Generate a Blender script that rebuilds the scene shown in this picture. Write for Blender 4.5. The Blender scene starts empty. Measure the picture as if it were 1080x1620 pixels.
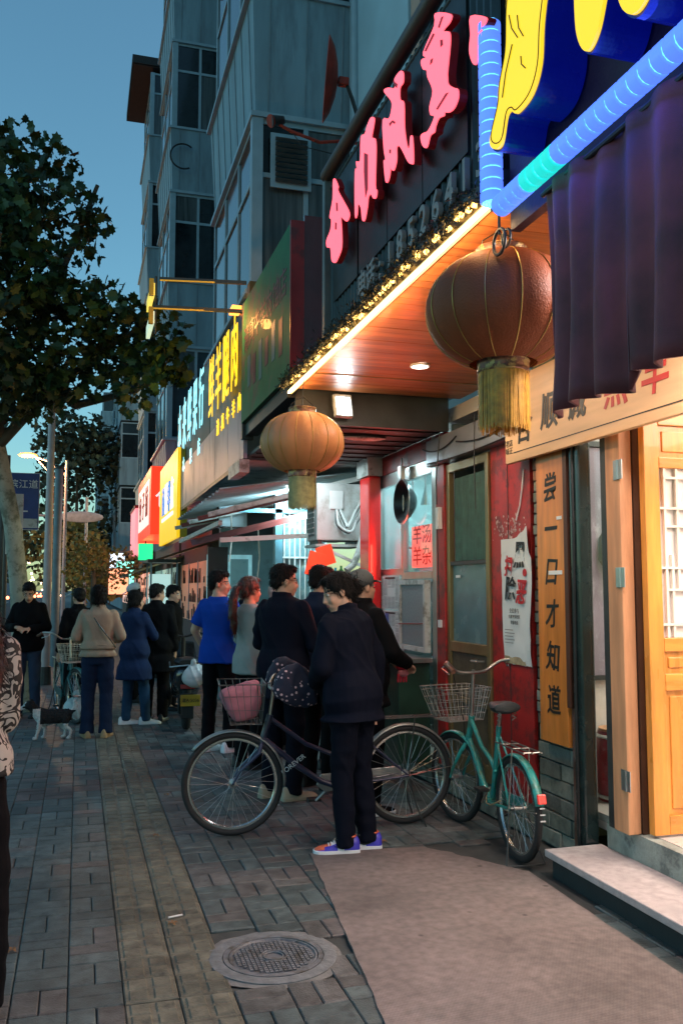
import bpy, bmesh, math, random
from mathutils import Vector, Matrix, Euler, noise
rnd = random.Random(7)
PI = math.pi
SC = bpy.context.scene
COL = SC.collection

# ---------------- camera ----------------
cam = bpy.data.objects.new('camera', bpy.data.cameras.new('camera'))
COL.objects.link(cam); SC.camera = cam
cam.location = (0, 0, 1.61)
cam.rotation_euler = (math.radians(90+4.98), 0, math.radians(-16.452))
cam.data.sensor_fit = 'VERTICAL'; cam.data.sensor_height = 36
cam.data.lens = 1400/1620*36
cam.data.clip_start = .05; cam.data.clip_end = 3000

# ---------------- dusk sky and sun ----------------
SUN_EL, SUN_ROT = math.radians(8), math.radians(90)
w = bpy.data.worlds.new('World'); SC.world = w; w.use_nodes = True
nt = w.node_tree
sk = nt.nodes.new('ShaderNodeTexSky'); sk.sky_type = 'NISHITA'; sk.sun_disc = False
sk.sun_elevation = SUN_EL; sk.sun_rotation = SUN_ROT
sk.air_density = 1.0; sk.dust_density = .6; sk.ozone_density = 3
bg = nt.nodes['Background']; bg.inputs[1].default_value = .13
tint = nt.nodes.new('ShaderNodeMix'); tint.data_type = 'RGBA'; tint.blend_type = 'MULTIPLY'
tint.inputs[0].default_value = 1; tint.inputs[7].default_value = (1.45, 1.80, 1.55, 1)
nt.links.new(sk.outputs[0], tint.inputs[6]); nt.links.new(tint.outputs[2], bg.inputs[0])
sd = bpy.data.lights.new('sun', 'SUN'); sd.energy = .02; sd.angle = math.radians(12); sd.color = (1, .85, .7)
so = bpy.data.objects.new('sun', sd); COL.objects.link(so)
so.rotation_euler = (math.radians(86), 0, math.radians(180)-SUN_ROT)
SC.view_settings.view_transform = 'Standard'; SC.view_settings.look = 'None'
SC.view_settings.gamma = 1; SC.view_settings.exposure = .45
try: SC.view_settings.use_curve_mapping = False
except Exception: pass
SC.cycles.use_denoising = True
SC.cycles.max_bounces = 6; SC.cycles.diffuse_bounces = 3; SC.cycles.glossy_bounces = 3
SC.cycles.transparent_max_bounces = 12
SC.cycles.sample_clamp_indirect = 4

# ---------------- helpers ----------------
def lin(h):
    h = h.lstrip('#'); o = []
    for i in (0, 2, 4):
        c = int(h[i:i+2], 16)/255
        o.append(c/12.92 if c <= .04045 else ((c+.055)/1.055)**2.4)
    return tuple(o)

MC = {}
def M(name, col=(.5, .5, .5), rough=.6, metal=0., var=.2, scale=6., bump=.15, bscale=60., emis=None, es=0.,
      col2=None, c2scale=3., c2w=.12, stretch=None, rand=0., island=0., trans=0., coat=0., spec=.5, sheen=0., world=False):
    """procedural surface: base colour, mottled variation, worn second colour, fine bump"""
    if name in MC: return MC[name]
    m = bpy.data.materials.new(name); m.use_nodes = True; MC[name] = m
    N, L = m.node_tree.nodes, m.node_tree.links
    b = N['Principled BSDF']
    b.inputs['Roughness'].default_value = rough; b.inputs['Metallic'].default_value = metal
    b.inputs['Specular IOR Level'].default_value = spec
    if coat: b.inputs['Coat Weight'].default_value = coat
    if sheen: b.inputs['Sheen Weight'].default_value = sheen
    tc = N.new('ShaderNodeTexCoord'); mp = N.new('ShaderNodeMapping'); L.new(N.new('ShaderNodeNewGeometry').outputs['Position'] if world else tc.outputs['Object'], mp.inputs[0])
    if stretch: mp.inputs['Scale'].default_value = stretch
    nz = N.new('ShaderNodeTexNoise'); nz.inputs['Scale'].default_value = scale; nz.inputs['Detail'].default_value = 6
    L.new(mp.outputs[0], nz.inputs['Vector'])
    rp = N.new('ShaderNodeValToRGB'); L.new(nz.outputs[0], rp.inputs[0])
    c = Vector(col)
    lo = c*(1-var); hi = c*(1+var)
    rp.color_ramp.elements[0].position = .3; rp.color_ramp.elements[1].position = .7
    rp.color_ramp.elements[0].color = (*lo, 1); rp.color_ramp.elements[1].color = (*[min(x, 1) for x in hi], 1)
    out = rp.outputs[0]
    if col2:
        n2 = N.new('ShaderNodeTexNoise'); n2.inputs['Scale'].default_value = c2scale; n2.inputs['Detail'].default_value = 9
        n2.inputs['Roughness'].default_value = .7
        L.new(mp.outputs[0], n2.inputs['Vector'])
        r2 = N.new('ShaderNodeValToRGB'); L.new(n2.outputs[0], r2.inputs[0])
        r2.color_ramp.elements[0].position = .5; r2.color_ramp.elements[1].position = .5+c2w
        mx = N.new('ShaderNodeMix'); mx.data_type = 'RGBA'
        L.new(r2.outputs[0], mx.inputs[0]); L.new(out, mx.inputs[6]); mx.inputs[7].default_value = (*col2, 1)
        out = mx.outputs[2]
    if rand or island:
        src = N.new('ShaderNodeObjectInfo').outputs['Random'] if rand else N.new('ShaderNodeNewGeometry').outputs['Random Per Island']
        k = rand or island
        mr = N.new('ShaderNodeMapRange'); mr.inputs[3].default_value = 1-k; mr.inputs[4].default_value = 1+k
        L.new(src, mr.inputs[0])
        mm = N.new('ShaderNodeVectorMath'); mm.operation = 'SCALE'
        L.new(out, mm.inputs[0]); L.new(mr.outputs[0], mm.inputs['Scale']); out = mm.outputs[0]
    if world:   # trodden-in grime and gum spots over the whole pavement
        n3 = N.new('ShaderNodeTexNoise'); n3.inputs['Scale'].default_value = 1.1; n3.inputs['Detail'].default_value = 8; n3.inputs['Roughness'].default_value = .65
        L.new(mp.outputs[0], n3.inputs['Vector']); r3 = N.new('ShaderNodeMapRange'); r3.inputs[1].default_value = .32; r3.inputs[2].default_value = .68; r3.inputs[3].default_value = .62; r3.inputs[4].default_value = 1.28
        L.new(n3.outputs[0], r3.inputs[0])
        v3 = N.new('ShaderNodeTexVoronoi'); v3.inputs['Scale'].default_value = 4.2; L.new(mp.outputs[0], v3.inputs['Vector'])
        g3 = N.new('ShaderNodeMapRange'); g3.inputs[1].default_value = .045; g3.inputs[2].default_value = .085; g3.inputs[3].default_value = .5; g3.inputs[4].default_value = 1.; L.new(v3.outputs['Distance'], g3.inputs[0])
        m3 = N.new('ShaderNodeMath'); m3.operation = 'MULTIPLY'; L.new(r3.outputs[0], m3.inputs[0]); L.new(g3.outputs[0], m3.inputs[1])
        s3 = N.new('ShaderNodeVectorMath'); s3.operation = 'SCALE'; L.new(out, s3.inputs[0]); L.new(m3.outputs[0], s3.inputs['Scale']); out = s3.outputs[0]
    L.new(out, b.inputs['Base Color'])
    if bump:
        nb = N.new('ShaderNodeTexNoise'); nb.inputs['Scale'].default_value = bscale; nb.inputs['Detail'].default_value = 5
        L.new(mp.outputs[0], nb.inputs['Vector'])
        bp = N.new('ShaderNodeBump'); bp.inputs['Strength'].default_value = bump; bp.inputs['Distance'].default_value = .01
        L.new(nb.outputs[0], bp.inputs['Height']); L.new(bp.outputs[0], b.inputs['Normal'])
    # roughness breakup
    if rough > .12 and not metal:
        rr = N.new('ShaderNodeMapRange'); rr.inputs[3].default_value = max(rough-.12, .02); rr.inputs[4].default_value = min(rough+.12, 1)
        L.new(nz.outputs[0], rr.inputs[0]); L.new(rr.outputs[0], b.inputs['Roughness'])
    if emis:
        b.inputs['Emission Color'].default_value = (*emis, 1); b.inputs['Emission Strength'].default_value = es
    if trans: b.inputs['Transmission Weight'].default_value = trans
    return m

def glass(name, tint=(.8, .9, .9), mixf=0, rough=.03):
    if name in MC: return MC[name]
    m = bpy.data.materials.new(name); m.use_nodes = True; MC[name] = m
    N, L = m.node_tree.nodes, m.node_tree.links
    for n in list(N):
        if n.type == 'BSDF_PRINCIPLED': N.remove(n)
    o = [n for n in N if n.type == 'OUTPUT_MATERIAL'][0]
    t = N.new('ShaderNodeBsdfTransparent'); t.inputs[0].default_value = (*tint, 1)
    g = N.new('ShaderNodeBsdfGlossy'); g.inputs['Roughness'].default_value = rough
    nz = N.new('ShaderNodeTexNoise'); nz.inputs['Scale'].default_value = 3
    fr = N.new('ShaderNodeLayerWeight'); fr.inputs[0].default_value = .5
    pw = N.new('ShaderNodeMath'); pw.operation = 'POWER'; pw.inputs[1].default_value = 4; L.new(fr.outputs['Facing'], pw.inputs[0])
    ad = N.new('ShaderNodeMath'); ad.operation = 'MULTIPLY_ADD'; ad.inputs[1].default_value = .6
    ml = N.new('ShaderNodeMath'); ml.operation = 'MULTIPLY'; ml.inputs[1].default_value = .08
    L.new(nz.outputs[0], ml.inputs[0]); L.new(pw.outputs[0], ad.inputs[0]); L.new(ml.outputs[0], ad.inputs[2])
    mx = N.new('ShaderNodeMixShader'); L.new(ad.outputs[0], mx.inputs[0])
    L.new(t.outputs[0], mx.inputs[1]); L.new(g.outputs[0], mx.inputs[2]); L.new(mx.outputs[0], o.inputs[0])
    return m

def E(name, col=(), s=0., base=None):
    return M(name, base or col, .4, var=.05, bump=0, emis=col, es=s)

def wood(name, col, dark, axis='Z', rough=.4, sc=14, coat=0., rand=0.):
    """wood with grain running along one axis"""
    if name in MC: return MC[name]
    st = {'X': (.12, 1, 1), 'Y': (1, .12, 1), 'Z': (1, 1, .12)}[axis]
    m = M(name, col, rough, var=.28, scale=sc, bump=.12, bscale=sc*5, col2=dark, c2scale=sc*.6, c2w=.3, stretch=st, coat=coat, rand=rand)
    return m

def org(p):
    v = Vector((0, 0, 0))
    while p: v += p.location; p = p.parent
    return v

def T(name, label, cat, loc=(0, 0, 0), rz=0, group=None):
    o = bpy.data.objects.new(name, None); COL.objects.link(o)
    o.empty_display_size = .1
    o.location = loc; o.rotation_euler = (0, 0, rz); o['label'] = label; o['category'] = cat
    if group: o['group'] = group
    return o
def tag(o, label, cat, group=None):
    o['label'] = label; o['category'] = cat
    if group: o['group'] = group
    return o
def S(o): o['kind'] = 'structure'; return o
def stuff(o): o['kind'] = 'stuff'; return o

def copytree(o, parent=None, loc=None, label=None, rz=None, group=None):
    c = o.copy(); COL.objects.link(c)
    if parent: c.parent = parent
    if loc is not None: c.location = loc
    if rz is not None: c.rotation_euler = (0, 0, rz)
    if label: c['label'] = label
    if group: c['group'] = group
    for ch in list(o.children): copytree(ch, c)
    return c

class MB:
    def __init__(s): s.v = []; s.f = []; s.mi = []; s.cur = 0
    def add(s, vs, fs):
        n = len(s.v); s.v += [tuple(v) for v in vs]; s.f += [tuple(i+n for i in f) for f in fs]; s.mi += [s.cur]*len(fs)
        return s
    def b(s, x0, x1, y0, y1, z0, z1):
        vs = [(x, y, z) for z in (z0, z1) for y in (y0, y1) for x in (x0, x1)]
        return s.add(vs, [(0, 2, 3, 1), (4, 5, 7, 6), (0, 1, 5, 4), (2, 6, 7, 3), (0, 4, 6, 2), (1, 3, 7, 5)])
    def ob(s, c, size, rot=(0, 0, 0)):
        R = Euler(rot).to_matrix(); c = Vector(c)
        vs = [c + R @ Vector((x*size[0]/2, y*size[1]/2, z*size[2]/2)) for z in (-1, 1) for y in (-1, 1) for x in (-1, 1)]
        return s.add(vs, [(0, 2, 3, 1), (4, 5, 7, 6), (0, 1, 5, 4), (2, 6, 7, 3), (0, 4, 6, 2), (1, 3, 7, 5)])
    def beam(s, a, b, w, h):
        a, b = Vector(a), Vector(b); d = (b-a).normalized()
        up = Vector((0, 0, 1)) if abs(d.z) < .95 else Vector((1, 0, 0))
        x = d.cross(up).normalized(); y = x.cross(d).normalized()
        vs = [p+x*i*w/2+y*j*h/2 for p in (a, b) for (i, j) in ((-1, -1), (1, -1), (1, 1), (-1, 1))]
        return s.add(vs, [(0, 1, 2, 3), (7, 6, 5, 4), (0, 4, 5, 1), (1, 5, 6, 2), (2, 6, 7, 3), (3, 7, 4, 0)])
    def tube(s, pts, r, n=8, closed=False, caps=True):
        pts = [Vector(p) for p in pts]; k = len(pts)
        rs = r if isinstance(r, (list, tuple)) else [r]*k
        vs = []; prev = None
        for i, p in enumerate(pts):
            if closed: d = pts[(i+1) % k]-pts[i-1]
            else: d = pts[min(i+1, k-1)]-pts[max(i-1, 0)]
            d.normalize()
            if prev is None:
                up = Vector((0, 0, 1)) if abs(d.z) < .9 else Vector((1, 0, 0))
                x = d.cross(up).normalized()
            else:
                x = (prev-d*prev.dot(d)).normalized()
            prev = x; y = d.cross(x)
            for j in range(n):
                a = 2*PI*j/n; vs.append(p+(x*math.cos(a)+y*math.sin(a))*rs[i])
        fs = []
        for i in range(k if closed else k-1):
            for j in range(n):
                a, b_ = i*n+j, i*n+(j+1) % n; c, d_ = ((i+1) % k)*n+(j+1) % n, ((i+1) % k)*n+j
                fs.append((a, b_, c, d_))
        if caps and not closed: fs += [tuple(range(n-1, -1, -1)), tuple((k-1)*n+j for j in range(n))]
        return s.add(vs, fs)
    def cyl(s, a, b, r0, r1=None, n=12): return s.tube([a, b], [r0, r1 if r1 is not None else r0], n)
    def lathe(s, prof, c=(0, 0, 0), n=24, axis='Z', ang=2*PI):
        c = Vector(c); vs = []; k = len(prof); full = ang > 6.28
        m = n if full else n+1
        for i in range(m):
            a = ang*i/n; ca, sa = math.cos(a), math.sin(a)
            for (r, z) in prof:
                if axis == 'Z': p = (r*ca, r*sa, z)
                elif axis == 'X': p = (z, r*ca, r*sa)
                else: p = (r*sa, z, r*ca)
                vs.append(c+Vector(p))
        fs = []
        for i in range(n):
            for j in range(k-1):
                a = i*k+j; b_ = ((i+1) % m)*k+j; fs.append((a, b_, b_+1, a+1))
        return s.add(vs, fs)
    def ell(s, c, r, rot=None, seg=16, rings=10):
        c = Vector(c); R = Euler(rot).to_matrix() if rot else Matrix.Identity(3)
        if not isinstance(r, (list, tuple)): r = (r, r, r)
        vs = [c+R @ Vector((0, 0, r[2]))]; fs = []
        for i in range(1, rings):
            t = PI*i/rings
            for j in range(seg):
                a = 2*PI*j/seg
                vs.append(c+R @ Vector((r[0]*math.sin(t)*math.cos(a), r[1]*math.sin(t)*math.sin(a), r[2]*math.cos(t))))
        vs.append(c+R @ Vector((0, 0, -r[2]))); e = len(vs)-1
        for j in range(seg): fs.append((0, 1+j, 1+(j+1) % seg)); fs.append((e, e-seg+(j+1) % seg, e-seg+j))
        for i in range(rings-2):
            for j in range(seg):
                a = 1+i*seg+j; b_ = 1+i*seg+(j+1) % seg; fs.append((a, a+seg, b_+seg, b_))
        return s.add(vs, fs)
    def cap(s, a, b, ra, rb, n=14, fl=1.):
        """tapered capsule, closed"""
        a, b = Vector(a), Vector(b)
        s.tube([a, b], [ra, rb], n); s.ell(a, ra*.999, None, n, 8); s.ell(b, rb*.999, None, n, 8)
        return s
    def torus(s, c, R, r, axis='Y', n=40, m=8, a0=0, a1=2*PI, flat=1.):
        c = Vector(c); full = abs(a1-a0) > 6.28; vs = []; k = n if full else n+1
        for i in range(k):
            a = a0+(a1-a0)*i/n
            for j in range(m):
                t = 2*PI*j/m; q = R+r*math.cos(t); h = r*math.sin(t)*flat
                if axis == 'Y': p = (q*math.cos(a), h, q*math.sin(a))
                elif axis == 'X': p = (h, q*math.cos(a), q*math.sin(a))
                else: p = (q*math.cos(a), q*math.sin(a), h)
                vs.append(c+Vector(p))
        fs = []
        for i in range(n):
            for j in range(m):
                a, b_ = i*m+j, i*m+(j+1) % m; c2 = ((i+1) % k)*m
                fs.append((a, b_, c2+(j+1) % m, c2+j))
        if not full: fs += [tuple(range(m)), tuple((k-1)*m+j for j in range(m-1, -1, -1))]
        return s.add(vs, fs)
    def prism(s, poly, f0, f1):
        """poly: 2-D points; f0,f1 map (u,v)->3-D for the two faces"""
        n = len(poly); vs = [f0(*p) for p in poly]+[f1(*p) for p in poly]
        fs = [tuple(range(n)), tuple(range(2*n-1, n-1, -1))]+[(i, i+n, (i+1) % n+n, (i+1) % n) for i in range(n)]
        return s.add(vs, fs)
    def build(s, name, mat, parent=None, smooth=False, local=False, bevel=0, angle=40, fix=True):
        me = bpy.data.meshes.new(name)
        o3 = Vector((0, 0, 0)) if local else org(parent)
        me.from_pydata([(v[0]-o3.x, v[1]-o3.y, v[2]-o3.z) for v in s.v], [], s.f)
        for m in (mat if isinstance(mat, (list, tuple)) else [mat]): me.materials.append(m)
        if any(s.mi): me.polygons.foreach_set('material_index', s.mi)
        if fix:
            bm = bmesh.new(); bm.from_mesh(me); bmesh.ops.recalc_face_normals(bm, faces=bm.faces); bm.to_mesh(me); bm.free()
        if smooth:
            me.polygons.foreach_set('use_smooth', [True]*len(me.polygons))
            me.set_sharp_from_angle(angle=math.radians(angle))
        me.update()
        o = bpy.data.objects.new(name, me); COL.objects.link(o)
        if parent: o.parent = parent
        if bevel:
            bv = o.modifiers.new('bevel', 'BEVEL'); bv.width = bevel; bv.segments = 2; bv.limit_method = 'ANGLE'
        return o

def bx(name, mat, parent, *d, bevel=0): return MB().b(*d).build(name, mat, parent, bevel=bevel)

def text(name, body, mat, parent, o, size=1., ext=.01, face='-X', off=0., sx=1., sy=1., shear=0., rot=0., local=False, jag=0.):
    """lettering as real mesh; face '-X' reads from the street, '-Y' reads towards the camera end"""
    c = bpy.data.curves.new('t', 'FONT'); c.body = body; c.size = size; c.extrude = ext; c.offset = off; c.shear = shear
    c.align_x = 'CENTER'; c.align_y = 'CENTER'; c.resolution_u = 3; c.space_line = 1.05
    t = bpy.data.objects.new('t', c); COL.objects.link(t)
    bpy.context.view_layer.update()
    me = bpy.data.meshes.new_from_object(t.evaluated_get(bpy.context.evaluated_depsgraph_get()))
    bpy.data.objects.remove(t); bpy.data.curves.remove(c)
    ax = {'-X': Matrix(((0, 0, -1), (-1, 0, 0), (0, 1, 0))), '-Y': Matrix(((1, 0, 0), (0, 0, -1), (0, 1, 0))),
          'Z': Matrix.Identity(3), '-XZ': Matrix(((0, 0, -1), (-1, 0, 0), (0, 1, 0)))}[face]
    r2 = Matrix.Rotation(rot, 3, 'Z')
    o3 = Vector(o) - (Vector((0, 0, 0)) if local else org(parent))
    for v in me.vertices:
        p = Vector((v.co.x*sx, v.co.y*sy, v.co.z))
        if jag: p += Vector((noise.noise(p*9+Vector(o)), noise.noise(p*9+Vector((7, 3, 1))), 0))*jag
        v.co = ax @ (r2 @ p) + o3
    me.materials.clear(); me.materials.append(mat)
    ob = bpy.data.objects.new(name, me); COL.objects.link(ob)
    if parent: ob.parent = parent
    return ob

def lamp(name, kind, loc, energy, col, size=.1, rot=None, parent=None, spot=None, sizey=None):
    d = bpy.data.lights.new(name, kind); d.energy = energy; d.color = col
    if kind == 'AREA':
        d.size = size
        if sizey: d.shape = 'RECTANGLE'; d.size_y = sizey
    else: d.shadow_soft_size = size
    if spot: d.spot_size = spot; d.spot_blend = .6
    o = bpy.data.objects.new(name, d); COL.objects.link(o)
    o.location = Vector(loc)-(org(parent) if parent else Vector((0, 0, 0)))
    if rot: o.rotation_euler = rot
    if parent: o.parent = parent
    return o
# =============== MATERIALS ===============
m_wall = M('wall_render', (.30, .36, .40), .85, var=.18, col2=(.16, .19, .21), c2scale=1.3)
m_bldg = M('pale_blue_facade', (.19, .28, .34), .8, var=.2, scale=2, col2=(.13, .18, .22), c2scale=1.6, c2w=.25, bump=.1, stretch=(1, 1, .35))
m_panel = M('balcony_panel', (.20, .30, .36), .65, var=.2, scale=2.5, col2=(.13, .18, .22), c2scale=3.2, c2w=.22, stretch=(1.6, 1.6, .22))
m_dkglass = M('dark_window_glass', (.012, .018, .022), .08, var=.3, bump=0)
m_wframe = M('aluminium_window_frame', (.27, .37, .43), .45, var=.1)
m_steel = M('brushed_steel', (.45, .47, .47), .28, metal=.9, var=.15, stretch=(1, 1, .2), bscale=90)
m_dsteel = M('dark_painted_steel', (.03, .035, .035), .45, var=.3)
m_black = M('black_plastic', (.012, .012, .013), .4, var=.2)
m_brass = M('brassy_aluminium', (.28, .21, .10), .35, metal=.7, var=.2, stretch=(1, 1, .2))
m_red = M('worn_red_paint', (.36, .018, .018), .38, var=.25, scale=4, col2=(.16, .02, .02), c2scale=5, c2w=.08, bump=.1)
m_conc = M('concrete', (.22, .23, .21), .88, var=.2, scale=9, col2=(.12, .125, .115), c2scale=4, bump=.4)
m_orange = wood('orange_varnished_wood', (.74, .30, .05), (.60, .20, .03), 'Z', .3, coat=.3)
m_orangeY = wood('orange_varnished_wood_rail', (.74, .30, .05), (.60, .20, .03), 'X', .3, coat=.3)
m_palewood = wood('pale_pink_wood', (.60, .30, .15), (.45, .20, .09), 'Z', .5)
m_ban = wood('pale_sign_board_wood', (.66, .42, .22), (.55, .30, .12), 'Y', .45, sc=6)
m_plank = wood('couplet_wood', (.58, .20, .035), (.42, .12, .015), 'Z', .35, coat=.25)
m_soffit = wood('soffit_wood', (.40, .14, .042), (.22, .065, .02), 'X', .45, sc=22, rand=.2, coat=.08)
m_ink = M('black_ink', (.01, .01, .01), .5, var=.1, bump=0)
m_redink = M('red_ink', (.45, .01, .015), .5, var=.1, bump=0)
m_white = M('white_paint', (.72, .73, .72), .5, var=.06)
m_grime = M('dirty_white_metal', (.5, .52, .5), .5, var=.12, col2=(.2, .2, .17), c2scale=6)
m_rub = M('rubber', (.015, .015, .016), .75, var=.2)

# =============== GROUND ===============
g = MB().b(-60, 60, -8, 900, -.4, -.045); S(g.build('ground', M('ground_soil', (.05, .05, .048), .95)))
road_m = M('asphalt', (.045, .047, .05), .8, var=.25, scale=30, bump=.35, bscale=150, col2=(.07, .07, .07), c2scale=.6, c2w=.4)
S(MB().b(-14, -2.75, -6, 700, -.06, -.012).build('road', road_m))
line_m = M('road_line_paint', (.6, .6, .58), .6, var=.2)
ln = MB()
for k in range(40): ln.b(-8.45, -8.3, 6+k*9, 10+k*9, -.01, -.006)
ln.b(-3.25, -3.13, -2, 400, -.01, -.006)
S(ln.build('road_markings', line_m))
S(MB().b(-2.75, -2.6, -6, 400, -.06, .13).build('kerb', m_conc, bevel=.015))
S(MB().b(-30, -14, -6, 700, -.06, .12).build('far_pavement', m_conc))
S(MB().b(-2.595, 2.95, 15, 260, -.06, -.004).build('pavement_beyond', M('far_paving', (.085, .11, .11), .75, var=.35, scale=3, bump=.3, bscale=20)))
bed = S(MB().b(-2.595, 2.95, -3, 15, -.06, -.014).build('pavement', M('joint_sand', (.05, .055, .052), .95, var=.3)))

pave_m = M('paving_brick', (.078, .104, .104), .6, var=.38, scale=14, bump=.5, bscale=120, rand=.2, col2=(.035, .05, .05), c2scale=11, c2w=.18, world=True)
pave_r = M('paving_brick_reddish', (.100, .100, .096), .6, var=.38, scale=14, bump=.5, bscale=120, rand=.2, col2=(.05, .045, .042), c2scale=11, c2w=.18, world=True)
pave_y = M('tactile_tile', (.135, .130, .096), .68, var=.4, scale=10, bump=.5, bscale=100, rand=.2, col2=(.06, .06, .045), c2scale=9, c2w=.18, world=True)
pave_ms = M('paving_brick_mass', (.070, .098, .10), .6, var=.38, scale=9, bump=.4, bscale=60, island=.32, world=True)
pave_rs = M('paving_brick_mass_reddish', (.10, .09, .088), .6, var=.38, scale=9, bump=.4, bscale=60, island=.28, world=True)
pave_ys = M('tactile_tile_mass', (.125, .12, .09), .68, var=.25, scale=6, bump=.4, bscale=60, island=.25, world=True)
U = .2135
def brick_geo(mb, x0, x1, y0, y1, top=0., ch=.005, drop=.013):
    n = len(mb.v)
    mb.add([(x0, y0, top-drop), (x1, y0, top-drop), (x1, y1, top-drop), (x0, y1, top-drop),
            (x0, y0, top-ch), (x1, y0, top-ch), (x1, y1, top-ch), (x0, y1, top-ch),
            (x0+ch, y0+ch, top), (x1-ch, y0+ch, top), (x1-ch, y1-ch, top), (x0+ch, y1-ch, top)],
           [(0, 1, 5, 4), (1, 2, 6, 5), (2, 3, 7, 6), (3, 0, 4, 7), (4, 5, 9, 8), (5, 6, 10, 9), (6, 7, 11, 10), (7, 4, 8, 11), (8, 9, 10, 11)])
def tact_geo(mb, x0, x1, y0, y1, top=0.):
    brick_geo(mb, x0, x1, y0, y1, top-.003)
    w = (x1-x0)
    for i in range(2):
        a = x0+w*(.08+.47*i); 
        for j in range(2):
            c = y0+w*(.06+.47*j); n = len(mb.v)
            a1, c1 = a+w*.37, c+w*.41; e = .006
            mb.add([(a, c, top-.003), (a1, c, top-.003), (a1, c1, top-.003), (a, c1, top-.003),
                    (a+e, c+e, top+.003), (a1-e, c+e, top+.003), (a1-e, c1-e, top+.003), (a+e, c1-e, top+.003)],
                   [(0, 1, 5, 4), (1, 2, 6, 5), (2, 3, 7, 6), (3, 0, 4, 7), (4, 5, 6, 7)])
def mk(fn, mat, *d):
    mb = MB(); fn(mb, *d); o = mb.build('tmp', mat, fix=False); me = o.data; bpy.data.objects.remove(o); return me
G_ = .0022
protos = {('v', 0): mk(brick_geo, pave_m, G_, U/2-G_, G_, U-G_), ('v', 1): mk(brick_geo, pave_r, G_, U/2-G_, G_, U-G_),
          ('h', 0): mk(brick_geo, pave_m, G_, U-G_, G_, U/2-G_), ('h', 1): mk(brick_geo, pave_r, G_, U-G_, G_, U/2-G_),
          ('t', 2): mk(tact_geo, pave_y, G_, U-G_, G_, U-G_)}
cells = []
MHX, MHY = .86, 3.97
for ix in range(-13, 13):
    for iy in range(0, 62):
        x0 = .21+ix*U; y0 = 2.2+iy*U
        if x0 > 2.93-U: continue
        if ix in (0, 1): its = [('t', 0, 0, 2)]
        else:
            band = 1 if (noise.noise(Vector((ix*.33, iy*.35, 3.))) > .12) else 0
            if (ix+iy) % 2: its = [('v', 0, 0, band), ('v', U/2, 0, band if rnd.random() < .8 else 1-band)]
            else: its = [('h', 0, 0, band), ('h', 0, U/2, band if rnd.random() < .8 else 1-band)]
        for (k, dx, dy, c) in its:
            cx, cy = x0+dx+.05, y0+dy+.05
            if math.hypot(cx-MHX, cy-MHY) < .30 and math.hypot(cx-MHX, cy-MHY) < .3: continue
            cells.append((k, x0+dx, y0+dy, c))
def vis(c):
    x, y = c[1]+.1, c[2]+.1
    px = 125 + (x/y)*1460; ok = -20 < px < 1060 and y > 3.2 and x > -1.
    if x > 1.25 and y < 5.3: ok = False
    return ok
near = sorted([c for c in cells if vis(c)], key=lambda c: math.hypot(c[1], c[2]))[:296]
ns = set((c[0], c[1], c[2]) for c in near)
for c in near:
    o = bpy.data.objects.new('tactile_tile' if c[0] == 't' else 'paving_brick', protos[(c[0], c[3])]); COL.objects.link(o); o.parent = bed
    o.location = (c[1], c[2], rnd.uniform(-.002, .002)); o.rotation_euler = (rnd.gauss(0, .006), rnd.gauss(0, .006), rnd.gauss(0, .004))
ms = MB(); rest = [c for c in cells if (c[0], c[1], c[2]) not in ns and not (c[1] > 1.35 and c[2] < 5.2 and c[2]>4)]
for c in rest:
    z = rnd.uniform(-.002, .002); ms.cur = c[3]
    w_, h_ = {'v': (U/2, U), 'h': (U, U/2), 't': (U, U)}[c[0]]
    (tact_geo if c[0] == 't' else brick_geo)(ms, c[1]+G_, c[1]+w_-G_, c[2]+G_, c[2]+h_-G_, z)
stuff(ms.build('paving', [pave_ms, pave_rs, pave_ys], bed, fix=False))

# manhole cover in its ring
mh = T('manhole_cover', 'round cast iron manhole cover with grid pattern set in the brick pavement', 'manhole cover', (MHX, MHY, 0))
m_iron = M('cast_iron', (.16, .17, .185), .55, metal=.3, var=.25, scale=20, col2=(.09, .085, .075), c2scale=12)
mh.scale = (.93, .93, 1)
mcol = MB().lathe([(.30, -.012), (.30, .002), (.29, .004), (.24, .004), (.236, -.006)], (0, 0, 0), 48)
mcol.build('collar', M('mortar_collar', (.15, .16, .165), .8, var=.25, scale=20, bump=.5), mh, local=True, smooth=True)
MB().lathe([(.236, -.008), (.236, .006), (.214, .006), (.212, -.004)], (0, 0, 0), 48).build('ring', m_iron, mh, local=True)
pl = MB().lathe([(.001, -.003), (.209, -.003), (.209, .003), (.20, .004), (.196, -.0025)], (0, 0, 0), 48).build('plate', m_iron, mh, local=True)
gb = MB()
for i in range(-9, 10):
    for j in range(-9, 10):
        x, y = i*.0212, j*.0212; r = math.hypot(x, y)
        if r < .182 and not r < .06: gb.ob((x, y, .001), (.0155, .0155, .006), (0, 0, 0))
for r in (.045, .062):
    gb.torus((0, 0, .001), r, .004, 'Z', 32, 6)
stuff(gb.build('raised_grid', m_iron, mh, local=True))
ft = MB()
for a, d in ((2.4, .13), (-.9, .15)): ft.ell((math.cos(a)*d, math.sin(a)*d, .001), (.017, .009, .004))
ft.build('lifting_hole', m_black, mh, local=True)
mo = MB(); n_ = 40; vs = []
for k, rr in ((0, .27), (1, 1.)):
    for i in range(n_):
        a = 2*PI*i/n_; q = rr if k == 0 else .305+.035*noise.noise(Vector((math.cos(a)*2.2, math.sin(a)*2.2, 1)))
        vs.append((MHX+q*math.cos(a), MHY+q*math.sin(a), -.002 if k == 0 else -.006))
mo.add(vs, [(i, (i+1) % n_, (i+1) % n_+n_, i+n_) for i in range(n_)])
S(mo.build('mortar_patch', M('mortar', (.16, .16, .155), .9, var=.3, scale=15, bump=.5), bed))

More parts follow.
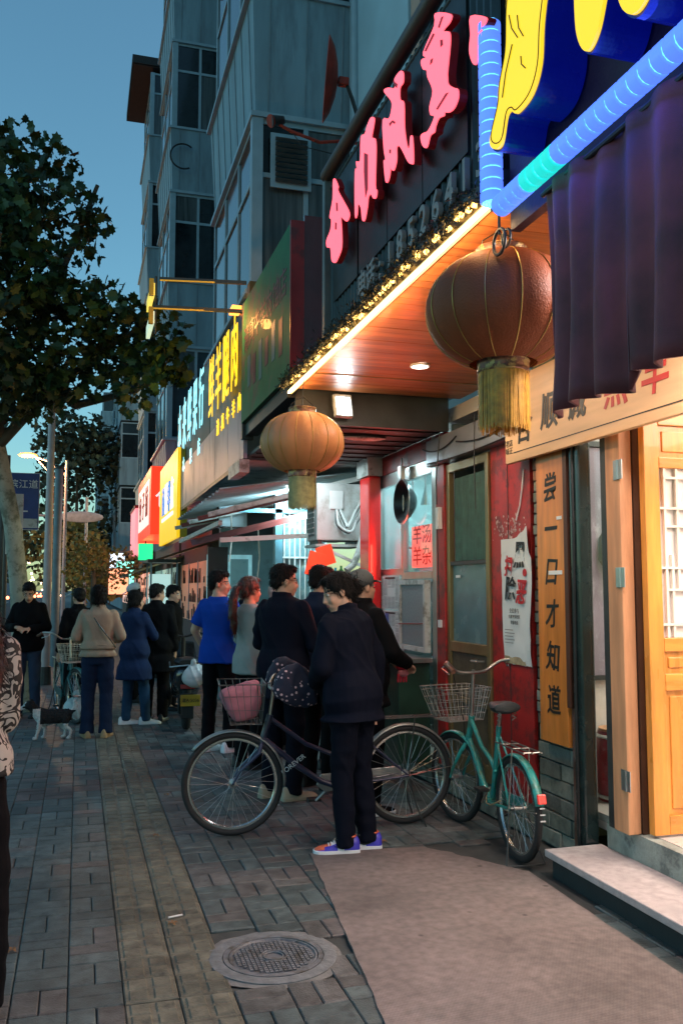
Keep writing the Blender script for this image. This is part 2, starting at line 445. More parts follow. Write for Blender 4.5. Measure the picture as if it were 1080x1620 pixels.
# worn anti-slip mat in front of the step
mat_m = M('worn_woven_mat', (.175, .142, .132), .9, var=.22, scale=22, bump=.0, col2=(.13, .115, .106), c2scale=2.4, c2w=.3, world=True)
N, L = mat_m.node_tree.nodes, mat_m.node_tree.links
vo = N.new('ShaderNodeTexVoronoi'); vo.inputs['Scale'].default_value = 1.; tc = N.new('ShaderNodeTexCoord'); mp = N.new('ShaderNodeMapping')
mp.inputs['Scale'].default_value = (75, 75, 1); mp.inputs['Rotation'].default_value = (0, 0, .6); L.new(tc.outputs['Object'], mp.inputs[0]); L.new(mp.outputs[0], vo.inputs[0])
vo.inputs['Randomness'].default_value = .15
bp = N.new('ShaderNodeBump'); bp.inputs['Strength'].default_value = .45; bp.inputs['Distance'].default_value = .004; L.new(vo.outputs[0], bp.inputs['Height']); L.new(bp.outputs[0], N['Principled BSDF'].inputs['Normal'])
poly = []
def edge(a, b, n, amp=.007):
    n *= 3
    for i in range(n):
        t = i/n; x = a[0]+(b[0]-a[0])*t; y = a[1]+(b[1]-a[1])*t
        poly.append((x+amp*noise.noise(Vector((x*9, y*9, 0))), y+amp*noise.noise(Vector((x*9, y*9, 9)))))
edge((1.0, 2.2), (1.39, 5.38), 26); edge((1.39, 5.38), (2.1, 5.32), 8); edge((2.1, 5.32), (2.5, 4.7), 6, .03); edge((2.5, 4.7), (2.42, 2.2), 14)
mt = MB(); mt.prism(poly, lambda u, v: (u, v, .007+.003*noise.noise(Vector((u*3, v*3, 0)))), lambda u, v: (u, v, -.004))
tag(mt.build('floor_mat', mat_m), 'large worn pinkish woven floor mat laid before the doorstep', 'mat')

# dark gutter strip between mat and step, step slab
MB()
st = T('doorstep', 'low stone doorstep slab with dark edge under the shop doorway', 'doorstep', (2.56, 3, 0))
m_step = M('step_granite', (.40, .36, .36), .7, var=.2, scale=20, bump=.3, bscale=150, col2=(.22, .22, .215), c2scale=2.5, c2w=.3)
bx('slab', m_step, st, 2.56, 2.93, 1.5, 4.62, .105, .145, bevel=.006)
bx('slab_base', M('dark_step_base', (.03, .032, .032), .9), st, 2.60, 2.925, 1.52, 4.6, -.01, .104)
bx('floor_sill', M('grey_green_sill', (.27, .31, .28), .8, var=.25, scale=12, bump=.4, col2=(.14, .16, .15), c2scale=6), st, 2.93, 3.02, 1.5, 4.56, .1, .285)
# small litter
for (x, y) in ((.52, 6.05), (1.05, 5.95), (.47, 4.47), (.7, 7.2), (-.25, 4.35), (1.9, 5.5)):
    lf = MB(); a = rnd.random()*6
    for k in range(5):
        b = a+k*1.256; lf.add([(x, y, .006), (x+.02*math.cos(b-.4), y+.02*math.sin(b-.4), .012), (x+.032*math.cos(b), y+.032*math.sin(b), .004), (x+.02*math.cos(b+.4), y+.02*math.sin(b+.4), .014)], [(0, 1, 2, 3)])
    lf.build('fallen_leaf', M('dry_leaf', (.22, .11, .04), .8), bed)
stub = MB().cyl((.46, 4.55, .006), (.53, 4.57, .006), .0045); tag(stub.build('cigarette_butt', m_white), 'tiny white cigarette butt lying on the yellow tactile paving', 'cigarette butt')

# =============== NEAR FACADE (street wall at x=2.9) ===============
WX = 2.9
# main wall above canopies
wall = S(MB().b(WX, WX+.25, 5.28, 12.3, 3.3, 17.7).build('wall_upper', m_bldg))
S(MB().b(WX, WX+.25, -1, 5.277, 3.3, 17.7).build('wall_upper', m_bldg))
# --- brick pillar with tiled strip, y 4.75..5.27
bw = S(MB().b(WX+.02, WX+.085, 4.75, 5.27, -.02, 3.28).build('wall', M('pillar_mortar', (.10, .11, .10), .9)))
br_g = M('grey_brick', (.17, .20, .175), .8, var=.25, scale=14, bump=.6, bscale=50, rand=.3, col2=(.09, .11, .095), c2scale=9, c2w=.2)
br_t = M('terracotta_brick', (.33, .17, .12), .8, var=.2, scale=14, bump=.5, bscale=50, rand=.25)
zz = 0.01; k = 0
while zz < 3.2:
    h = .105 if zz < .7 else .072
    off = .12 if k % 2 else 0.
    y = 4.752
    first = True
    while y < 5.27:
        L_ = (.25 if not (first and off) else .13) if zz < .7 else (.21 if not (first and off) else .11)
        first = False
        y1 = min(y+L_-.008, 5.268)
        if y1-y > .03:
            jx = rnd.uniform(-.008, .008)
            mtl = br_t if (zz > .7 and rnd.random() < .28) or rnd.random() < .04 else br_g
            MB().b(WX-.012+jx, WX+.019, y, y1, zz, zz+h-.009).build('brick', mtl, bw, bevel=.004, fix=False)
        y += L_
    zz += h; k += 1
# rubble plinth under the shopfront
pb = MB(); 
pl_w = S(MB().b(WX-.02, WX+.2, 5.275, 9.0, -.02, .22).build('plinth_wall', M('plinth', (.17, .19, .165), .9, var=.3, scale=10, bump=.6)))
for k in range(14):
    y = 5.3+k*.26
    MB().b(WX-.05, WX-.022, y, y+.245, .0+rnd.uniform(0, .01), .1).build('stone', br_g, pl_w, bevel=.006, fix=False)
    MB().b(WX-.045, WX-.022, y+.1, y+.34, .108, .2).build('stone', br_g, pl_w, bevel=.006, fix=False)

# --- hanging couplet plank
cp = T('couplet_plank', 'tall orange wooden plank with black brush characters hung on the brick pillar', 'sign', (2.86, 4.96, .68))
MB().b(2.835, 2.872, 4.80, 5.135, .66, 2.6).build('board', m_plank, cp, bevel=.004)
bx('side_rail', M('dark_wood_edge', (.06, .022, .012), .5), cp, 2.83, 2.90, 4.755, 4.797, .9, 2.6)
for i, ch in enumerate('尝一口才知道'):
    z = 2.24-i*.265
    text('character', ch, m_ink, cp, (2.833, 4.965, z), .17, .001, off=.0025, sx=.95, sy=1.1, shear=.18, rot=rnd.uniform(-.1, .1), jag=.012)
bx('paper_scrap', m_white, cp, 2.831, 2.8345, 4.83, 4.99, 1.70, 1.725)
bx('paper_scrap', m_white, cp, 2.8305, 2.834, 4.82, 4.88, 2.04, 2.06)

# --- red sheet panel with poster y 5.28..5.9
rp = T('red_metal_panel', 'tall worn red sheet metal panel between the brass door and the brick pillar', 'panel', (2.88, 5.58, .22))
bx('sheet', m_red, rp, 2.872, 2.9, 5.285, 5.60, .21, 2.9)
bx('sheet', m_red, rp, 2.874, 2.9, 5.606, 5.875, .21, 2.9)
bx('seam', m_dsteel, rp, 2.868, 2.8735, 5.60, 5.606, .21, 2.9)
sc_m = M('peeled_paint', (.5, .38, .36), .8, var=.4, scale=30)
pe = MB()
for k in range(90):
    y = 5.6+rnd.gauss(0, .13); z = 2.02+rnd.gauss(0, .06)
    if 5.3 < y < 5.86 and z>1.96:
        r = rnd.uniform(.004, .014); n = 6; pe.add([(2.8705, y+r*math.cos(i)*rnd.uniform(.4, 1.6), z+r*math.sin(i)*rnd.uniform(.4, 1.6)) for i in range(n)], [tuple(range(n))])
stuff(pe.build('paint_chips', sc_m, rp))
MB().tube([(2.868, 5.36, 2.42), (2.86, 5.37, 2.30), (2.868, 5.42, 2.18), (2.862, 5.47, 2.08)], .005, 6).build('torn_edge', m_white, rp)
# poster: rippled paper sheet
po = T('paper_poster', 'torn white paper poster with brush characters pasted on the red panel', 'poster', (2.866, 5.5, 1.1))
pm = MB(); nu, nv = 14, 26; vs = []
for j in range(nv+1):
    t = j/nv; z = 1.10+.93*t
    y0 = 5.25+.03*math.sin(t*7)*(.4+t*.3)+(.03 if t > .8 else 0); y1 = 5.70-.03*max(0, .3-t)*3+.02*noise.noise(Vector((0, 0, t*6)))
    for i in range(nu+1):
        s = i/nu; y = y0+(y1-y0)*s; zz2 = z-(.14*s if t > .93 else 0)+.012*noise.noise(Vector((s*8, t*3, 5)))*(1 if j in (0, nv) else 0)
        x = 2.866-.012*abs(noise.noise(Vector((s*2.5, t*5, 2))))-(.02*(1-s)**6)
        vs.append((x, y, zz2))
pm.add(vs, [(j*(nu+1)+i, j*(nu+1)+i+1, (j+1)*(nu+1)+i+1, (j+1)*(nu+1)+i) for j in range(nv) for i in range(nu)])
pap = M('poster_paper', (.62, .66, .66), .75, var=.08, scale=3, col2=(.42, .45, .45), c2scale=3, c2w=.3, bump=.1, bscale=20)
sh = pm.build('sheet', pap, po, smooth=True)
for ch, y, z, m, sz in (('黑', 5.42, 1.83, m_ink, .16), ('恶', 5.40, 1.58, m_redink, .15), ('扫', 5.58, 1.76, m_redink, .12), ('除', 5.56, 1.60, m_ink, .15)):
    text('character', ch, m, po, (2.851, y, z), sz, .0008, off=.004, shear=.15, sy=1.15, jag=.012)
MB().cyl((2.852, 5.34, 1.72), (2.849, 5.34, 1.72), .026, n=20).build('seal_dot', m_redink, po)
for k, (z, s) in enumerate(((1.46, '全民参与'), (1.42, '共建平安社区'), (1.38, '举报电话'))):
    text('small_print', s, m_ink, po, (2.851, 5.50, z), .028 if k else .035, .0006)
for k in range(5): bx('print_line', M('grey_print', (.2, .2, .2), .7), po, 2.8505, 2.852, 5.52-.02*(k % 2), 5.64, 1.24+k*.022, 1.245+k*.022)
bx('torn_band', M('old_glue_band', (.34, .28, .17), .9, var=.4, scale=20), po, 2.862, 2.8645, 5.31, 5.67, 1.10, 1.15)

# --- brass framed glass door y 5.9..6.65
dr = T('glass_door', 'brass framed glass door with green pleated curtain beside the red panel', 'door', (2.88, 6.27, .22))
for (a, b, c, d) in ((5.885, 5.94, .22, 2.62), (6.60, 6.66, .22, 2.62), (5.941, 6.599, 2.55, 2.62), (5.941, 6.599, 1.12, 1.20), (5.941, 6.599, .22, .34)):
    MB().b(2.855, 2.9, a, b, c, d).build('frame', m_brass, dr, bevel=.004)
bx('lower_panel', M('door_lower_panel', (.10, .085, .055), .5, var=.3, col2=(.05, .045, .03), c2scale=4), dr, 2.872, 2.895, 5.941, 6.599, .341, 1.119)
bx('mid_rail', m_brass, dr, 2.862, 2.898, 5.941, 6.599, .74, .78)
bx('inner_frame', m_dsteel, dr, 2.86, 2.892, 5.942, 6.598, 1.80, 1.83)
cu = MB(); n = 90; vs = []
for i in range(n+1):
    y = 5.95+.64*i/n; x = 2.90+.010*math.sin(i*1.05)+.004*math.sin(i*.37)
    vs += [(x, y, 1.835), (x, y, 2.5)]
cu.add(vs, [(2*i, 2*i+2, 2*i+3, 2*i+1) for i in range(n)])
cu.build('pleated_curtain', M('green_curtain', (.035, .10, .085), .7, var=.3, scale=12), dr, smooth=True)
bx('pane', M('frosted_teal_pane', (.10, .20, .22), .25, var=.2, scale=5, col2=(.07, .14, .15), c2scale=3, c2w=.3), dr, 2.885, 2.9, 5.942, 6.598, 1.201, 1.799)
bx('sticker', m_white, dr, 2.864, 2.867, 6.42, 6.5, 1.70, 1.72)
MB().tube([(2.86, 5.99, 1.08), (2.80, 5.99, 1.08), (2.80, 6.09, 1.08), (2.86, 6.12, 1.08)], .009, 8).build('handle', m_steel, dr, smooth=True)
# transom box above the door (grey metal shutter box) with cables
tb = T('shutter_box', 'grey metal shutter box with looped cables above the glass door', 'shutter box', (2.86, 6.2, 2.64))
bx('box', M('satin_shutter_metal', (.42, .45, .50), .28, metal=.65, var=.15, scale=3), tb, 2.80, 2.9, 5.30, 6.95, 2.64, 2.86, bevel=.006)
for (y0, y1, z, sag) in ((5.35, 6.3, 2.76, .05), (6.3, 7.0, 2.80, .06), (5.3, 6.9, 2.66, .02)):
    MB().tube([(2.79, y0+(y1-y0)*i/10, z-sag*4*(i/10)*(1-i/10)) for i in range(11)], .006, 6).build('cable', m_black, tb, smooth=True)
MB().tube([(2.79, 5.96, 2.9), (2.786, 5.965, 2.6), (2.79, 5.96, 2.2)], .004, 6).build('cable', m_black, tb)
MB().tube([(2.79, 6.62, 2.9), (2.77, 6.66, 2.5), (2.79, 6.70, 2.30)], .005, 6).build('cable', m_black, tb)
# red posts
rpo = T('red_post', 'narrow red painted post left of the brass framed door', 'post', (2.88, 6.75, 0))
bx('post', m_red, rpo, 2.84, 2.9, 6.665, 6.84, .2, 2.9, bevel=.004)
bx('switch_box', m_white, rpo, 2.80, 2.838, 6.70, 6.76, 2.10, 2.28, bevel=.004)
bx('switch', m_white, rpo, 2.82, 2.838, 6.72, 6.77, 1.30, 1.36)
MB().tube([(2.81, 6.74, 2.1), (2.82, 6.75, 1.7), (2.815, 6.74, 1.36)], .004, 6).build('cable', m_black, rpo)

# --- serving window y 6.86..8.7
sw = T('serving_window', 'steel framed food stall serving window with glass panes and hatch', 'window', (2.86, 7.8, .22))
for (a, b, c, d, m) in ((6.845, 6.93, .22, 2.9, m_steel), (7.62, 7.68, 1.05, 2.9, m_steel), (8.28, 8.34, 1.05, 2.9, m_steel), (8.66, 8.74, .22, 2.9, m_steel)):
    MB().b(2.84, 2.895, a, b, c, d).build('mullion', m, sw, bevel=.003)
bx('head_rail', m_red, sw, 2.835, 2.895, 6.94, 8.65, 2.72, 2.9)
bx('head_rail', m_steel, sw, 2.842, 2.893, 6.94, 8.65, 2.60, 2.715)
bx('mid_rail', m_steel, sw, 2.842, 2.893, 6.94, 7.615, 1.70, 1.76)
bx('mid_rail', m_steel, sw, 2.842, 2.893, 7.685, 8.275, 1.74, 1.80)
for (a, b, c, d) in ((6.935, 7.615, 1.765, 2.595), (7.685, 8.275, 1.805, 2.595), (8.345, 8.655, 1.06, 2.595)):
    bx('pane', glass('clear_glass'), sw, 2.866, 2.872, a, b, c, d)
# hatch frame & grey mesh panel
hp = T('serving_hatch', 'grey framed mesh serving hatch above the counter by the red post', 'hatch', (2.8, 7.2, 1.1))
for d in ((6.96, 7.0, 1.08, 1.69), (7.56, 7.6, 1.08, 1.69), (7.001, 7.559, 1.65, 1.69), (7.001, 7.559, 1.08, 1.12)):
    bx('frame', m_grime, hp, 2.78, 2.835, *d)
bx('mesh_panel', M('grey_mesh', (.22, .27, .28), .5, metal=.3, var=.15, scale=60, bump=.5, bscale=200), hp, 2.80, 2.815, 7.001, 7.559, 1.121, 1.649)
MB().cyl((2.775, 7.0, 1.32), (2.775, 7.57, 1.30), .006).build('latch_bar', M('rusty_bar', (.22, .06, .05), .6), hp)
# newspapers
npr = T('newspaper_sheets', 'printed newspaper sheets pasted over the window pane beside the hatch', 'newspaper', (2.83, 8.0, 1.1))
npm = M('newsprint', (.55, .56, .53), .85, var=.08, scale=4, bump=.1)
txm = M('news_ink', (.30, .31, .30), .9, var=.3, scale=50)
for (y0, y1, z0, z1) in ((7.70, 8.27, 1.42, 1.74), (7.70, 8.27, 1.06, 1.41)):
    s_ = bx('sheet', npm, npr, 2.832, 2.836, y0, y1, z0, z1)
    pr = MB()
    for c in range(5):
        for r in range(int((z1-z0)/.012)-2):
            if rnd.random() < .93 and not (c in (1, 2) and 8 < r < 16): 
                y = y0+.02+c*.108; pr.b(2.8305, 2.8312, y, y+.098*rnd.uniform(.85, 1), z0+.015+r*.012, z0+.021+r*.012)
    stuff(pr.build('print_column', txm, npr))
    bx('headline', m_ink, npr, 2.83, 2.8312, y0+.12, y0+.40, z1-.035, z1-.016)
bx('picture', M('blue_print', (.05, .10, .30), .6, var=.4, scale=20), npr, 2.8295, 2.8312, 8.0, 8.1, 1.28, 1.38)
# counter and shelf
ct = T('stall_counter', 'dark green stall counter with a metal shelf below the serving window', 'counter', (2.7, 7.8, 0))
bx('cabinet', M('dark_green_paint', (.012, .045, .03), .35, var=.3, scale=5, coat=.3), ct, 2.55, 2.83, 6.97, 8.60, .18, 1.0, bevel=.01)
bx('shelf', m_steel, ct, 2.42, 2.83, 6.90, 8.64, 1.0, 1.04, bevel=.004)
bx('front_trim', m_dsteel, ct, 2.54, 2.549, 6.97, 8.60, .9, .96)
items = [('#d8d8d0', .05), ('#3070a0', .04), ('#c03028', .05), ('#e0e0dc', .06), ('#d06020', .04)]
for i, (c, h) in enumerate(items):
    o = MB().b(2.5, 2.6, 7.05+i*.16, 7.17+i*.16, 1.042, 1.042+h).build('food_box', M('box_'+c[1:], lin(c), .5), bevel=.004)
    tag(o, ['small white food box at the near end of the counter shelf', 'small blue box on the counter shelf beside the white box', 'small red box in the middle of the counter shelf', 'pale grey box between red and orange boxes on the shelf', 'small orange box at the far end of the row on the shelf'][i], 'box', 'small boxes on the counter shelf')
# red LED menu sign
led = T('led_menu_sign', 'glowing red lit sign with characters inside the serving window', 'sign', (2.9, 7.27, 1.8))
bx('panel', E('red_led_panel', (1, .12, .10), 1.3), led, 2.885, 2.91, 7.02, 7.52, 1.80, 2.17)
text('character', '羊汤\n羊杂', M('led_gap', (.25, .0, .0), .5, emis=(.55, .01, .02), es=.5), led, (2.883, 7.27, 1.985), .18, .001, sx=1.25)
lamp('red_led_glow', 'AREA', (2.80, 7.3, 2.0), 9, (1, .09, .05), .5, (0, PI/2, 0), led, sizey=.5)
lamp('red_led_glow', 'AREA', (2.78, 7.9, 1.9), 11, (1, .10, .06), .3, (0, PI/2, 0), led, sizey=.3)
bx('led_strip', E('peach_led', (1, .32, .22), 1.4), led, 2.885, 2.91, 7.70, 7.80, 1.82, 2.2)
# red pillar banner in front of window
rb = T('red_pillar', 'glossy bright red pillar between the window panes of the food stall', 'pillar', (2.75, 8.35, .1))
MB().b(2.70, 2.83, 8.20, 8.50, .2, 2.72).build('column', M('glossy_red', (.72, .012, .012), .22, var=.15, scale=3, coat=.5), rb, bevel=.02)
bx('cap', m_grime, rb, 2.68, 2.832, 8.17, 8.53, 2.721, 2.9)
# hanging wok
wk = T('wok', 'round blackened steel wok hanging on a hook inside the stall window', 'wok', (2.78, 7.5, 2.4))
prof = [(.001, .13), (.08, .12), (.15, .07), (.19, .01), (.20, 0), (.195, -.006), (.185, .004), (.145, .06), (.075, .108), (.001, .118)]
wk_o = MB().lathe([(r, z) for r, z in prof], (0, 0, 0), 32, axis='X')
wk_o.build('bowl', M('sooty_steel', (.02, .02, .022), .35, metal=.6), wk, local=True, smooth=True)
MB().torus((-.0, 0, 0), .2, .006, 'X', 40, 6).build('rim', m_steel, wk, local=True, smooth=True)
MB().tube([(0, 0, .2), (0, 0, .24), (.01, .01, .4)], .006, 6).build('hook', m_steel, wk, local=True)
bx('handle', m_steel, wk, 2.76, 2.80, 7.46, 7.54, 2.60, 2.72)
# bottles and steam inside: shelf behind window
ins = T('kitchen_shelf', 'steel kitchen shelf with pots seen through the stall window', 'shelf', (3.3, 7.8, .2))
bx('board', m_steel, ins, 3.15, 3.6, 6.95, 8.6, 1.45, 1.48)
bx('board', m_steel, ins, 3.15, 3.6, 6.95, 8.6, .9, .93)
for y in (7.0, 8.55): bx('upright', m_steel, ins, 3.58, 3.62, y-.02, y+.02, .2, 2.2)
for i, y in enumerate((7.2, 7.55, 7.95, 8.3)):
    o = MB().lathe([(.001, 0), (.10, 0), (.115, .03), (.115, .2), (.105, .2), (.10, .03), (.001, .02)], (3.35, y, 1.482), 20).build('stock_pot', m_steel, smooth=True)
    tag(o, ['steel stock pot nearest the street camera end of the kitchen shelf', 'steel stock pot second along the kitchen shelf', 'steel stock pot third along the kitchen shelf', 'steel stock pot at the far end of the kitchen shelf'][i], 'pot', 'stock pots on the kitchen shelf')

bx('board', m_steel, ins, 3.2, 3.6, 6.95, 8.6, 2.02, 2.04)
for i in range(13):
    y = 7.0+i*.12; h = rnd.uniform(.10, .24); r = rnd.uniform(.03, .05)
    MB().lathe([(.001, 0), (r, 0), (r, h*.7), (r*.5, h*.85), (r*.5, h), (.001, h)], (3.33, y, 2.042), 12).build('jar', M('jar_%d' % (i % 4), ((.25, .07, .03), (.05, .12, .07), (.35, .3, .2), (.03, .03, .03))[i % 4], .3), ins, smooth=True)
for i in range(5): MB().tube([(3.1, 7.05+i*.33, 2.9), (3.1, 7.05+i*.33, 2.55), (3.1, 7.07+i*.33, 2.40-.05*(i % 2))], [.008, .012, .045], 8).build('hanging_ladle', m_steel, ins, smooth=True)
# =============== STALL INTERIOR ===============
ir = M('stall_inside_tiles', (.30, .40, .40), .4, var=.12, scale=4)
S(MB().b(3.9, 4.0, 5.9, 9.0, .2, 2.98).build('wall_stall_back', ir))
S(MB().b(2.95, 3.9, 6.70, 6.76, .2, 2.98).build('wall_stall_side', ir))
S(MB().b(2.95, 3.9, 8.76, 8.82, .2, 2.98).build('wall_stall_side', ir))
S(MB().b(2.91, 3.9, 5.3, 9.0, -.02, .2).build('floor_stall', m_conc))
S(MB().b(2.91, 3.95, 5.3, 9.0, 2.985, 3.1).build('ceiling_stall', m_grime))
tl = T('tube_light', 'fluorescent tube light on the ceiling inside the food stall', 'lamp', (3.4, 7.8, 2.95))
MB().cyl((3.4, 7.3, 2.93), (3.4, 8.3, 2.93), .016).build('tube', E('cool_tube', (.75, .95, 1), 8), tl)
bx('housing', m_white, tl, 3.36, 3.44, 7.25, 8.35, 2.948, 2.982)
lamp('stall_light', 'AREA', (3.3, 7.8, 2.9), 34, (.70, .95, 1), .2, (0, 0, 0), tl, sizey=1.2)
# =============== RESTAURANT DOORWAY y 3.2..4.72 ===============
ent = T('shop_doorway', 'dark metal post and pale wood jambs framing the lit restaurant doorway', 'doorway', (2.9, 4.5, .14))
MB().b(2.84, 2.93, 4.64, 4.745, .0, 3.1).build('dark_post', M('dark_green_metal', (.01, .022, .022), .25, var=.3, coat=.5), ent, bevel=.012)
bx('brown_post', M('rusty_brown_post', (.10, .045, .03), .7, var=.3, scale=10, col2=(.16, .10, .09), c2scale=6), ent, 2.86, 2.90, 4.75, 4.795, .0, .95)
bx('pale_post', M('chipped_paint_post', (.38, .27, .22), .7, var=.2, scale=10, col2=(.25, .32, .34), c2scale=9), ent, 2.86, 2.90, 4.75, 4.795, .952, 2.9)
MB().tube([(2.835, 4.70, .05), (2.832, 4.70, 1.), (2.836, 4.69, 2.), (2.835, 4.70, 3.1)], .010, 8).build('cable_conduit', m_black, ent, smooth=True)
bx('glass_panel', glass('clear_glass'), ent, 2.90, 2.906, 4.47, 4.635, .29, 2.6)
bx('dark_frame', m_dsteel, ent, 2.88, 2.94, 4.40, 4.462, .287, 2.7)
MB().b(2.87, 2.95, 4.26, 4.398, .287, 2.75).build('jamb', m_palewood, ent, bevel=.006)
bx('inner_jamb', M('dark_inner_wood', (.07, .03, .015), .6), ent, 2.955, 3.0, 4.255, 4.36, .287, 2.75)
bx('lintel', m_palewood, ent, 2.90, 3.0, 1.6, 4.25, 2.75, 2.9)
for z in (.52, 1.62, 2.22):
    h = MB(); h.b(2.864, 2.869, 4.27, 4.31, z, z+.11); h.cyl((2.862, 4.262, z), (2.862, 4.262, z+.11), .008)
    h.b(2.862, 2.867, 4.225, 4.258, z, z+.11); hh = h.build('hinge', m_steel, ent)
# open lattice door leaf, perpendicular to street
leaf = T('lattice_door', 'open orange varnished wooden door leaf with white lattice window', 'door', (2.97, 4.2, .3))
LY0, LY1 = 4.165, 4.215
X0, X1 = 2.965, 3.62
def lb(n, a, b, c, d, m=m_orange, y0=LY0, y1=LY1, bv=.004): return MB().b(a, b, y0, y1, c, d).build(n, m, leaf, bevel=bv)
lb('stile', X0, X0+.095, .30, 2.62); lb('stile', X1-.095, X1, .30, 2.62)
for (a, b) in ((.30, .40), (1.06, 1.15), (1.27, 1.345), (2.28, 2.34), (2.52, 2.62)):
    lb('rail', X0+.096, X1-.096, a, b, m_orangeY)
for (a, b) in ((.401, 1.059), (1.151, 1.269), (2.341, 2.519)):
    lb('panel', X0+.096, X1-.096, a, b, m_orange, LY0+.018, LY1-.018, 0)
    lb('raised_field', X0+.125, X1-.125, a+.03, b-.03, m_orange, LY0+.010, LY1-.019, .006)
lb('backing_glass', X0+.096, X1-.096, 1.346, 2.279, M('lit_frosted_glass', (.8, .78, .75), .3, var=.03, bump=0), LY0+.030, LY1-.012, 0)
lat = M('white_lattice', (.78, .70, .62), .45, var=.05)
xs = [X0+.125, X0+.165, X0+.205, X0+.30, X0+.36, X0+.42]
for i, x in enumerate(xs):
    z0, z1 = ((1.346, 2.279), (1.346, 1.80), (1.6, 2.279), (1.346, 2.279), (1.5, 2.1), (1.346, 2.279))[i]
    bx('lattice_bar', lat, leaf, x, x+.014, LY0+.006, LY0+.0285, z0, z1)
for i, z in enumerate((1.41, 1.60, 1.72, 1.95, 2.05, 2.22)):
    bx('lattice_bar', lat, leaf, X0+.096+(.03 if i % 2 else 0), X1-.096, LY0+.004, LY0+.027, z, z+.013)
# room
wm = M('warm_white_plaster', (.72, .66, .62), .8, var=.05)
S(MB().b(3.0, 7.0, .5, 6.2, .2, .288).build('floor_room', M('pale_floor_tiles', (.55, .52, .50), .3, var=.1, scale=2)))
S(MB().b(6.9, 7.0, .5, 6.2, .288, 2.95).build('wall_room_back', wm))
S(MB().b(3.955, 6.9, 6.1, 6.2, .288, 2.95).build('wall_room_side', wm))
S(MB().b(3.0, 6.9, .5, .6, .288, 2.95).build('wall_room_near', wm))
S(MB().b(3.0, 7.0, .5, 6.2, 2.96, 3.05).build('ceiling_room', wm))
S(MB().b(3.003, 3.9, 5.15, 5.27, .288, 2.95).build('wall_partition', wm))
S(MB().b(3.905, 3.99, 5.15, 6.09, .288, 2.95).build('wall_partition_turn', wm))
# mural scroll on the partition (drapery print) seen through the side glass
mu = T('wall_scroll', 'mauve printed scroll hanging inside behind the narrow door glass', 'scroll', (3.3, 5.12, 1))
sm = M('mauve_print', (.34, .28, .34), .7, var=.5, scale=2.4, col2=(.62, .58, .64), c2scale=1.8, c2w=.1, stretch=(1, 1, .5))
bx('scroll', sm, mu, 3.05, 3.6, 5.13, 5.145, 1.05, 2.55)
bx('rod', m_dsteel, mu, 3.03, 3.62, 5.11, 5.146, 2.555, 2.59)
bx('rod', m_dsteel, mu, 3.03, 3.62, 5.11, 5.146, 1.02, 1.048)
MB().lathe([(.001, 0), (.10, 0), (.14, .05), (.13, .2), (.08, .28), (.05, .36), (.001, .38)], (3.42, 5.126, 1.75), 16).build('painted_figure', M('figure_print', (.20, .10, .10), .8), mu, smooth=True).scale = (1, 1, 1)
dm = T('red_drum', 'red wooden drum stool with ringed ends standing inside behind the glass', 'drum', (3.30, 4.98, .288))
MB().lathe([(.001, 0), (.13, 0), (.135, .03), (.17, .15), (.17, .27), (.135, .40), (.13, .43), (.001, .43)], (0, 0, 0), 28).build('body', M('drum_red', (.35, .02, .03), .35, coat=.3), dm, local=True, smooth=True)
for z in (.03, .40): MB().torus((0, 0, z), .136, .012, 'Z', 28, 6).build('ring', m_white, dm, local=True)
MB().cyl((0, 0, .431), (0, 0, .446), .125, n=28).build('top', m_palewood, dm, local=True)
lamp('room_light', 'AREA', (4.3, 3.2, 2.9), 160, (1, .80, .66), 1.6, (0, 0, 0), sizey=3.4)
rl = T('ceiling_light', 'square lit ceiling light panel inside the restaurant', 'lamp', (4.3, 3.2, 2.93))
bx('diffuser', E('warm_diffuser', (1, .86, .74), 3), rl, 4.0, 4.6, 2.4, 4.0, 2.935, 2.95)
bx('frame', m_white, rl, 3.98, 4.62, 2.38, 4.02, 2.951, 2.959)

# wooden banner board above the doorway (plane along street)
bn = T('calligraphy_board', 'long pale wooden board with black and red brush characters above the doorway', 'sign', (2.80, 4.3, 2.5))
MB().b(2.765, 2.80, 2.6, 5.42, 2.455, 3.02).build('board', m_ban, bn, bevel=.004)
bx('ruled_line', m_ink, bn, 2.7625, 2.7645, 2.7, 5.30, 2.515, 2.521)
for k, (ch, y, m, sz) in enumerate((('合', 5.16, m_ink, .20), ('顺', 4.83, m_ink, .20), ('诚', 4.52, m_ink, .20), ('羔', 4.12, m_redink, .22), ('羊', 3.78, m_redink, .22), ('汤', 3.44, m_redink, .22))):
    text('character', ch, m, bn, (2.763, y, 2.70 if k else 2.66), sz, .001, off=.004, sx=1.05, sy=1.2, shear=.15, jag=.015)
text('small_print', '老店\n味正', m_ink, bn, (2.763, 5.36, 2.56), .05, .0006)
bx('transom_wall', m_palewood, ent, 2.905, 2.99, 1.6, 4.70, 2.901, 3.1)

# =============== CANOPY with neon sign y 3.05..6.5 ===============
CZ = 3.13
cn = T('shop_canopy', 'wood lined canopy with warm lit edge over the brass door and couplet plank', 'canopy', (2.2, 4.8, CZ))
ys = 3.02
while ys < 6.44:
    w_ = .088
    MB().b(1.53, 2.895, ys, ys+w_-.004, CZ+rnd.uniform(0, .003), CZ+.02).build('soffit_plank', m_soffit, cn, fix=False)
    ys += w_
bx('roof_deck', m_dsteel, cn, 1.53, 2.895, 3.02, 6.5, CZ+.024, CZ+.12)
bx('edge_beam', m_dsteel, cn, 1.49, 1.527, 3.02, 6.52, CZ-.01, CZ+.09)
bx('soffit_seam', m_brass, cn, 1.53, 2.89, 5.93, 5.94, CZ-.006, CZ-.001)
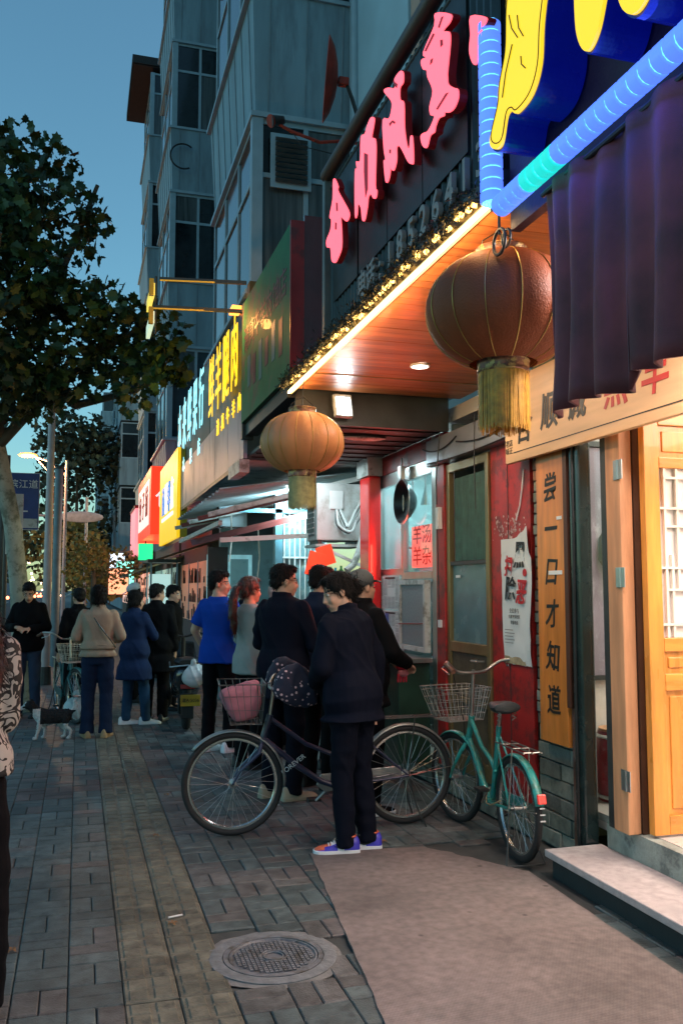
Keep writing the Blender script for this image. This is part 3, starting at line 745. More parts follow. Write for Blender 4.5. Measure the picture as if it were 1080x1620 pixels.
# dropped dark soffit beyond
ds = T('dropped_soffit', 'dark dropped soffit section beyond the wood canopy', 'canopy', (2.2, 7, 2.9))
bx('fascia', m_dsteel, ds, 1.56, 2.83, 6.53, 6.57, 2.88, CZ+.1)
bx('underside', M('dark_boarding', (.03, .032, .032), .5, var=.3, stretch=(1, 8, 1)), ds, 1.56, 2.83, 6.572, 8.7, 2.90, 2.93)
for k in range(8): bx('batten', m_black, ds, 1.58, 2.81, 6.7+k*.25, 6.72+k*.25, 2.888, 2.899)
ol = T('oval_ceiling_light', 'unlit oval ceiling light under the dark dropped soffit', 'lamp', (2.25, 7.0, 2.88))
MB().ell((0, 0, 0), (.21, .06, .03)).build('shade', m_grime, ol, local=True, smooth=True)
MB().torus((0, 0, .006), .2, .012, 'Z', 32, 6).build('rim', m_black, ol, local=True).scale = (1, .33, 1)

# LED strip along the edge and tinsel garland
ls = T('led_light_strip', 'warm white lit strip running along the outer canopy edge', 'light strip', (1.48, 4.8, 3.12))
bx('strip', E('warm_led', (1, .66, .26), 12), ls, 1.492, 1.506, 3.06, 6.50, 3.100, 3.114)
bx('cover', m_brass, ls, 1.513, 1.52, 3.06, 6.50, 3.09, 3.128)
for i in range(46):
    y = 3.1+i*.0735+rnd.uniform(-.02, .02)
    MB().ob((1.472+rnd.uniform(-.01, .008), y, 3.135+rnd.uniform(-.008, .03)), (.018, .024, .018), (rnd.random(), rnd.random(), 0)).build('bulb', E('bulb_glow', (1, .52, .12), 5), ls, fix=False)
lamp('edge_light', 'AREA', (1.53, 4.8, 3.085), 9, (1, .60, .28), .03, (0, math.radians(-35), 0), ls, sizey=3.3)
gr = MB()
for k in range(2800):
    y = rnd.uniform(3.05, 6.5); z = 3.13+abs(rnd.gauss(0, .035)); x = 1.462-abs(rnd.gauss(0, .022))
    a = Vector((rnd.gauss(0, 1), rnd.gauss(0, 1), rnd.gauss(0, 1))).normalized(); b_ = a.orthogonal().normalized()
    p = Vector((x, y, z)); gr.add([p, p+a*.035+b_*.006, p+a*.035-b_*.006], [(0, 1, 2)])
lamp('edge_wash', 'AREA', (1.56, 4.8, 3.095), 6, (1, .58, .24), .05, (0, -PI/2, 0), ls, sizey=3.3)
gar = gr.build('garland', M('dark_tinsel', (.05, .045, .02), .35, metal=.4, var=.4), None, fix=False)
tag(gar, 'dark feathery tinsel garland running above the lit canopy edge', 'garland')

# neon fascia sign
sg = T('neon_fascia_sign', 'long dark corrugated fascia sign with glowing pink brush characters', 'sign', (1.6, 4.6, 3.2))
n = 150; vs = []
cor = MB()
for i in range(n+1):
    y = 3.05+2.42*i/n; x = 1.555+(.012 if (i % 4) < 2 else -.012)
    vs += [(x, y, 3.21), (x, y, 4.30)]
cor.add(vs, [(2*i, 2*i+2, 2*i+3, 2*i+1) for i in range(n)])
cor.build('corrugated_backing', M('dark_corrugated', (.035, .05, .055), .4, metal=.5, var=.25, scale=4), sg)
bx('backing_board', m_black, sg, 1.575, 1.60, 3.05, 5.47, 3.21, 4.30)
MB().cyl((1.52, 2.9, 4.36), (1.52, 5.5, 4.36), .045, n=12).build('top_rail', M('brown_rail', (.10, .065, .055), .5, metal=.4), sg, smooth=True)
MB().cyl((1.55, 2.9, 4.27), (1.55, 5.5, 4.27), .014).build('lower_rail', m_dsteel, sg)
bx('end_post', M('grey_post', (.16, .18, .18), .5, metal=.3), sg, 1.50, 1.60, 5.471, 5.53, 3.2, 4.34)
neon = E('pink_neon', (1, .09, .125), 1.5, (.8, .2, .25))
red_back = M('neon_return_red', (.06, .004, .006), .5, emis=(1, .01, .03), es=.02)
NEON = [[(5.091, 4.15), (5.015, 4.066), (5.022, 4.042), (4.904, 3.926), (4.799, 3.822), (4.781, 3.779), (4.833, 3.769), (4.904, 3.814), (4.959, 3.847), (4.941, 3.76), (4.941, 3.653), (5.014, 3.617), (5.082, 3.609), (5.16, 3.654), (5.187, 3.741), (5.268, 3.778), (5.281, 3.828), (5.188, 3.859), (5.168, 3.917), (5.208, 3.956), (5.137, 4.038), (5.13, 4.146)], [(4.38, 4.168), (4.322, 4.132), (4.337, 4.092), (4.366, 4.049), (4.309, 4.01), (4.295, 3.936), (4.311, 3.754), (4.283, 3.713), (4.298, 3.681), (4.341, 3.695), (4.384, 3.738), (4.429, 3.739), (4.444, 3.697), (4.49, 3.638), (4.536, 3.657), (4.561, 3.737), (4.615, 3.78), (4.631, 3.726), (4.671, 3.743), (4.669, 3.997), (4.63, 3.989), (4.646, 4.048), (4.572, 4.017), (4.558, 4.146), (4.486, 4.13), (4.44, 4.155)], [(3.922, 4.164), (3.878, 4.13), (3.879, 4.082), (3.911, 4.082), (3.928, 4.074), (3.924, 4.018), (3.872, 3.972), (3.867, 3.847), (3.833, 3.735), (3.799, 3.709), (3.787, 3.754), (3.76, 3.74), (3.749, 3.617), (3.778, 3.618), (3.823, 3.653), (3.892, 3.738), (3.94, 3.788), (3.977, 3.797), (3.978, 3.736), (4.016, 3.7), (4.054, 3.723), (4.066, 3.751), (4.08, 3.703), (4.112, 3.682), (4.146, 3.706), (4.171, 3.82), (4.144, 3.816), (4.17, 3.893), (4.182, 4.049), (4.089, 4.008), (4.049, 4.033), (4.049, 4.078), (4.153, 4.183), (4.153, 4.201), (4.087, 4.173), (4.01, 4.125), (3.984, 4.133), (4.001, 4.17)], [(3.468, 4.169), (3.3, 4.055), (3.31, 4.025), (3.384, 4.033), (3.32, 3.988), (3.308, 3.946), (3.322, 3.886), (3.343, 3.82), (3.343, 3.798), (3.335, 3.762), (3.282, 3.716), (3.238, 3.684), (3.234, 3.644), (3.275, 3.622), (3.329, 3.632), (3.375, 3.657), (3.384, 3.646), (3.441, 3.665), (3.481, 3.646), (3.491, 3.628), (3.541, 3.637), (3.573, 3.605), (3.604, 3.611), (3.639, 3.646), (3.655, 3.691), (3.623, 3.691), (3.561, 3.672), (3.49, 3.698), (3.533, 3.73), (3.544, 3.776), (3.506, 3.828), (3.565, 3.926), (3.575, 3.965), (3.616, 3.993), (3.643, 4.038), (3.63, 4.051), (3.584, 4.032), (3.615, 4.075), (3.48, 4.118)], [(3.104, 3.918), (2.965, 3.823), (2.973, 3.801), (3.004, 3.806), (3.005, 3.768), (3.036, 3.787), (3.047, 3.697), (3.071, 3.691), (3.102, 3.73), (3.12, 3.785), (3.107, 3.842)]]
GAPS = [[(5.052, 3.979), (5.022, 3.964), (5.014, 3.908), (5.045, 3.923)], [(5.067, 3.859), (5.041, 3.846), (5.044, 3.803), (5.075, 3.819)], [(4.49, 4.022), (4.426, 3.981), (4.428, 3.787), (4.468, 3.756), (4.494, 3.915)], [(4.076, 3.974), (4.025, 3.965), (3.985, 3.934), (4, 3.932), (4.03, 3.957), (4.066, 3.955)], [(4.017, 4.17), (3.952, 4.114), (3.962, 4.1), (3.992, 4.128)], [(4.073, 3.836), (4.052, 3.824), (4.058, 3.806), (4.078, 3.82)], [(3.354, 3.73), (3.327, 3.719), (3.446, 3.707), (3.461, 3.718)], [(3.488, 4.087), (3.473, 4.073), (3.573, 4.054), (3.592, 4.067)], [(3.408, 4.005), (3.385, 3.993), (3.382, 3.967), (3.405, 3.971)], [(3.392, 4.101), (3.373, 4.092), (3.418, 4.067), (3.431, 4.079)], [(3.519, 3.981), (3.495, 3.974), (3.503, 3.959), (3.528, 3.963)]]
def smooth_poly(pts, k=3):
    out = []; n = len(pts); pts = [Vector(p) for p in pts]
    for i in range(n):
        p0, p1, p2, p3 = pts[i-1], pts[i], pts[(i+1) % n], pts[(i+2) % n]
        for s_ in range(k):
            t = s_/k; out.append(.5*((2*p1)+(-p0+p2)*t+(2*p0-5*p1+4*p2-p3)*t*t+(-p0+3*p1-3*p2+p3)*t*t*t))
    return out
for pts in NEON:
    q = smooth_poly(pts); c = sum(q, Vector((0, 0)))/len(q)
    MB().prism(q, lambda u, v: (1.458, u, v), lambda u, v: (1.464, u, v)).build('neon_character', neon, sg)
    MB().prism(q, lambda u, v: (1.4645, c.x+(u-c.x)*1.02, c.y+(v-c.y)*1.01), lambda u, v: (1.50, c.x+(u-c.x)*1.02, c.y+(v-c.y)*1.01)).build('character_return', red_back, sg)
for pts in GAPS:
    MB().prism(pts, lambda u, v: (1.4555, u, v), lambda u, v: (1.4578, u, v)).build('stroke_gap', M('neon_gap_red', (.12, .005, .01), .5, emis=(.5, .01, .03), es=.25), sg)
# black backing blocks behind characters (stepped)
for i, y in enumerate((5.12, 4.58, 4.08, 3.56)):
    bx('letter_backing', m_black, sg, 1.535, 1.541, y-.25, y+.26, 3.46, 4.24)
dgm = M('grey_metal_digits', (.30, .27, .27), .5)
for i, ch in enumerate('电话:18526413'):
    y = 4.72-i*.157
    text('phone_character', ch, dgm, sg, (1.525, y, 3.345), .17 if i < 2 else .2, .012, off=.004, sx=.9)
lamp('neon_glow', 'AREA', (1.40, 4.2, 3.85), 7, (1, .06, .10), .5, (0, PI/2, 0), sg, sizey=2.2)
# rear side of sign: nothing; side return glow onto red cabinet
# ---------------- lanterns ----------------
def lantern(name, label, loc, R, hgt, silk, cut, fringe_len, fringe_mat, group):
    t = T(name, label, 'lantern', loc, 0, group)
    cutv = cut; nn = 20; k = 14; vs = []; seg = 96
    zs = [-math.cos(PI*(.13+.74*j/k)) for j in range(k+1)]
    b = MB(); prof = []
    for j in range(k+1):
        a = PI*(.13+.74*j/k); prof.append((math.sin(a)**.9, -math.cos(a)/.92))
    for i in range(seg):
        ph = 2*PI*i/seg; q = 1+.018*(abs(math.sin(ph*cutv/2))-.5)
        for (r, z) in prof: vs.append((R*r*q*math.cos(ph), R*r*q*math.sin(ph), z*hgt/2))
    m = k+1
    b.add(vs, [(i*m+j, ((i+1) % seg)*m+j, ((i+1) % seg)*m+j+1, i*m+j+1) for i in range(seg) for j in range(k)])
    b.build('silk_body', silk, t, local=True, smooth=True)
    rb_ = MB()
    for i in range(cutv):
        ph = 2*PI*i/cutv
        rb_.tube([(R*1.0*r*math.cos(ph), R*1.0*r*math.sin(ph), z*hgt/2) for (r, z) in prof], .0022, 5)
    rb_.build('gold_ribs', M('gold_rib', (.50, .32, .09), .35, metal=.6, var=.1), t, local=True, smooth=True)
    rr = R*.335; cm = M('patterned_collar', (.20, .09, .06), .4, metal=.3, var=.6, scale=30, col2=(.45, .32, .12), c2scale=25, c2w=.05)
    for (z0, z1) in ((hgt*.47, hgt*.47+.055), (-hgt*.47-.055, -hgt*.47)):
        MB().lathe([(rr*.94, z0), (rr, z0), (rr*1.03, z0+.005), (rr, z0+.01), (rr, z1-.01), (rr*1.03, z1-.005), (rr, z1), (rr*.94, z1)], (0, 0, 0), 32).build('collar', cm, t, local=True, smooth=True)
    MB().cyl((0, 0, hgt*.48), (0, 0, hgt*.48+.012), rr*.93, n=24).build('top_disc', m_brass, t, local=True)
    fr = MB(); zf = -hgt*.47-.05
    for i in range(420):
        a = 2*PI*i/420; r = rr*rnd.uniform(.93, 1.0); L_ = fringe_len*rnd.uniform(.9, 1.04)
        p0 = Vector((r*math.cos(a), r*math.sin(a), zf)); p1 = Vector((r*1.02*math.cos(a+.03*rnd.gauss(0, 1)), r*1.02*math.sin(a+.02), zf-L_)); tg = Vector((-math.sin(a), math.cos(a), 0))*.0017
        fr.add([p0-tg, p0+tg, p1+tg, p1-tg], [(0, 1, 2, 3)])
    stuff(fr.build('fringe', fringe_mat, t, local=True, fix=False))
    MB().tube([(0, 0, hgt*.48), (0, 0, hgt*.48+.12)], .004, 6).build('hanger', m_dsteel, t, local=True)
    for s in (-1, 1): MB().tube([(s*rr*.9, 0, hgt*.5), (s*rr*.8, 0, hgt*.5+.07), (0, 0, hgt*.5+.13)], .003, 6).build('wire', m_dsteel, t, local=True)
    return t
silk1 = M('dusty_maroon_silk', (.25, .062, .022), .6, var=.25, scale=4, col2=(.16, .045, .018), c2scale=3, c2w=.35, sheen=0, spec=.25, bump=.35, bscale=120)
silk2 = M('faded_orange_silk', (.55, .22, .08), .5, var=.12, scale=4, col2=(.42, .25, .11), c2scale=3, c2w=.35, sheen=0, bump=.15, bscale=300)
f1 = M('amber_fringe', (.55, .27, .03), .5, var=.3, scale=30); f2 = M('pale_gold_fringe', (.42, .38, .16), .5, var=.3, scale=30)
lantern('lantern', 'large dusty maroon silk lantern hanging beside the purple velvet curtain', (1.70, 3.34, 2.79), .325, .46, silk1, 14, .25, f1, 'silk lanterns under the canopy')
lantern('lantern', 'faded orange silk lantern hanging under the far end of the lit canopy edge', (1.46, 5.9, 2.62), .29, .40, silk2, 16, .22, f2, 'silk lanterns under the canopy')
tag(MB().tube([(1.46, 5.9, 2.93), (1.47, 5.9, 3.09)], .003, 6).build('wire', m_dsteel), 'thin wire from the canopy edge down to the far orange lantern', 'wire')

# downlight + flood
dl = T('downlight', 'lit round white downlight recessed in the wood canopy', 'lamp', (2.19, 5.53, 3.12))
MB().torus((0, 0, .004), .062, .008, 'Z', 28, 6).build('ring', m_white, dl, local=True, smooth=True)
MB().cyl((0, 0, 0), (0, 0, .006), .056, n=24).build('lens', E('downlight_lens', (1, .93, .85), 9), dl, local=True)
lamp('downlight_lamp', 'AREA', (2.19, 5.53, 3.11), 7, (1, .80, .62), .1, (0, 0, 0), dl)
fl = T('floodlight', 'square white floodlight with bright lit glass on the fascia', 'lamp', (1.92, 6.47, 3.02))
MB().ob((0, 0, 0), (.15, .05, .19), (-.25, 0, .1)).build('housing', m_grime, fl, local=True, bevel=.01)
MB().ob((0, -.03, -.006), (.115, .012, .145), (-.25, 0, .1)).build('lens', E('flood_lens', (.85, .97, 1), 8), fl, local=True)
MB().tube([(-.08, .01, 0), (-.08, .03, .11), (.08, .03, .11), (.08, .01, 0)], .006, 6).build('bracket', m_dsteel, fl, local=True)
lamp('flood_lamp', 'SPOT', (1.92, 6.40, 3.0), 9, (.82, .97, 1), .06, (math.radians(52), 0, math.radians(150)), fl, spot=math.radians(130))

# =============== NEAR SHOP: blue light-box sign y<3.03 ===============
bs = T('blue_tube_sign', 'dark fascia with glowing blue light tubes and yellow channel letters', 'sign', (1.6, 2.2, 3.2))
bx('fascia', M('purple_black_fascia', (.045, .022, .04), .45, var=.3, scale=6), bs, 1.58, 1.62, .9, 3.02, 3.0, 4.6)
bt = E('blue_tube', (.09, .20, 1), .95, (.1, .3, .9)); gt = E('green_tube', (.01, .42, .38), 1.3)
def tubes(a, b, r, n, greens=()):
    a, b = Vector(a), Vector(b)
    for i in range(n):
        p, q = a+(b-a)*(i+.05)/n, a+(b-a)*(i+.95)/n
        d = (b-a).normalized()
        MB().tube([p, p+d*.004, q-d*.004, q], [r*.86, r, r, r*.86], 16).build('tube_segment', gt if i in greens else bt, bs, smooth=True)
    MB().cyl(a, b, r*.86, n=12).build('tube_core', M('blue_tube_core', (.05, .3, .6), .3, emis=(.12, .55, 1), es=1.6), bs, smooth=True)
tubes((1.50, 2.95, 3.06), (1.50, .9, 3.06), .042, 38, (4, 5, 6, 7))
tubes((1.50, 3.02, 3.10), (1.50, 3.02, 3.84), .045, 16)
lampb = lamp('tube_glow', 'AREA', (1.44, 2.0, 3.1), 2, (.05, .10, 1), .12, (0, PI/2+.0, 0), bs, sizey=1.9)
lamp('tube_glow_down', 'AREA', (1.47, 2.0, 3.0), 2.2, (.06, .08, 1), .1, (0, math.radians(25), 0), bs, sizey=1.9)
yel = E('yellow_face', (1, .62, .01), .8, (.8, .6, .05)); ret = M('blue_return', (.008, .012, .16), .25, emis=(.0, .01, .6), es=.10)
# plain rounded channel shapes
def chan(name, pts, x0, x1, outline=True):
    pts = [Vector((p[0], p[1])) for p in pts]
    # smooth closed curve
    out = []; n = len(pts)
    for i in range(n):
        p0, p1, p2, p3 = pts[i-1], pts[i], pts[(i+1) % n], pts[(i+2) % n]
        for s in range(6):
            t = s/6; out.append(.5*((2*p1)+(-p0+p2)*t+(2*p0-5*p1+4*p2-p3)*t*t+(-p0+3*p1-3*p2+p3)*t*t*t))
    MB().prism(out, lambda u, v: (x0, u, v), lambda u, v: (x0+.012, u, v)).build(name+'_face', yel, bs)
    c = sum(out, Vector((0, 0)))/len(out)
    o2 = [c+(p-c)*1.03 for p in out]
    MB().prism(o2, lambda u, v: (x0+.0125, u, v), lambda u, v: (x1, u, v)).build(name+'_return', ret, bs)
    if outline:
        o3 = [c+(p-c)*.93 for p in out]
        MB().tube([(x0-.001, p.x, p.y) for p in o3], .0022, 5, closed=True).build('contour_line', m_ink, bs)
    return c
chan('yellow_letter', [(2.80, 3.20), (2.74, 3.19), (2.70, 3.27), (2.66, 3.27), (2.62, 3.24), (2.52, 3.25), (2.46, 3.32), (2.44, 3.45), (2.40, 3.60), (2.36, 3.85), (2.60, 3.85), (2.68, 3.70), (2.70, 3.52), (2.75, 3.42), (2.77, 3.34), (2.83, 3.25)], 1.40, 1.57)
for (a, b, c, d) in ((2.66, 3.62, 2.60, 3.50), (2.60, 3.58, 2.56, 3.48), (2.72, 3.35, 2.64, 3.50), (2.58, 3.42, 2.55, 3.36)):
    MB().tube([(1.398, a, b), (1.398, (a+c)/2+.012, (b+d)/2), (1.398, c, d)], .0022, 5).build('contour_line', m_ink, bs)
chan('yellow_letter', [(2.24, 3.50), (2.24, 3.30), (2.19, 3.20), (2.13, 3.22), (2.08, 3.32), (2.0, 3.50), (1.98, 3.7), (2.14, 3.7), (2.17, 3.45), (2.21, 3.42)], 1.40, 1.57, False)
chan('yellow_letter', [(2.02, 3.60), (2.03, 3.30), (1.98, 3.18), (1.90, 3.17), (1.80, 3.30), (1.72, 3.45), (1.72, 3.7), (1.9, 3.8)], 1.40, 1.57, False)
# canopy underside of near shop
bx('canopy_underside', M('near_soffit', (.08, .05, .04), .6), bs, 1.62, 2.89, .9, 3.0, 3.10, 3.14)
hk = T('cable_coil', 'coiled black cable hanging below the corner of the blue tubes', 'cable', (1.55, 3.06, 3.0))
MB().torus((0, 0, -.03), .05, .007, 'X', 24, 6).build('coil', m_black, hk, local=True, smooth=True)
MB().torus((.02, -.02, -.02), .035, .005, 'X', 24, 6).build('coil', m_dsteel, hk, local=True, smooth=True)
MB().tube([(0, 0, .1), (0, 0, 0)], .006).build('lead', m_black, hk, local=True)

# velvet curtain
cv = T('velvet_curtain', 'heavy purple maroon velvet door curtain hanging below the blue tube', 'curtain', (1.55, 2.0, 3.05))
nu, nv = 150, 16; vs = []
for j in range(nv+1):
    t = j/nv
    for i in range(nu+1):
        s = i/nu; y = 2.70-1.75*s
        zb = 2.20+.035*noise.noise(Vector((s*4, 0, 0)))+(.0 if s < .28 else .055)
        z = 3.02+(zb-3.02)*t
        A = .010+.018*t
        x = 1.555+A*math.sin(s*78+1.2*math.sin(s*9)+t*.8)+.5*A*math.sin(s*23+2)+.02*noise.noise(Vector((s*7, t*1.5, 4)))
        if abs(s-.28) < .006: x += .03
        vs.append((x, y, z))
cb = MB(); cb.add(vs, [(j*(nu+1)+i, j*(nu+1)+i+1, (j+1)*(nu+1)+i+1, (j+1)*(nu+1)+i) for j in range(nv) for i in range(nu)])
vel = M('velvet', (.19, .036, .045), .7, var=.5, scale=5, sheen=.12, bump=.25, bscale=400)
co = cb.build('cloth', vel, cv, smooth=True); sf = co.modifiers.new('s', 'SOLIDIFY'); sf.thickness = .012
MB().tube([(1.55, 2.72, 3.01), (1.55, .9, 3.01)], .01).build('rod', m_dsteel, cv)
# lamp that lights the doorway under the near canopy (restaurant door light)
dd = T('doorway_light', 'round lit ceiling light under the near canopy in front of the doorway', 'lamp', (2.3, 2.6, 3.09))
MB().cyl((0, 0, -.01), (0, 0, .008), .07, n=24).build('lens', E('door_lens', (1, .85, .75), 8), dd, local=True)
lamp('doorway_lamp', 'AREA', (2.3, 2.9, 3.07), 40, (1, .83, .78), .3, (0, 0, 0), dd)

# =============== GREEN SIGN BOARD y 6.25..8.3 ===============
gs = T('green_sign_box', 'old green painted sign box with red end panel beyond the neon sign', 'sign', (1.6, 7.2, 3.2))
m_gs = M('weathered_green_sign', (.02, .16, .07), .65, var=.3, scale=3, col2=(.17, .07, .08), c2scale=2.6, c2w=.16, coat=.03, bump=.2, bscale=25, spec=.2)
MB().b(1.46, 1.49, 6.29, 8.34, 3.20, 4.36).build('face', m_gs, gs)
MB().b(1.491, 1.90, 6.29, 8.34, 3.20, 4.36).build('box', M('dark_maroon_box', (.07, .018, .022), .3, coat=.5, col2=(.03, .012, .012), c2scale=3), gs)
bx('red_edge', m_red, gs, 1.455, 1.56, 6.262, 6.289, 3.19, 4.37)
bx('red_end_panel', M('glossy_dark_red', (.14, .02, .02), .12, var=.3, scale=3, coat=1.), gs, 1.561, 1.99, 6.27, 6.289, 3.15, 4.42)
for k in range(7):
    y = 6.5+k*.26
    text('worn_character', '清真牛羊肉馆店'[k], M('faded_maroon_letter', (.13, .035, .045), .5, var=.4, scale=12), gs, (1.4585, y if 0 else 8.1-k*.26, 3.95), .26, .001, off=.002)
for k in range(6):
    bx('painted_block', [M('faded_maroon_letter'), M('faded_teal_print', (.06, .17, .17), .5)][k % 2], gs, 1.4575, 1.4595, 6.55+k*.27, 6.68+k*.27, 3.42+.03*(k % 3), 3.72+.05*(k % 2))
bx('dark_corner_post', m_dsteel, gs, 1.47, 1.58, 8.345, 8.42, 3.05, 4.40)
bx('lower_rail', m_dsteel, gs, 1.50, 1.62, 6.54, 8.34, 3.08, 3.195)
# satellite dish, red spot camera
sdsh = T('satellite_dish', 'rusty red satellite dish on a bracket above the green sign', 'satellite dish', (1.92, 6.9, 5.5))
dsh = MB(); dsh.lathe([(.001, .07), (.10, .06), (.20, .025), (.26, -.02), (.265, -.015), (.2, .035), (.1, .072), (.001, .085)], (0, 0, 0), 28, 'X')
dish_o = dsh.build('dish', M('rusty_red', (.42, .04, .02), .6, var=.4, scale=8), sdsh, local=True, smooth=True); dish_o.scale = (1, .7, 1.45); dish_o.location = (0, 0, .42); dish_o.rotation_euler = (0, .08, -.25)
MB().tube([(.06, 0, .42), (.16, .02, .44), (.22, .03, .3), (.3, .03, .05), (.42, 0, -.2)], .017, 8).build('arm', m_dsteel, sdsh, local=True, smooth=True)
MB().ob((.14, .02, .43), (.09, .06, .07)).build('receiver', M('rusty_red', ()), sdsh, local=True, bevel=.008)
cc = T('street_camera', 'small red tinted lamp head on a horizontal arm above the green sign', 'camera', (1.55, 7.1, 5.52))
MB().tube([(-.02, 0, .05), (.1, 0, 0), (.35, 0, -.06), (.55, 0, -.02), (.9, .0, -.02), (1.35, 0, .0)], .014, 8).build('arm', M('rusty_red', ()), cc, local=True, smooth=True)
MB().cyl((-.08, -.01, .06), (.03, 0, .09), .05, .035, 14).build('head', m_dsteel, cc, local=True, smooth=True)
MB().cyl((-.085, -.012, .058), (-.08, -.01, .0605), .054, .054, 14).build('rim', M('rusty_red', ()), cc, local=True)
MB().tube([(.1, 0, 0), (.2, 0, -.12), (.6, 0, -.16), (.9, 0, -.1)], .004, 5).build('cable', m_black, cc, local=True, smooth=True)
# =============== APARTMENT BUILDING A (street wall at x=2.9, bays out to x=1.7) ===============
m_glass2 = M('curtained_window_glass', (.07, .085, .09), .15, var=.5, scale=3, bump=0, stretch=(6, 6, .3))
m_glass3 = M('dusk_sky_tinted_glass', (.025, .04, .05), .12, var=.4, scale=2, bump=0)  # lighter blue base carries the dusk sky reflected in some panes
def window_unit(par, x0, x1, y0, y1, z0, z1, face, ncol=2, transom=.32, ac=False):
    """window in a plane facing -Y (face='y', at y0) or facing -X (face='x', at x0)"""
    f = MB(); fw = .055; d = .05
    def P(u0, u1, v0, v1, p0, p1):
        if face == 'y': return (u0, u1, y0+p0, y0+p1, v0, v1)
        return (x0+p0, x0+p1, u0, u1, v0, v1)
    u0, u1 = (x0, x1) if face == 'y' else (y0, y1)
    f.b(*P(u0, u1, z0, z0+fw, 0, d)); f.b(*P(u0, u1, z1-fw, z1, 0, d))
    zt = z1-(z1-z0)*transom
    f.b(*P(u0, u1, zt-fw/2, zt+fw/2, .002, d-.002))
    for i in range(ncol+1):
        u = u0+(u1-u0)*i/ncol; a = max(u-fw/2, u0); b_ = min(u+fw/2, u1)
        if i == 0: b_ = u0+fw
        if i == ncol: a = u1-fw
        f.b(*P(a, b_, z0+fw+.001, z1-fw-.001, .001, d-.001))
    o = f.build('window', m_wframe, par)
    for i in range(ncol):
        a, b_ = u0+(u1-u0)*i/ncol+fw*.6, u0+(u1-u0)*(i+1)/ncol-fw*.6
        for (v0, v1) in ((z0+fw, zt-fw/2), (zt+fw/2, z1-fw)):
            MB().b(*P(a, b_, v0, v1, .02, .028)).build('pane', rnd.choice((m_dkglass, m_dkglass, m_glass2, m_glass3)), o, fix=False)
    return o

def bay(par, y0, y1, xo, xw, z, h=3.45, pr=.08, wallm=None, ncol=2, detail=True):
    """enclosed balcony: panelled parapet that flares over the slab, windows above"""
    wallm = wallm or m_panel
    zp = z+1.35
    b = MB()
    for (fx, fz0, fz1) in ((0, z, zp),):
        # parapet as three sheets with thickness, flared outwards at top
        b.add([(xo+.04, y0+.04, z), (xw, y0+.04, z), (xw, y1-.04, z), (xo+.04, y1-.04, z), (xo-pr*.3, y0-pr, zp), (xw, y0-pr, zp), (xw, y1+pr, zp), (xo-pr*.3, y1+pr, zp)],
              [(0, 1, 2, 3), (7, 6, 5, 4), (0, 4, 5, 1), (1, 5, 6, 2), (2, 6, 7, 3), (3, 7, 4, 0)])
    b.build('parapet', wallm, par)
    t = MB(); t.b(xo-pr, xw, y0-pr-.03, y1+pr+.03, zp, zp+.05); t.b(xo-.02, xw, y0-.02, y1+.02, z-.06, z-.002); t.build('sill', m_wframe, par)
    if detail:
        s_ = MB()
        k = 0; x = xo+.18
        while x < xw-.05: s_.beam((x, y0+.034, z+.02), (x, y0-pr-.004, zp-.01), .014, .012); x += .42
        y = y0+.2
        while y < y1-.1: s_.beam((xo+.034, y, z+.02), (xo-pr*.3-.004, y, zp-.01), .012, .014); y += .46
        s_.build('panel_joints', M('panel_joint_grey', (.2, .26, .3), .8), par)  # thin grey strips over the parapet panel joints
    window_unit(par, xo+.03, xw, y0+.03, 0, zp+.05, z+h-.06, 'y', ncol)
    window_unit(par, xo+.03, 0, y0+.09, y1-.03, zp+.05, z+h-.06, 'x', 3)
    bx('inner_dark', m_black, par, xo+.12, xw, y0+.12, y1-.12, zp+.06, z+h-.08)
    bx('corner_post', m_wframe, par, xo, xo+.12, y0, y0+.12, zp+.052, z+h-.062)

Z0 = 6.85
ap = T('apartment_block', 'pale blue grey apartment block with stacked enclosed balconies above the shop signs', 'building', (2.9, 18, 3.3))
MB().b(2.9, 9, 12.31, 31, 3.3, 17.9).build('wall', m_bldg, ap)
bx('side_wall', m_bldg, ap, 3.2, 9, 31.005, 31.2, 3.3, 17.9)
for (y0, y1) in ((9.2, 12.3), (18.9, 22.1), (26.0, 29.2)):
    for fl_ in range(4):
        z = Z0-3.45+fl_*3.45
        if y0 < 10 and fl_ > 2: continue
        bay(ap, y0, y1, 1.7, 2.895, z, detail=(y0 < 20), ncol=2)
for fl_ in range(4):   # recessed windows between bays
    z = Z0-3.45+fl_*3.45
    for y in (13.2, 15.8, 23.2): window_unit(ap, 2.85, 0, y, y+1.5, z+1.3, z+3.0, 'x', 2)
MB().cyl((2.8, 17.6, 3.3), (2.8, 17.6, 17.6), .06, n=10).build('drain_pipe', m_wframe, ap, smooth=True)
MB().cyl((2.8, 8.95, 3.3), (2.8, 8.95, 12), .05, n=10).build('drain_pipe', m_wframe, ap, smooth=True)
MB().torus((1.95, 18.74, 11.0), .28, .02, 'Y', 24, 6, .9, 5.2).build('coiled_cable', m_black, ap)
ev = MB(); ev.b(1.15, 2.9, 25.9, 29.4, 17.3, 17.55); ev.build('eave', M('dark_eave', (.02, .018, .018), .8), ap)
bx('eave_soffit', M('brown_eave_soffit', (.05, .032, .03), .8), ap, 1.2, 2.88, 25.95, 29.3, 17.27, 17.298)
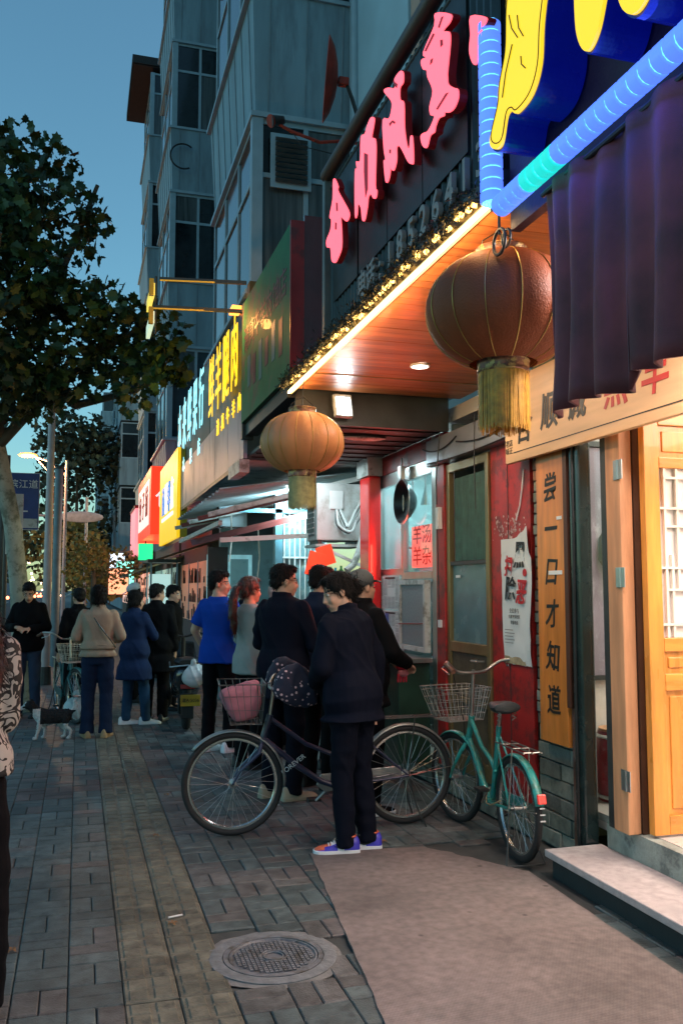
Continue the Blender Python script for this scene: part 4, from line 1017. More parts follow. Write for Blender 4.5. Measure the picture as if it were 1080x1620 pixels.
# near facade: light blue sheet enclosure and dark windows above the sign (x=2.9, y 6.5..9.2)
nb = T('near_flat_front', 'upstairs flat front with dark louvred windows and pale blue panels above the neon sign', 'facade', (2.85, 8, 3.3))
bx('blue_sheet', M('light_blue_sheet', (.36, .52, .60), .5, var=.08, scale=2), nb, 2.82, 2.895, 7.35, 9.05, 3.4, 12.)
bx('edge_trim', m_wframe, nb, 2.79, 2.83, 9.055, 9.13, 3.4, 12.)
bx('peach_strip', M('peach_strip_surface', (.45, .30, .24), .8, var=.2, scale=2), nb, 2.84, 2.895, 7.10, 7.33, 3.4, 11.)  # plain peach vertical strip beside the blue sheet
bx('dark_gap', m_black, nb, 2.86, 2.898, 6.9, 7.08, 3.4, 11)
for z in (4.6, 7.2):
    window_unit(nb, 2.81, 0, 5.3, 6.8, z, z+1.6, 'x', 2)
# louvre + window below bay A (front face visible at y=9.2)
lv = T('louvre_window', 'dark louvred window with air vents under the projecting balcony', 'window', (2.3, 9.1, 5))
for k in range(9): MB().ob((2.13, 9.15, 6.08+k*.058), (.36, .03, .04), (.5, 0, 0)).build('slat', m_dsteel, lv, fix=False)
bx('surround', m_wframe, lv, 1.90, 2.36, 9.175, 9.19, 6.0, 6.62)

# =============== far buildings ===============
def far_block(label, x0, y0, y1, zt, bays, group=None, xw=1.0, col=None):
    t = T('apartment_block', label, 'building', (x0+3, (y0+y1)/2, 0), 0, group)
    MB().b(x0+xw, x0+9, y0, y1, 0, zt).build('wall', col or m_bldg, t)
    MB().b(x0+xw-.3, x0+9.2, y0-.3, y1+.3, zt, zt+.3).build('roof', m_conc, t)
    for yb in bays:
        z = 3.4
        while z < zt-2:
            b = MB().b(x0, x0+xw-.01, yb, yb+3, z-.1, z+1.1); b.build('parapet', m_panel, t)
            window_unit(t, x0+.04, x0+xw-.01, yb+.05, 0, z+1.1, z+2.72, 'y', 2)
            window_unit(t, x0+.04, 0, yb+.12, yb+2.9, z+1.1, z+2.72, 'x', 3)
            bx('inner_dark', m_black, t, x0+.14, x0+xw-.02, yb+.12, yb+2.9, z+1.1, z+2.7)
            z += 2.9
    return t
far_block('mid distance grey apartment block just beyond the first block', 1.6, 40, 60, 12.4, (40, 46, 52), xw=1.6)
far_block('tall distant apartment block at the end of the shop row', 1.5, 74, 120, 19.5, (74, 82, 90, 100), xw=1.8)
# city silhouettes far down the street
for i, (x, y, w_, h_, lb_) in enumerate(((-1.5, 210, 16, 15, 'low hazy far block closing the street'), (-34, 190, 22, 17, 'far block across the road at the left'), (-60, 240, 30, 27, 'hazy high block far across the road'))):
    t = MB().b(x, x+w_, y, y+12, 0, h_).build('distant_building', M('distant_facade', (.16, .19, .24), .9)); tag(t, lb_, 'building')

# =============== shop row y 8.4 .. 40 ===============
XF = 1.5
def panelrow(name, label, cat, y0, y1, z0, z1, m, x=XF, dep=.35):
    t = T(name, label, cat, (x, (y0+y1)/2, z0))
    MB().b(x, x+dep, y0, y1, z0, z1).build('cabinet', m, t)
    return t
# fascia under yellow/cyan signs
pf = T('pale_fascia', 'pale mauve metal fascia band under the yellow and cyan lit signs', 'fascia', (1.5, 12, 2.75))
mf = M('mauve_fascia_metal', (.34, .30, .37), .45, var=.15, scale=2, col2=(.2, .19, .23), c2scale=2, stretch=(1, 1, .4))
ys = 8.45
while ys < 16.9:
    MB().b(1.50, 1.54, ys, ys+.95, 2.88, 3.52).build('fascia_panel', mf, pf); ys += .965
bx('soffit', M('pale_canopy_under', (.30, .34, .33), .7, col2=(.15, .17, .16), c2scale=3), pf, 1.545, 2.88, 8.72, 13.0, 2.90, 2.96)
bx('gutter', m_grime, pf, 1.46, 1.56, 8.44, 9.1, 2.74, 2.868)
bx('black_rail', m_dsteel, pf, 1.495, 1.53, 8.45, 16.9, 2.83, 2.875)
# signs
ysg = T('yellow_character_sign', 'black fascia with glowing yellow shop characters', 'sign', (1.55, 9.8, 3.55))
bx('backing', m_black, ysg, 1.56, 1.62, 8.46, 11.2, 3.52, 4.5)
bx('top_cap', M('olive_box', (.10, .07, .01), .5), ysg, 1.55, 1.95, 8.46, 8.6, 3.9, 4.66)
ye = E('yellow_neon', (1, .58, .008), 1.0, (.8, .6, .05))
for i, ch in enumerate('鲜羊腿肉'):
    text('neon_character', ch, ye, ysg, (1.50, 10.72-i*.56, 4.02), .66, .004, off=.004, sx=.70, sy=1.25)
for k in range(5): text('small_letter', '清真牛羊肉'[k], ye, ysg, (1.492, 10.1-k*.36, 3.46), .2, .004, off=.002)
MB().ob((1.50, 9.0, 4.52), (.1, .2, .05)).build('orange_lamp', E('orange_lamp', (1, .30, .05), 2.5), ysg)
lamp('yellow_glow', 'AREA', (1.35, 9.8, 3.7), 5, (1, .62, .12), .4, (0, PI/2, 0), ysg, sizey=2)
lamp('orange_glow', 'POINT', (1.22, 8.35, 4.2), 12, (1, .42, .1), .05, None, ysg)
csg = T('cyan_character_sign', 'dark fascia with pale cyan lit characters beyond the yellow sign', 'sign', (1.55, 13, 3.55))
bx('backing', M('dark_green_backing', (.02, .05, .05), .6), csg, 1.56, 1.62, 11.25, 15.2, 3.52, 4.6)
ce = E('cyan_neon', (.34, .86, .95), .95, (.3, .7, .8))
for i, ch in enumerate('本来鲜果行'):
    text('neon_character', ch, ce, csg, (1.50, 14.3-i*.66, 4.10), .72, .004, off=.004, sx=.66, sy=1.2)
for k in range(3): text('small_letter', '水果店'[k], ce, csg, (1.492, 13.6-k*.9, 3.5), .24, .004, off=.002)
ylb = T('yellow_light_box', 'bright yellow sign board with blue and white picture lettering', 'sign', (1.5, 15.2, 2.5))
MB().b(1.44, 1.49, 13.95, 17.1, 2.42, 3.84).build('face', E('yellow_board', (1, .60, .005), .62, (.7, .5, .02)), ylb)
bx('edge', M('yellow_paint', (.65, .45, .03), .4), ylb, 1.491, 1.6, 13.95, 17.1, 2.42, 3.84)
for i, ch in enumerate('面馆早点'):
    text('lettering', ch, [E('blue_letter', (.05, .25, .8), .6), E('white_letter', (.9, .9, .9), .7)][i % 2], ylb, (1.432, 16.2-i*.5, 3.15), .55, .012, off=.012, sx=.8)
MB().b(1.425, 1.4385, 14.5, 16.5, 2.82, 2.88).build('underline', E('white_letter', ()), ylb)
rlb = T('red_light_box', 'glowing red sign box with white front panel beyond the yellow board', 'sign', (1.4, 19.5, 2.8))
MB().b(1.36, 2.0, 18.3, 22.2, 2.72, 4.12).build('box', E('red_box', (1, .05, .015), .75, (.6, .04, .02)), rlb)
bx('white_panel', E('white_red_panel', (1, .70, .62), .8), rlb, 1.345, 1.358, 18.7, 21.9, 2.95, 3.9)
for i, ch in enumerate('包子铺'): text('lettering', ch, M('red_letter', (.6, .02, .02), .5), rlb, (1.34, 21.2-i*1.0, 3.42), .7, .008)
text('side_letter', '包', E('white_letter', ()), rlb, (1.66, 18.29, 3.42), .45, .008, face='-Y')
lamp('red_box_glow', 'AREA', (1.6, 18.2, 3.2), 6, (1, .2, .08), .8, (-PI/2, 0, 0), rlb)
plb = T('pink_light_box', 'small pink lit sign box beyond the red sign box', 'sign', (1.4, 24.5, 2.5))
MB().b(1.36, 1.7, 23.4, 25.6, 2.5, 3.7).build('box', E('pink_box', (1, .28, .32), .8), plb)
bx('cap', m_red, plb, 1.34, 1.72, 23.38, 25.62, 3.701, 3.78)
glb = T('green_light_box', 'small bright green lit sign hanging below the pink box', 'sign', (1.35, 21, 2.2))
MB().b(1.30, 1.62, 20.9, 21.0, 2.28, 2.66).build('box', E('green_box', (.0, .75, .28), .8), glb)
bx('bracket', m_dsteel, glb, 1.44, 1.47, 20.93, 20.97, 2.661, 2.75)
# awnings further along
for i, (y0, y1, z, lb_) in enumerate(((17.3, 18.2, 2.45, 'brown sloping awning under the yellow sign board'), (22.3, 27, 2.35, 'dark green awning under the pink sign box'), (28, 38, 2.5, 'long grey awning far down the shop row'))):
    t = T('awning', lb_, 'awning', (1.6, (y0+y1)/2, z))
    MB().add([(1.15, y0, z-.35), (2.9, y0, z+.25), (2.9, y1, z+.25), (1.15, y1, z-.35), (1.15, y0, z-.39), (2.9, y0, z+.2), (2.9, y1, z+.2), (1.15, y1, z-.39)],
             [(0, 1, 2, 3), (7, 6, 5, 4), (0, 4, 5, 1), (1, 5, 6, 2), (2, 6, 7, 3), (3, 7, 4, 0)]).build('sheet', M('awning_%d' % i, ((.14, .08, .05), (.03, .08, .06), (.14, .16, .16))[i], .7), t)
    bx('frame', m_dsteel, t, 1.14, 1.17, y0, y1, z-.43, z-.392)
# shop fronts beyond: lit windows
def shopfront(y0, y1, x, col, s, label, m=None):
    t = T('shopfront', label, 'shop', (x, (y0+y1)/2, 0))
    MB().b(x, x+.2, y0, y1, 0, 2.9).build('wall', m or M('dark_shop_wall', (.06, .06, .06), .7, var=.3), t)
    bx('window_glow', E('shop_glow_%s' % label[:12], col, s), t, x-.012, x-.002, y0+.3, y1-.3, .9, 2.2)
    gd_ = MB(); r_ = random.Random(int(y0*7))
    for k in range(int((y1-y0)*14)):
        yy = r_.uniform(y0+.35, y1-.4); zz_ = r_.choice((.92, 1.32, 1.75)); gd_.b(x-.022, x-.0135, yy, yy+r_.uniform(.05, .22), zz_, zz_+r_.uniform(.1, .36))
    stuff(gd_.build('stacked_goods', M('goods_%d' % (int(y0) % 3), ((.03, .018, .012), (.02, .03, .03), (.06, .03, .02))[int(y0) % 3], .7, island=.9), t))
    for k in range(4):
        y = y0+.3+(y1-y0-.6)*k/3; bx('mullion', m_wframe, t, x-.03, x-.013, y-.03, y+.03, .88, 2.22)
    return t
shopfront(13.3, 17.2, 2.6, (.35, .55, .6), .10, 'teal lit shopfront under the cyan sign')
shopfront(17.5, 23, 2.5, (1, .48, .30), .035, 'peach lit food shopfront under the red sign')
shopfront(23.5, 31, 2.5, (.5, .8, .7), .2, 'pale green lit shopfront beyond the red sign')
shopfront(31.5, 39, 2.4, (1, .4, .25), .7, 'orange lit shopfront far down the row')
shopfront(40, 52, 2.4, (1, .6, .5), 1.0, 'pink lit shopfront beneath the mid distance block')
# lit vertical signs far away
for i, (x, y, z, h, c, lb_) in enumerate(((1.3, 33, 1.7, .9, (.25, .9, .7), 'small mint green lit sign far down the row'), (1.2, 38, 1.9, 1.2, (.7, .85, 1), 'small bluish white lit sign far down the row'), (1.3, 46, 1.6, 1.6, (1, .45, .4), 'coral lit sign farthest along the shop row'), (.9, 29, 1.45, .8, (1, .35, .18), 'glowing orange lantern box behind the waiting people'))):
    t = T('lit_sign', lb_, 'sign', (x, y, z)); MB().b(x, x+.6, y, y+.1, z, z+h).build('box', E('far_sign_%d' % i, c, 1.4), t); bx('frame', m_dsteel, t, x-.03, x+.63, y+.1, y+.16, z-.03, z+h+.03)

# projecting LED sign on two bars (y ~ 9)
pj = T('projecting_bar_sign', 'two yellow edged bars with small lit boards projecting over the pavement', 'sign', (1.3, 8.8, 4.6))
ob = M('yellow_edge', (.5, .30, .03), .5, emis=(1, .5, .03), es=.25)
for (z, xe) in ((4.72, .72), (4.42, .66)):
    MB().beam((xe, 9.0, z+.06), (1.56, 8.7, z), .03, .035).build('bar', m_dsteel, pj)
    MB().beam((xe, 8.985, z+.042), (1.25, 8.795, z+.008), .012, .012).build('lit_edge', ob, pj)
for (z, c) in ((4.56, E('yellow_board_edge', (.9, .72, .12), .7)), (4.27, E('pale_board_edge', (.65, .85, .65), .6))):
    MB().b(.62, .66, 8.85, 9.45, z, z+.12).build('lit_board', c, pj)
    MB().b(.60, .645, 8.80, 8.848, z-.02, z+.15).build('board_end', M('yellow_paint', ()), pj)
MB().cyl((.68, 9.0, 4.2), (.68, 9.0, 4.8), .012).build('hanger', m_dsteel, pj)

# =============== corner between stall and next shop: y 8.8 .. 13 ===============
acm = M('ac_casing', (.52, .54, .53), .5, var=.08, col2=(.33, .31, .27), c2scale=5, c2w=.2)
ac = T('ac_unit', 'white boxy air conditioner outdoor unit with tangled hoses on a wall bracket', 'air conditioner', (2.6, 8.9, 2.1))
MB().b(2.36, 2.84, 8.90, 9.30, 2.12, 2.72).build('casing', acm, ac, bevel=.012)
bx('side_grille', M('grille_dark', (.12, .15, .15), .5), ac, 2.345, 2.358, 8.95, 9.25, 2.17, 2.67)
for k in range(9): bx('fin', m_grime, ac, 2.335, 2.344, 8.95, 9.25, 2.19+k*.055, 2.2+k*.055)
bx('valve_cover', m_white, ac, 2.50, 2.64, 8.885, 8.899, 2.45, 2.64)
for k in range(6):
    p = [Vector((2.56+.012*k, 8.885, 2.44)), Vector((2.56+.025*k, 8.84, 2.27+.05*rnd.random())), Vector((2.66+.05*rnd.random(), 8.81, 2.19+.02*k)), Vector((2.78, 8.84, 2.3+.04*k)), Vector((2.86, 8.88, 2.4+.05*k))]
    pts = []
    for i in range(25):
        t = i/24*(len(p)-1)*.9999; a = int(t); u = t-a; p0, p1, p2, p3 = p[max(a-1, 0)], p[a], p[a+1], p[min(a+2, len(p)-1)]; pts.append(.5*((2*p1)+(-p0+p2)*u+(2*p0-5*p1+4*p2-p3)*u*u+(-p0+3*p1-3*p2+p3)*u**3))
    MB().tube(pts, .005+.009*(k % 3 == 1), 7).build('hose', [m_black, m_white, m_grime][k % 3], ac, smooth=True)
for x in (2.4, 2.8): bx('foot', m_dsteel, ac, x-.02, x+.02, 8.92, 9.28, 2.08, 2.118)
bk = T('ac_bracket', 'steel shelf bracket carrying the air conditioner unit', 'bracket', (2.6, 9.1, 2.05))
bx('shelf', m_grime, bk, 2.34, 2.86, 8.86, 9.34, 2.05, 2.078)
MB().beam((2.4, 8.9, 2.05), (2.86, 8.9, 1.85), .03, .03).build('strut', m_white, bk)
dk = T('flex_duct', 'white flexible exhaust duct curving down below the air conditioner', 'duct', (2.7, 8.75, 1.9))
dp = [(2.62, 8.70, 1.80), (2.70, 8.72, 1.86), (2.76, 8.73, 1.98), (2.80, 8.72, 2.14), (2.84, 8.74, 2.2)]
MB().tube(dp, .035, 12).build('hose', m_grime, dk, smooth=True)
pip = T('insulated_pipes', 'wrapped white pipes climbing the wall beside the air conditioner', 'pipe', (2.9, 8.95, 2))
for k in range(3): MB().tube([(2.87+.03*k, 8.86, 2.1), (2.88+.02*k, 8.87, 2.6), (2.87+.03*k, 8.86, 3.0)], .016, 8).build('pipe', [m_grime, m_black, m_white][k], pip, smooth=True)
# red paper decorations and toys under AC
for i, (x, z, rot, lb_) in enumerate(((2.27, 1.86, .25, 'orange red paper bag with added glow leaning left below the air conditioner'), (2.39, 1.95, -.3, 'orange red paper square with added glow tilted right below the air conditioner'))):
    o = MB().ob((x, 8.62+.04*i, z), (.17, .03, .24 if i == 0 else .2), (0, rot, .1)).build('red_paper_bag', M('red_paper_emissive', (.65, .06, .02), .6, emis=(1, .08, .02), es=.35), bevel=.003); tag(o, lb_, 'paper bag', 'red papers under the air conditioner')  # weak emission added to plain paper, no lamp inside
for i, (x, z, c, lb_) in enumerate(((2.58, 1.72, '#1f7a3a', 'green plastic bottle on the ledge behind the capped man'), (2.66, 1.70, '#c07830', 'amber bottle on the ledge behind the capped man'), (2.52, 1.70, '#2aa0b0', 'teal bottle on the ledge behind the capped man'))):
    o = MB().lathe([(.001, 0), (.035, 0), (.037, .1), (.03, .15), (.012, .18), (.012, .21), (.001, .21)], (x, 8.75, z-.08), 14).build('bottle', M('bottle_'+c[1:], lin(c), .2, coat=.5), smooth=True); tag(o, lb_, 'bottle', 'bottles on the ledge')
lg = T('ledge', 'narrow metal ledge with brackets holding bottles under the air conditioner', 'ledge', (2.6, 8.75, 1.6))
bx('board', m_steel, lg, 2.45, 2.88, 8.68, 8.85, 1.60, 1.618); bx('bracket', m_dsteel, lg, 2.84, 2.88, 8.70, 8.83, 1.4, 1.598)
# recess wall of the next shop (faces the camera), glass and bars, y=9.6
m_tealw = M('teal_painted_metal', (.16, .27, .30), .5, var=.2, scale=3, col2=(.09, .14, .15), c2scale=2)
S(MB().b(2.0, 2.9, 13.1, 13.25, 0, 2.9).build('wall_cross', m_tealw))
gd = T('barred_window', 'tall glazed window with vertical white bars beside the bulb', 'window', (2.6, 10.4, .2))
bx('pane', M('teal_glass_back', (.16, .28, .30), .2, var=.4, scale=4, col2=(.35, .40, .36), c2scale=5), gd, 2.35, 2.9, 10.45, 10.5, .2, 2.65)
for k in range(9): MB().cyl((2.36+k*.065, 10.42, .9), (2.36+k*.065, 10.42, 2.6), .009).build('bar', m_white, gd)
bx('rail', m_white, gd, 2.33, 2.9, 10.40, 10.44, 1.98, 2.0); bx('post', M('teal_post', (.10, .24, .30), .4), gd, 2.24, 2.33, 10.38, 10.5, 0, 2.75)
bx('rail', M('teal_post', ()), gd, 1.6, 2.9, 10.38, 10.44, 2.52, 2.57)
# corrugated translucent awning roof with rafters
aw = T('corrugated_awning', 'translucent corrugated awning on steel rafters over the recess', 'awning', (2.3, 11, 2.9))
vs = []; n = 60; cw = MB()
for i in range(n+1):
    y = 8.9+4.1*i/n; dz = .02*math.sin(i*1.6)
    vs += [(1.35, y, 2.62+dz), (2.9, y, 2.86+dz)]
cw.add(vs, [(2*i, 2*i+2, 2*i+3, 2*i+1) for i in range(n)])
cw.build('sheet', M('pale_corrugated', (.42, .52, .55), .4, var=.12), aw, smooth=True)
for i in range(5):
    y = 9.4+i*.85
    MB().beam((1.3, y, 2.40+.02*i), (2.9, y-.5, 2.80), .04, .05).build('rafter', [m_grime, M('red_oxide', (.16, .03, .025), .6)][i % 2], aw)
MB().beam((1.4, 9.2, 2.30), (1.4, 13, 2.30), .04, .05).build('purlin', m_grime, aw)
MB().beam((1.4, 9.2, 2.12), (2.6, 9.2, 2.20), .03, .05).build('tie_bar', m_grime, aw)
# under-awning folded red-brown canvas
MB().add([(1.35, 11.2, 2.15), (2.5, 9.8, 2.42), (2.5, 9.9, 2.50), (1.35, 11.4, 2.24)], [(0, 1, 2, 3)]).build('canvas_roll', M('red_oxide', ()), aw)
bl = T('bare_bulb', 'bright bare cold white bulb glowing beside the far lantern fringe', 'lamp', (2.42, 10.2, 2.74))
lamp('recess_fill_light', 'AREA', (2.3, 8.45, 2.86), 8, (.72, .95, 1), .08, (0, 0, 0), None, sizey=.6)  # added area lamp that whitens the air conditioner, without a fixture
MB().ell((0, 0, 0), .055).build('bulb', E('bulb_white', (.85, .97, 1), 14), bl, local=True, smooth=True)
MB().cyl((0, 0, .05), (0, 0, .1), .02).build('socket', m_black, bl, local=True)
lamp('bulb_lamp', 'POINT', (2.36, 10.0, 2.66), 62, (.60, .92, 1), .06, None, bl)
# blue-white cabinet and dark box above
cbx = T('sign_back_cabinet', 'pale blue sign cabinet with dark frame under the mauve fascia', 'cabinet', (1.9, 11.5, 2.5))
bx('panel', M('pale_blue_panel', (.36, .50, .58), .4, var=.06), cbx, 1.72, 2.08, 11.4, 11.44, 2.42, 3.0)
bx('frame', m_dsteel, cbx, 1.70, 2.10, 11.445, 11.5, 2.40, 3.02); bx('rail', m_dsteel, cbx, 1.70, 2.6, 11.36, 11.395, 2.82, 2.85)
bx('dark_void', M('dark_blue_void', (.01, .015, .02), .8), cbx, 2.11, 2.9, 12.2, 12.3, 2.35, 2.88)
# far blue framed windows
for i, (x0, x1, lb_) in enumerate(((1.74, 1.90, 'narrow blue framed door edge behind the man in blue'), (2.02, 2.38, 'blue white framed window behind the man in blue'))):
    t = T('framed_window', lb_, 'window', ((x0+x1)/2, 12.6, 1))
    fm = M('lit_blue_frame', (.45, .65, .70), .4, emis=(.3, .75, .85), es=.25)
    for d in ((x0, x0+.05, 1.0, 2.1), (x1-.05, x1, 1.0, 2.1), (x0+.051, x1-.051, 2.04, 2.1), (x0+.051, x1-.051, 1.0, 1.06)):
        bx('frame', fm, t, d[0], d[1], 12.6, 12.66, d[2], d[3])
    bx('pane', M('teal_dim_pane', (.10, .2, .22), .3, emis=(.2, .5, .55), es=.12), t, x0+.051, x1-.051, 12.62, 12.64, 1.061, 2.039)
bx('notice', m_black, cbx, 1.72, 2.0, 12.4, 12.45, 1.2, 2.2)
for k, (x, z) in enumerate(((2.15, 2.0), (2.5, 1.9), (1.8, 2.25))):
    MB().tube([(x, 11.0, z+.4), (x+.02, 11.0, z), (x-.01, 11.0, z-.3)], .01, 6).build('loose_pole', m_grime, aw)
crate = T('glass_counter', 'glass display cabinet of the far stall beside the man in black', 'cabinet', (1.5, 17, 0))
bx('base', m_dsteel, crate, 1.25, 1.75, 16.6, 17.6, 0, .8)
for (x, y) in ((1.25, 16.6), (1.72, 16.6), (1.25, 17.57), (1.72, 17.57)): bx('post', m_wframe, crate, x, x+.03, y, y+.03, .801, 2.1)
bx('roof', m_dsteel, crate, 1.2, 1.8, 16.55, 17.65, 2.1, 2.16)
bx('glow', E('far_glow', (.6, .9, .85), .5), crate, 1.29, 1.71, 17.5, 17.52, .9, 1.9)

# =============== STREET FURNITURE ===============
pinkpole = M('pinkish_galvanised', (.42, .36, .38), .45, metal=.3, var=.1)
pp = T('lamp_post', 'tall pale pinkish lamp post with its base behind the parked bicycle', 'lamp post', (-.52, 16, 0))
MB().cyl((0, 0, 0), (0, 0, 7.5), .075, .05, 14).build('pole', pinkpole, pp, local=True, smooth=True)
MB().cyl((0, 0, 0), (0, 0, .3), .11, .10, 14).build('base', m_dsteel, pp, local=True)
MB().tube([(0, 0, 7.4), (-.6, .1, 7.9), (-1.6, .2, 8.1)], .035, 8).build('arm', pinkpole, pp, local=True, smooth=True)
bp_ = T('signal_post', 'dark bluish steel post beside the pale lamp post', 'post', (-.46, 19.6, 0))
MB().cyl((0, 0, 0), (0, 0, 4.15), .085, .085, 14).build('pole', M('blue_grey_steel', (.12, .17, .21), .4, metal=.4), bp_, local=True, smooth=True)
MB().cyl((0, 0, 4.15), (0, 0, 4.2), .10, .10, 14).build('cap', m_dsteel, bp_, local=True)
for i, (x, y, z, s, lb_) in enumerate(((-.48, 30, 5.8, 1.2, 'street lamp with orange lit head above the blue road sign'), (-7.5, 46, 8.2, 1.6, 'street lamp first in the row across the road'), (-7.5, 62, 8.2, 1.6, 'street lamp second in the row across the road'), (-7.5, 80, 8.2, 1.6, 'street lamp third in the row across the road'), (-7.5, 102, 8.2, 1.6, 'street lamp fourth in the row across the road'), (-7.5, 130, 8.2, 1.6, 'street lamp fifth and farthest in the row across the road'))):
    t = T('street_lamp', lb_, 'street lamp', (x, y, 0), 0, 'street lamps along the road')
    MB().cyl((0, 0, 0), (0, 0, z), .07, .045, 12).build('pole', pinkpole, t, local=True, smooth=True)
    MB().tube([(0, 0, z-.5), (-.5*s, 0, z-.05), (-s, 0, z+.15)], .03, 8).build('arm', pinkpole, t, local=True, smooth=True)
    MB().tube([(0, 0, z-.9), (-.5*s, 0, z-.35), (-s*.8, 0, z+.05)], .02, 8).build('brace', pinkpole, t, local=True, smooth=True)
    MB().ell((-s, 0, z+.12), (.30, .14, .09) if i == 0 else (.3, .3, .2)).build('lamp_head', E('sodium_lamp', (1, .40, .10), 1.1), t, local=True, smooth=True)
lamp('sodium_glow', 'POINT', (-1.7, 29.5, 5.6), 500, (1, .5, .2), .15)
lamp('shop_spill', 'AREA', (2.3, 20.5, 2.1), 60, (1, .62, .35), 1.2, (0, PI/2, 0), sizey=5)
tl2 = T('traffic_signal_arm', 'pale post with a horizontal arm and oval sign far beyond the lamp posts', 'signal', (.22, 36, 0))
MB().cyl((0, 0, 0), (0, 0, 5.2), .06).build('pole', pinkpole, tl2, local=True)
MB().cyl((-1.9, 0, 4.45), (.6, 0, 4.45), .05).build('arm', pinkpole, tl2, local=True)
MB().ell((-.2, -.08, 4.42), (.85, .05, .22)).build('oval_sign', M('grey_sign', (.5, .45, .48), .5), tl2, local=True, smooth=True)
# blue direction sign
rs = T('road_sign', 'blue rectangular road name sign with white characters beside the tree trunk', 'road sign', (-.85, 14, 0))
rs['label'] = 'blue rectangular road name sign with white characters beside the tree trunk'
bx('panel', M('sign_blue', (.02, .055, .22), .4), rs, -1.05, -.61, 13.98, 14.0, 2.50, 3.34)
bx('border', m_white, rs, -1.06, -.60, 14.001, 14.012, 2.49, 3.35)
bx('lower_strip', m_grime, rs, -1.04, -.62, 13.97, 13.979, 2.52, 2.66)
text('lettering', '滨江道', m_white, rs, (-.83, 13.975, 3.17), .14, .002, face='-Y')
MB().b(-.88, -.76, 13.972, 13.978, 2.76, 2.78).build('arrow', m_white, rs)
MB().cyl((-1.12, 14.05, 0), (-1.12, 14.05, 3.5), .045).build('pole', m_dsteel, rs, smooth=True)
nbx = T('notice_board', 'pale grey notice board in front of the blue road sign', 'notice board', (-.87, 13.2, 0))
bx('board', m_grime, nbx, -1.0, -.78, 13.2, 13.24, 2.1, 2.95); MB().cyl((-1.0, 13.26, 0), (-1.0, 13.26, 3.5), .03).build('pole', m_dsteel, nbx)

# parked cars on the road, far left, mostly hidden
def car(x, y, col, label):
    t = T('parked_car', label, 'car', (x, y, 0), 0, 'cars standing on the road')
    pf_ = [(-2.1, .35), (-2.15, .75), (-1.5, .92), (-.9, 1.38), (.7, 1.42), (1.4, 1.0), (2.1, .85), (2.15, .38)]
    b = MB(); b.prism(pf_, lambda u, v: (-.82, u, v), lambda u, v: (.82, u, v)); b.build('body', M('car_'+label[:10], col, .25, coat=.8, var=.05), t, local=True, bevel=.06)
    b = MB(); b.prism([(-1.35, .95), (-.88, 1.33), (.66, 1.36), (1.25, 1.0)], lambda u, v: (-.835, u, v), lambda u, v: (.835, u, v)); b.build('side_windows', m_dkglass, t, local=True)
    b = MB(); b.add([(-.68, -1.53, .95), (.68, -1.53, .95), (.60, -.93, 1.36), (-.60, -.93, 1.36)], [(0, 1, 2, 3)]); b.build('rear_window', m_dkglass, t, local=True)
    for sx in (-1, 1):
        for yy in (-1.35, 1.35): MB().cyl((sx*.70, yy, .32), (sx*.86, yy, .32), .32, n=20).build('wheel', m_rub, t, local=True)
        MB().b(*sorted((sx*.55, sx*.80)), -2.19, -2.12, .68, .80).build('tail_light', E('tail_red', (1, .05, .03), 3), t, local=True)
car(-4.6, 30, (.5, .5, .52), 'silver saloon car on the road beside the lamp post')
car(-4.8, 24, (.03, .03, .035), 'black saloon car on the road in front of the silver car')
car(-4.6, 38, (.35, .36, .38), 'grey saloon car farther along the road')
# head/tail light dots of distant traffic
dt = MB()
for i in range(26):
    dt.ell((rnd.uniform(-7.2, -3.4), 60+i*5, .7+rnd.random()*.2), .14, None, 8, 6)
stuff(dt.build('traffic_lights', E('traffic_glow', (1, .2, .08), 7), None)); bpy.data.objects['traffic_lights']['label'] = 'distant red and orange vehicle lights down the road'
hd = MB()
for i in range(30): hd.ell((rnd.uniform(-13, -2), 55+i*4.5, rnd.uniform(.6, 5.0)), .16, None, 8, 6)
stuff(hd.build('city_lights', E('city_glow', (1, .62, .38), 6), None)); bpy.data.objects['city_lights']['label'] = 'distant warm street and shop lights'

# =============== TREES ===============
leafm = M('plane_leaf', (.022, .058, .016), .55, var=.35, scale=1.2, island=.45, bump=0, col2=(.06, .062, .015), c2scale=.9, c2w=.2)
barkm = M('plane_bark', (.36, .36, .29), .8, var=.2, scale=5, col2=(.16, .17, .12), c2scale=6, c2w=.1, bump=.4, bscale=30)
def leafshape(s):
    """five-lobed plane leaf"""
    pts = []; R_ = [(0, -.42), (.16, -.28), (.42, -.34), (.40, -.05), (.60, .14), (.36, .26), (.30, .50), (.15, .46), (0, .72), (-.15, .46), (-.30, .50), (-.36, .26), (-.60, .14), (-.40, -.05), (-.42, -.34), (-.16, -.28)]
    return [(x*s, y*s) for x, y in R_]
def leaf(mb, p, s, r=rnd):
    e = Euler((r.gauss(0, .9), r.gauss(0, .9), r.uniform(0, 6.28))).to_matrix()
    vs = []
    for (x, y) in leafshape(s): vs.append(p+e @ Vector((x, y, -.25*s*(abs(x)/s)**1.5)))
    c = p+e @ Vector((0, .05*s, .03*s)); n = len(vs)
    mb.add(vs+[c], [(i, (i+1) % n, n) for i in range(n)])
tr = T('plane_tree', 'leafy plane tree with pale bark arching over the left side of the pavement', 'tree', (-1.0, 12.6, 0))
tk = [(-.66, 12.6, 0), (-.70, 12.6, .8), (-.76, 12.6, 1.6), (-.86, 12.6, 2.4), (-1.0, 12.55, 3.1), (-1.12, 12.5, 3.6)]
MB().tube(tk, [.15, .13, .12, .115, .11, .12], 14).build('trunk', barkm, tr, smooth=True)
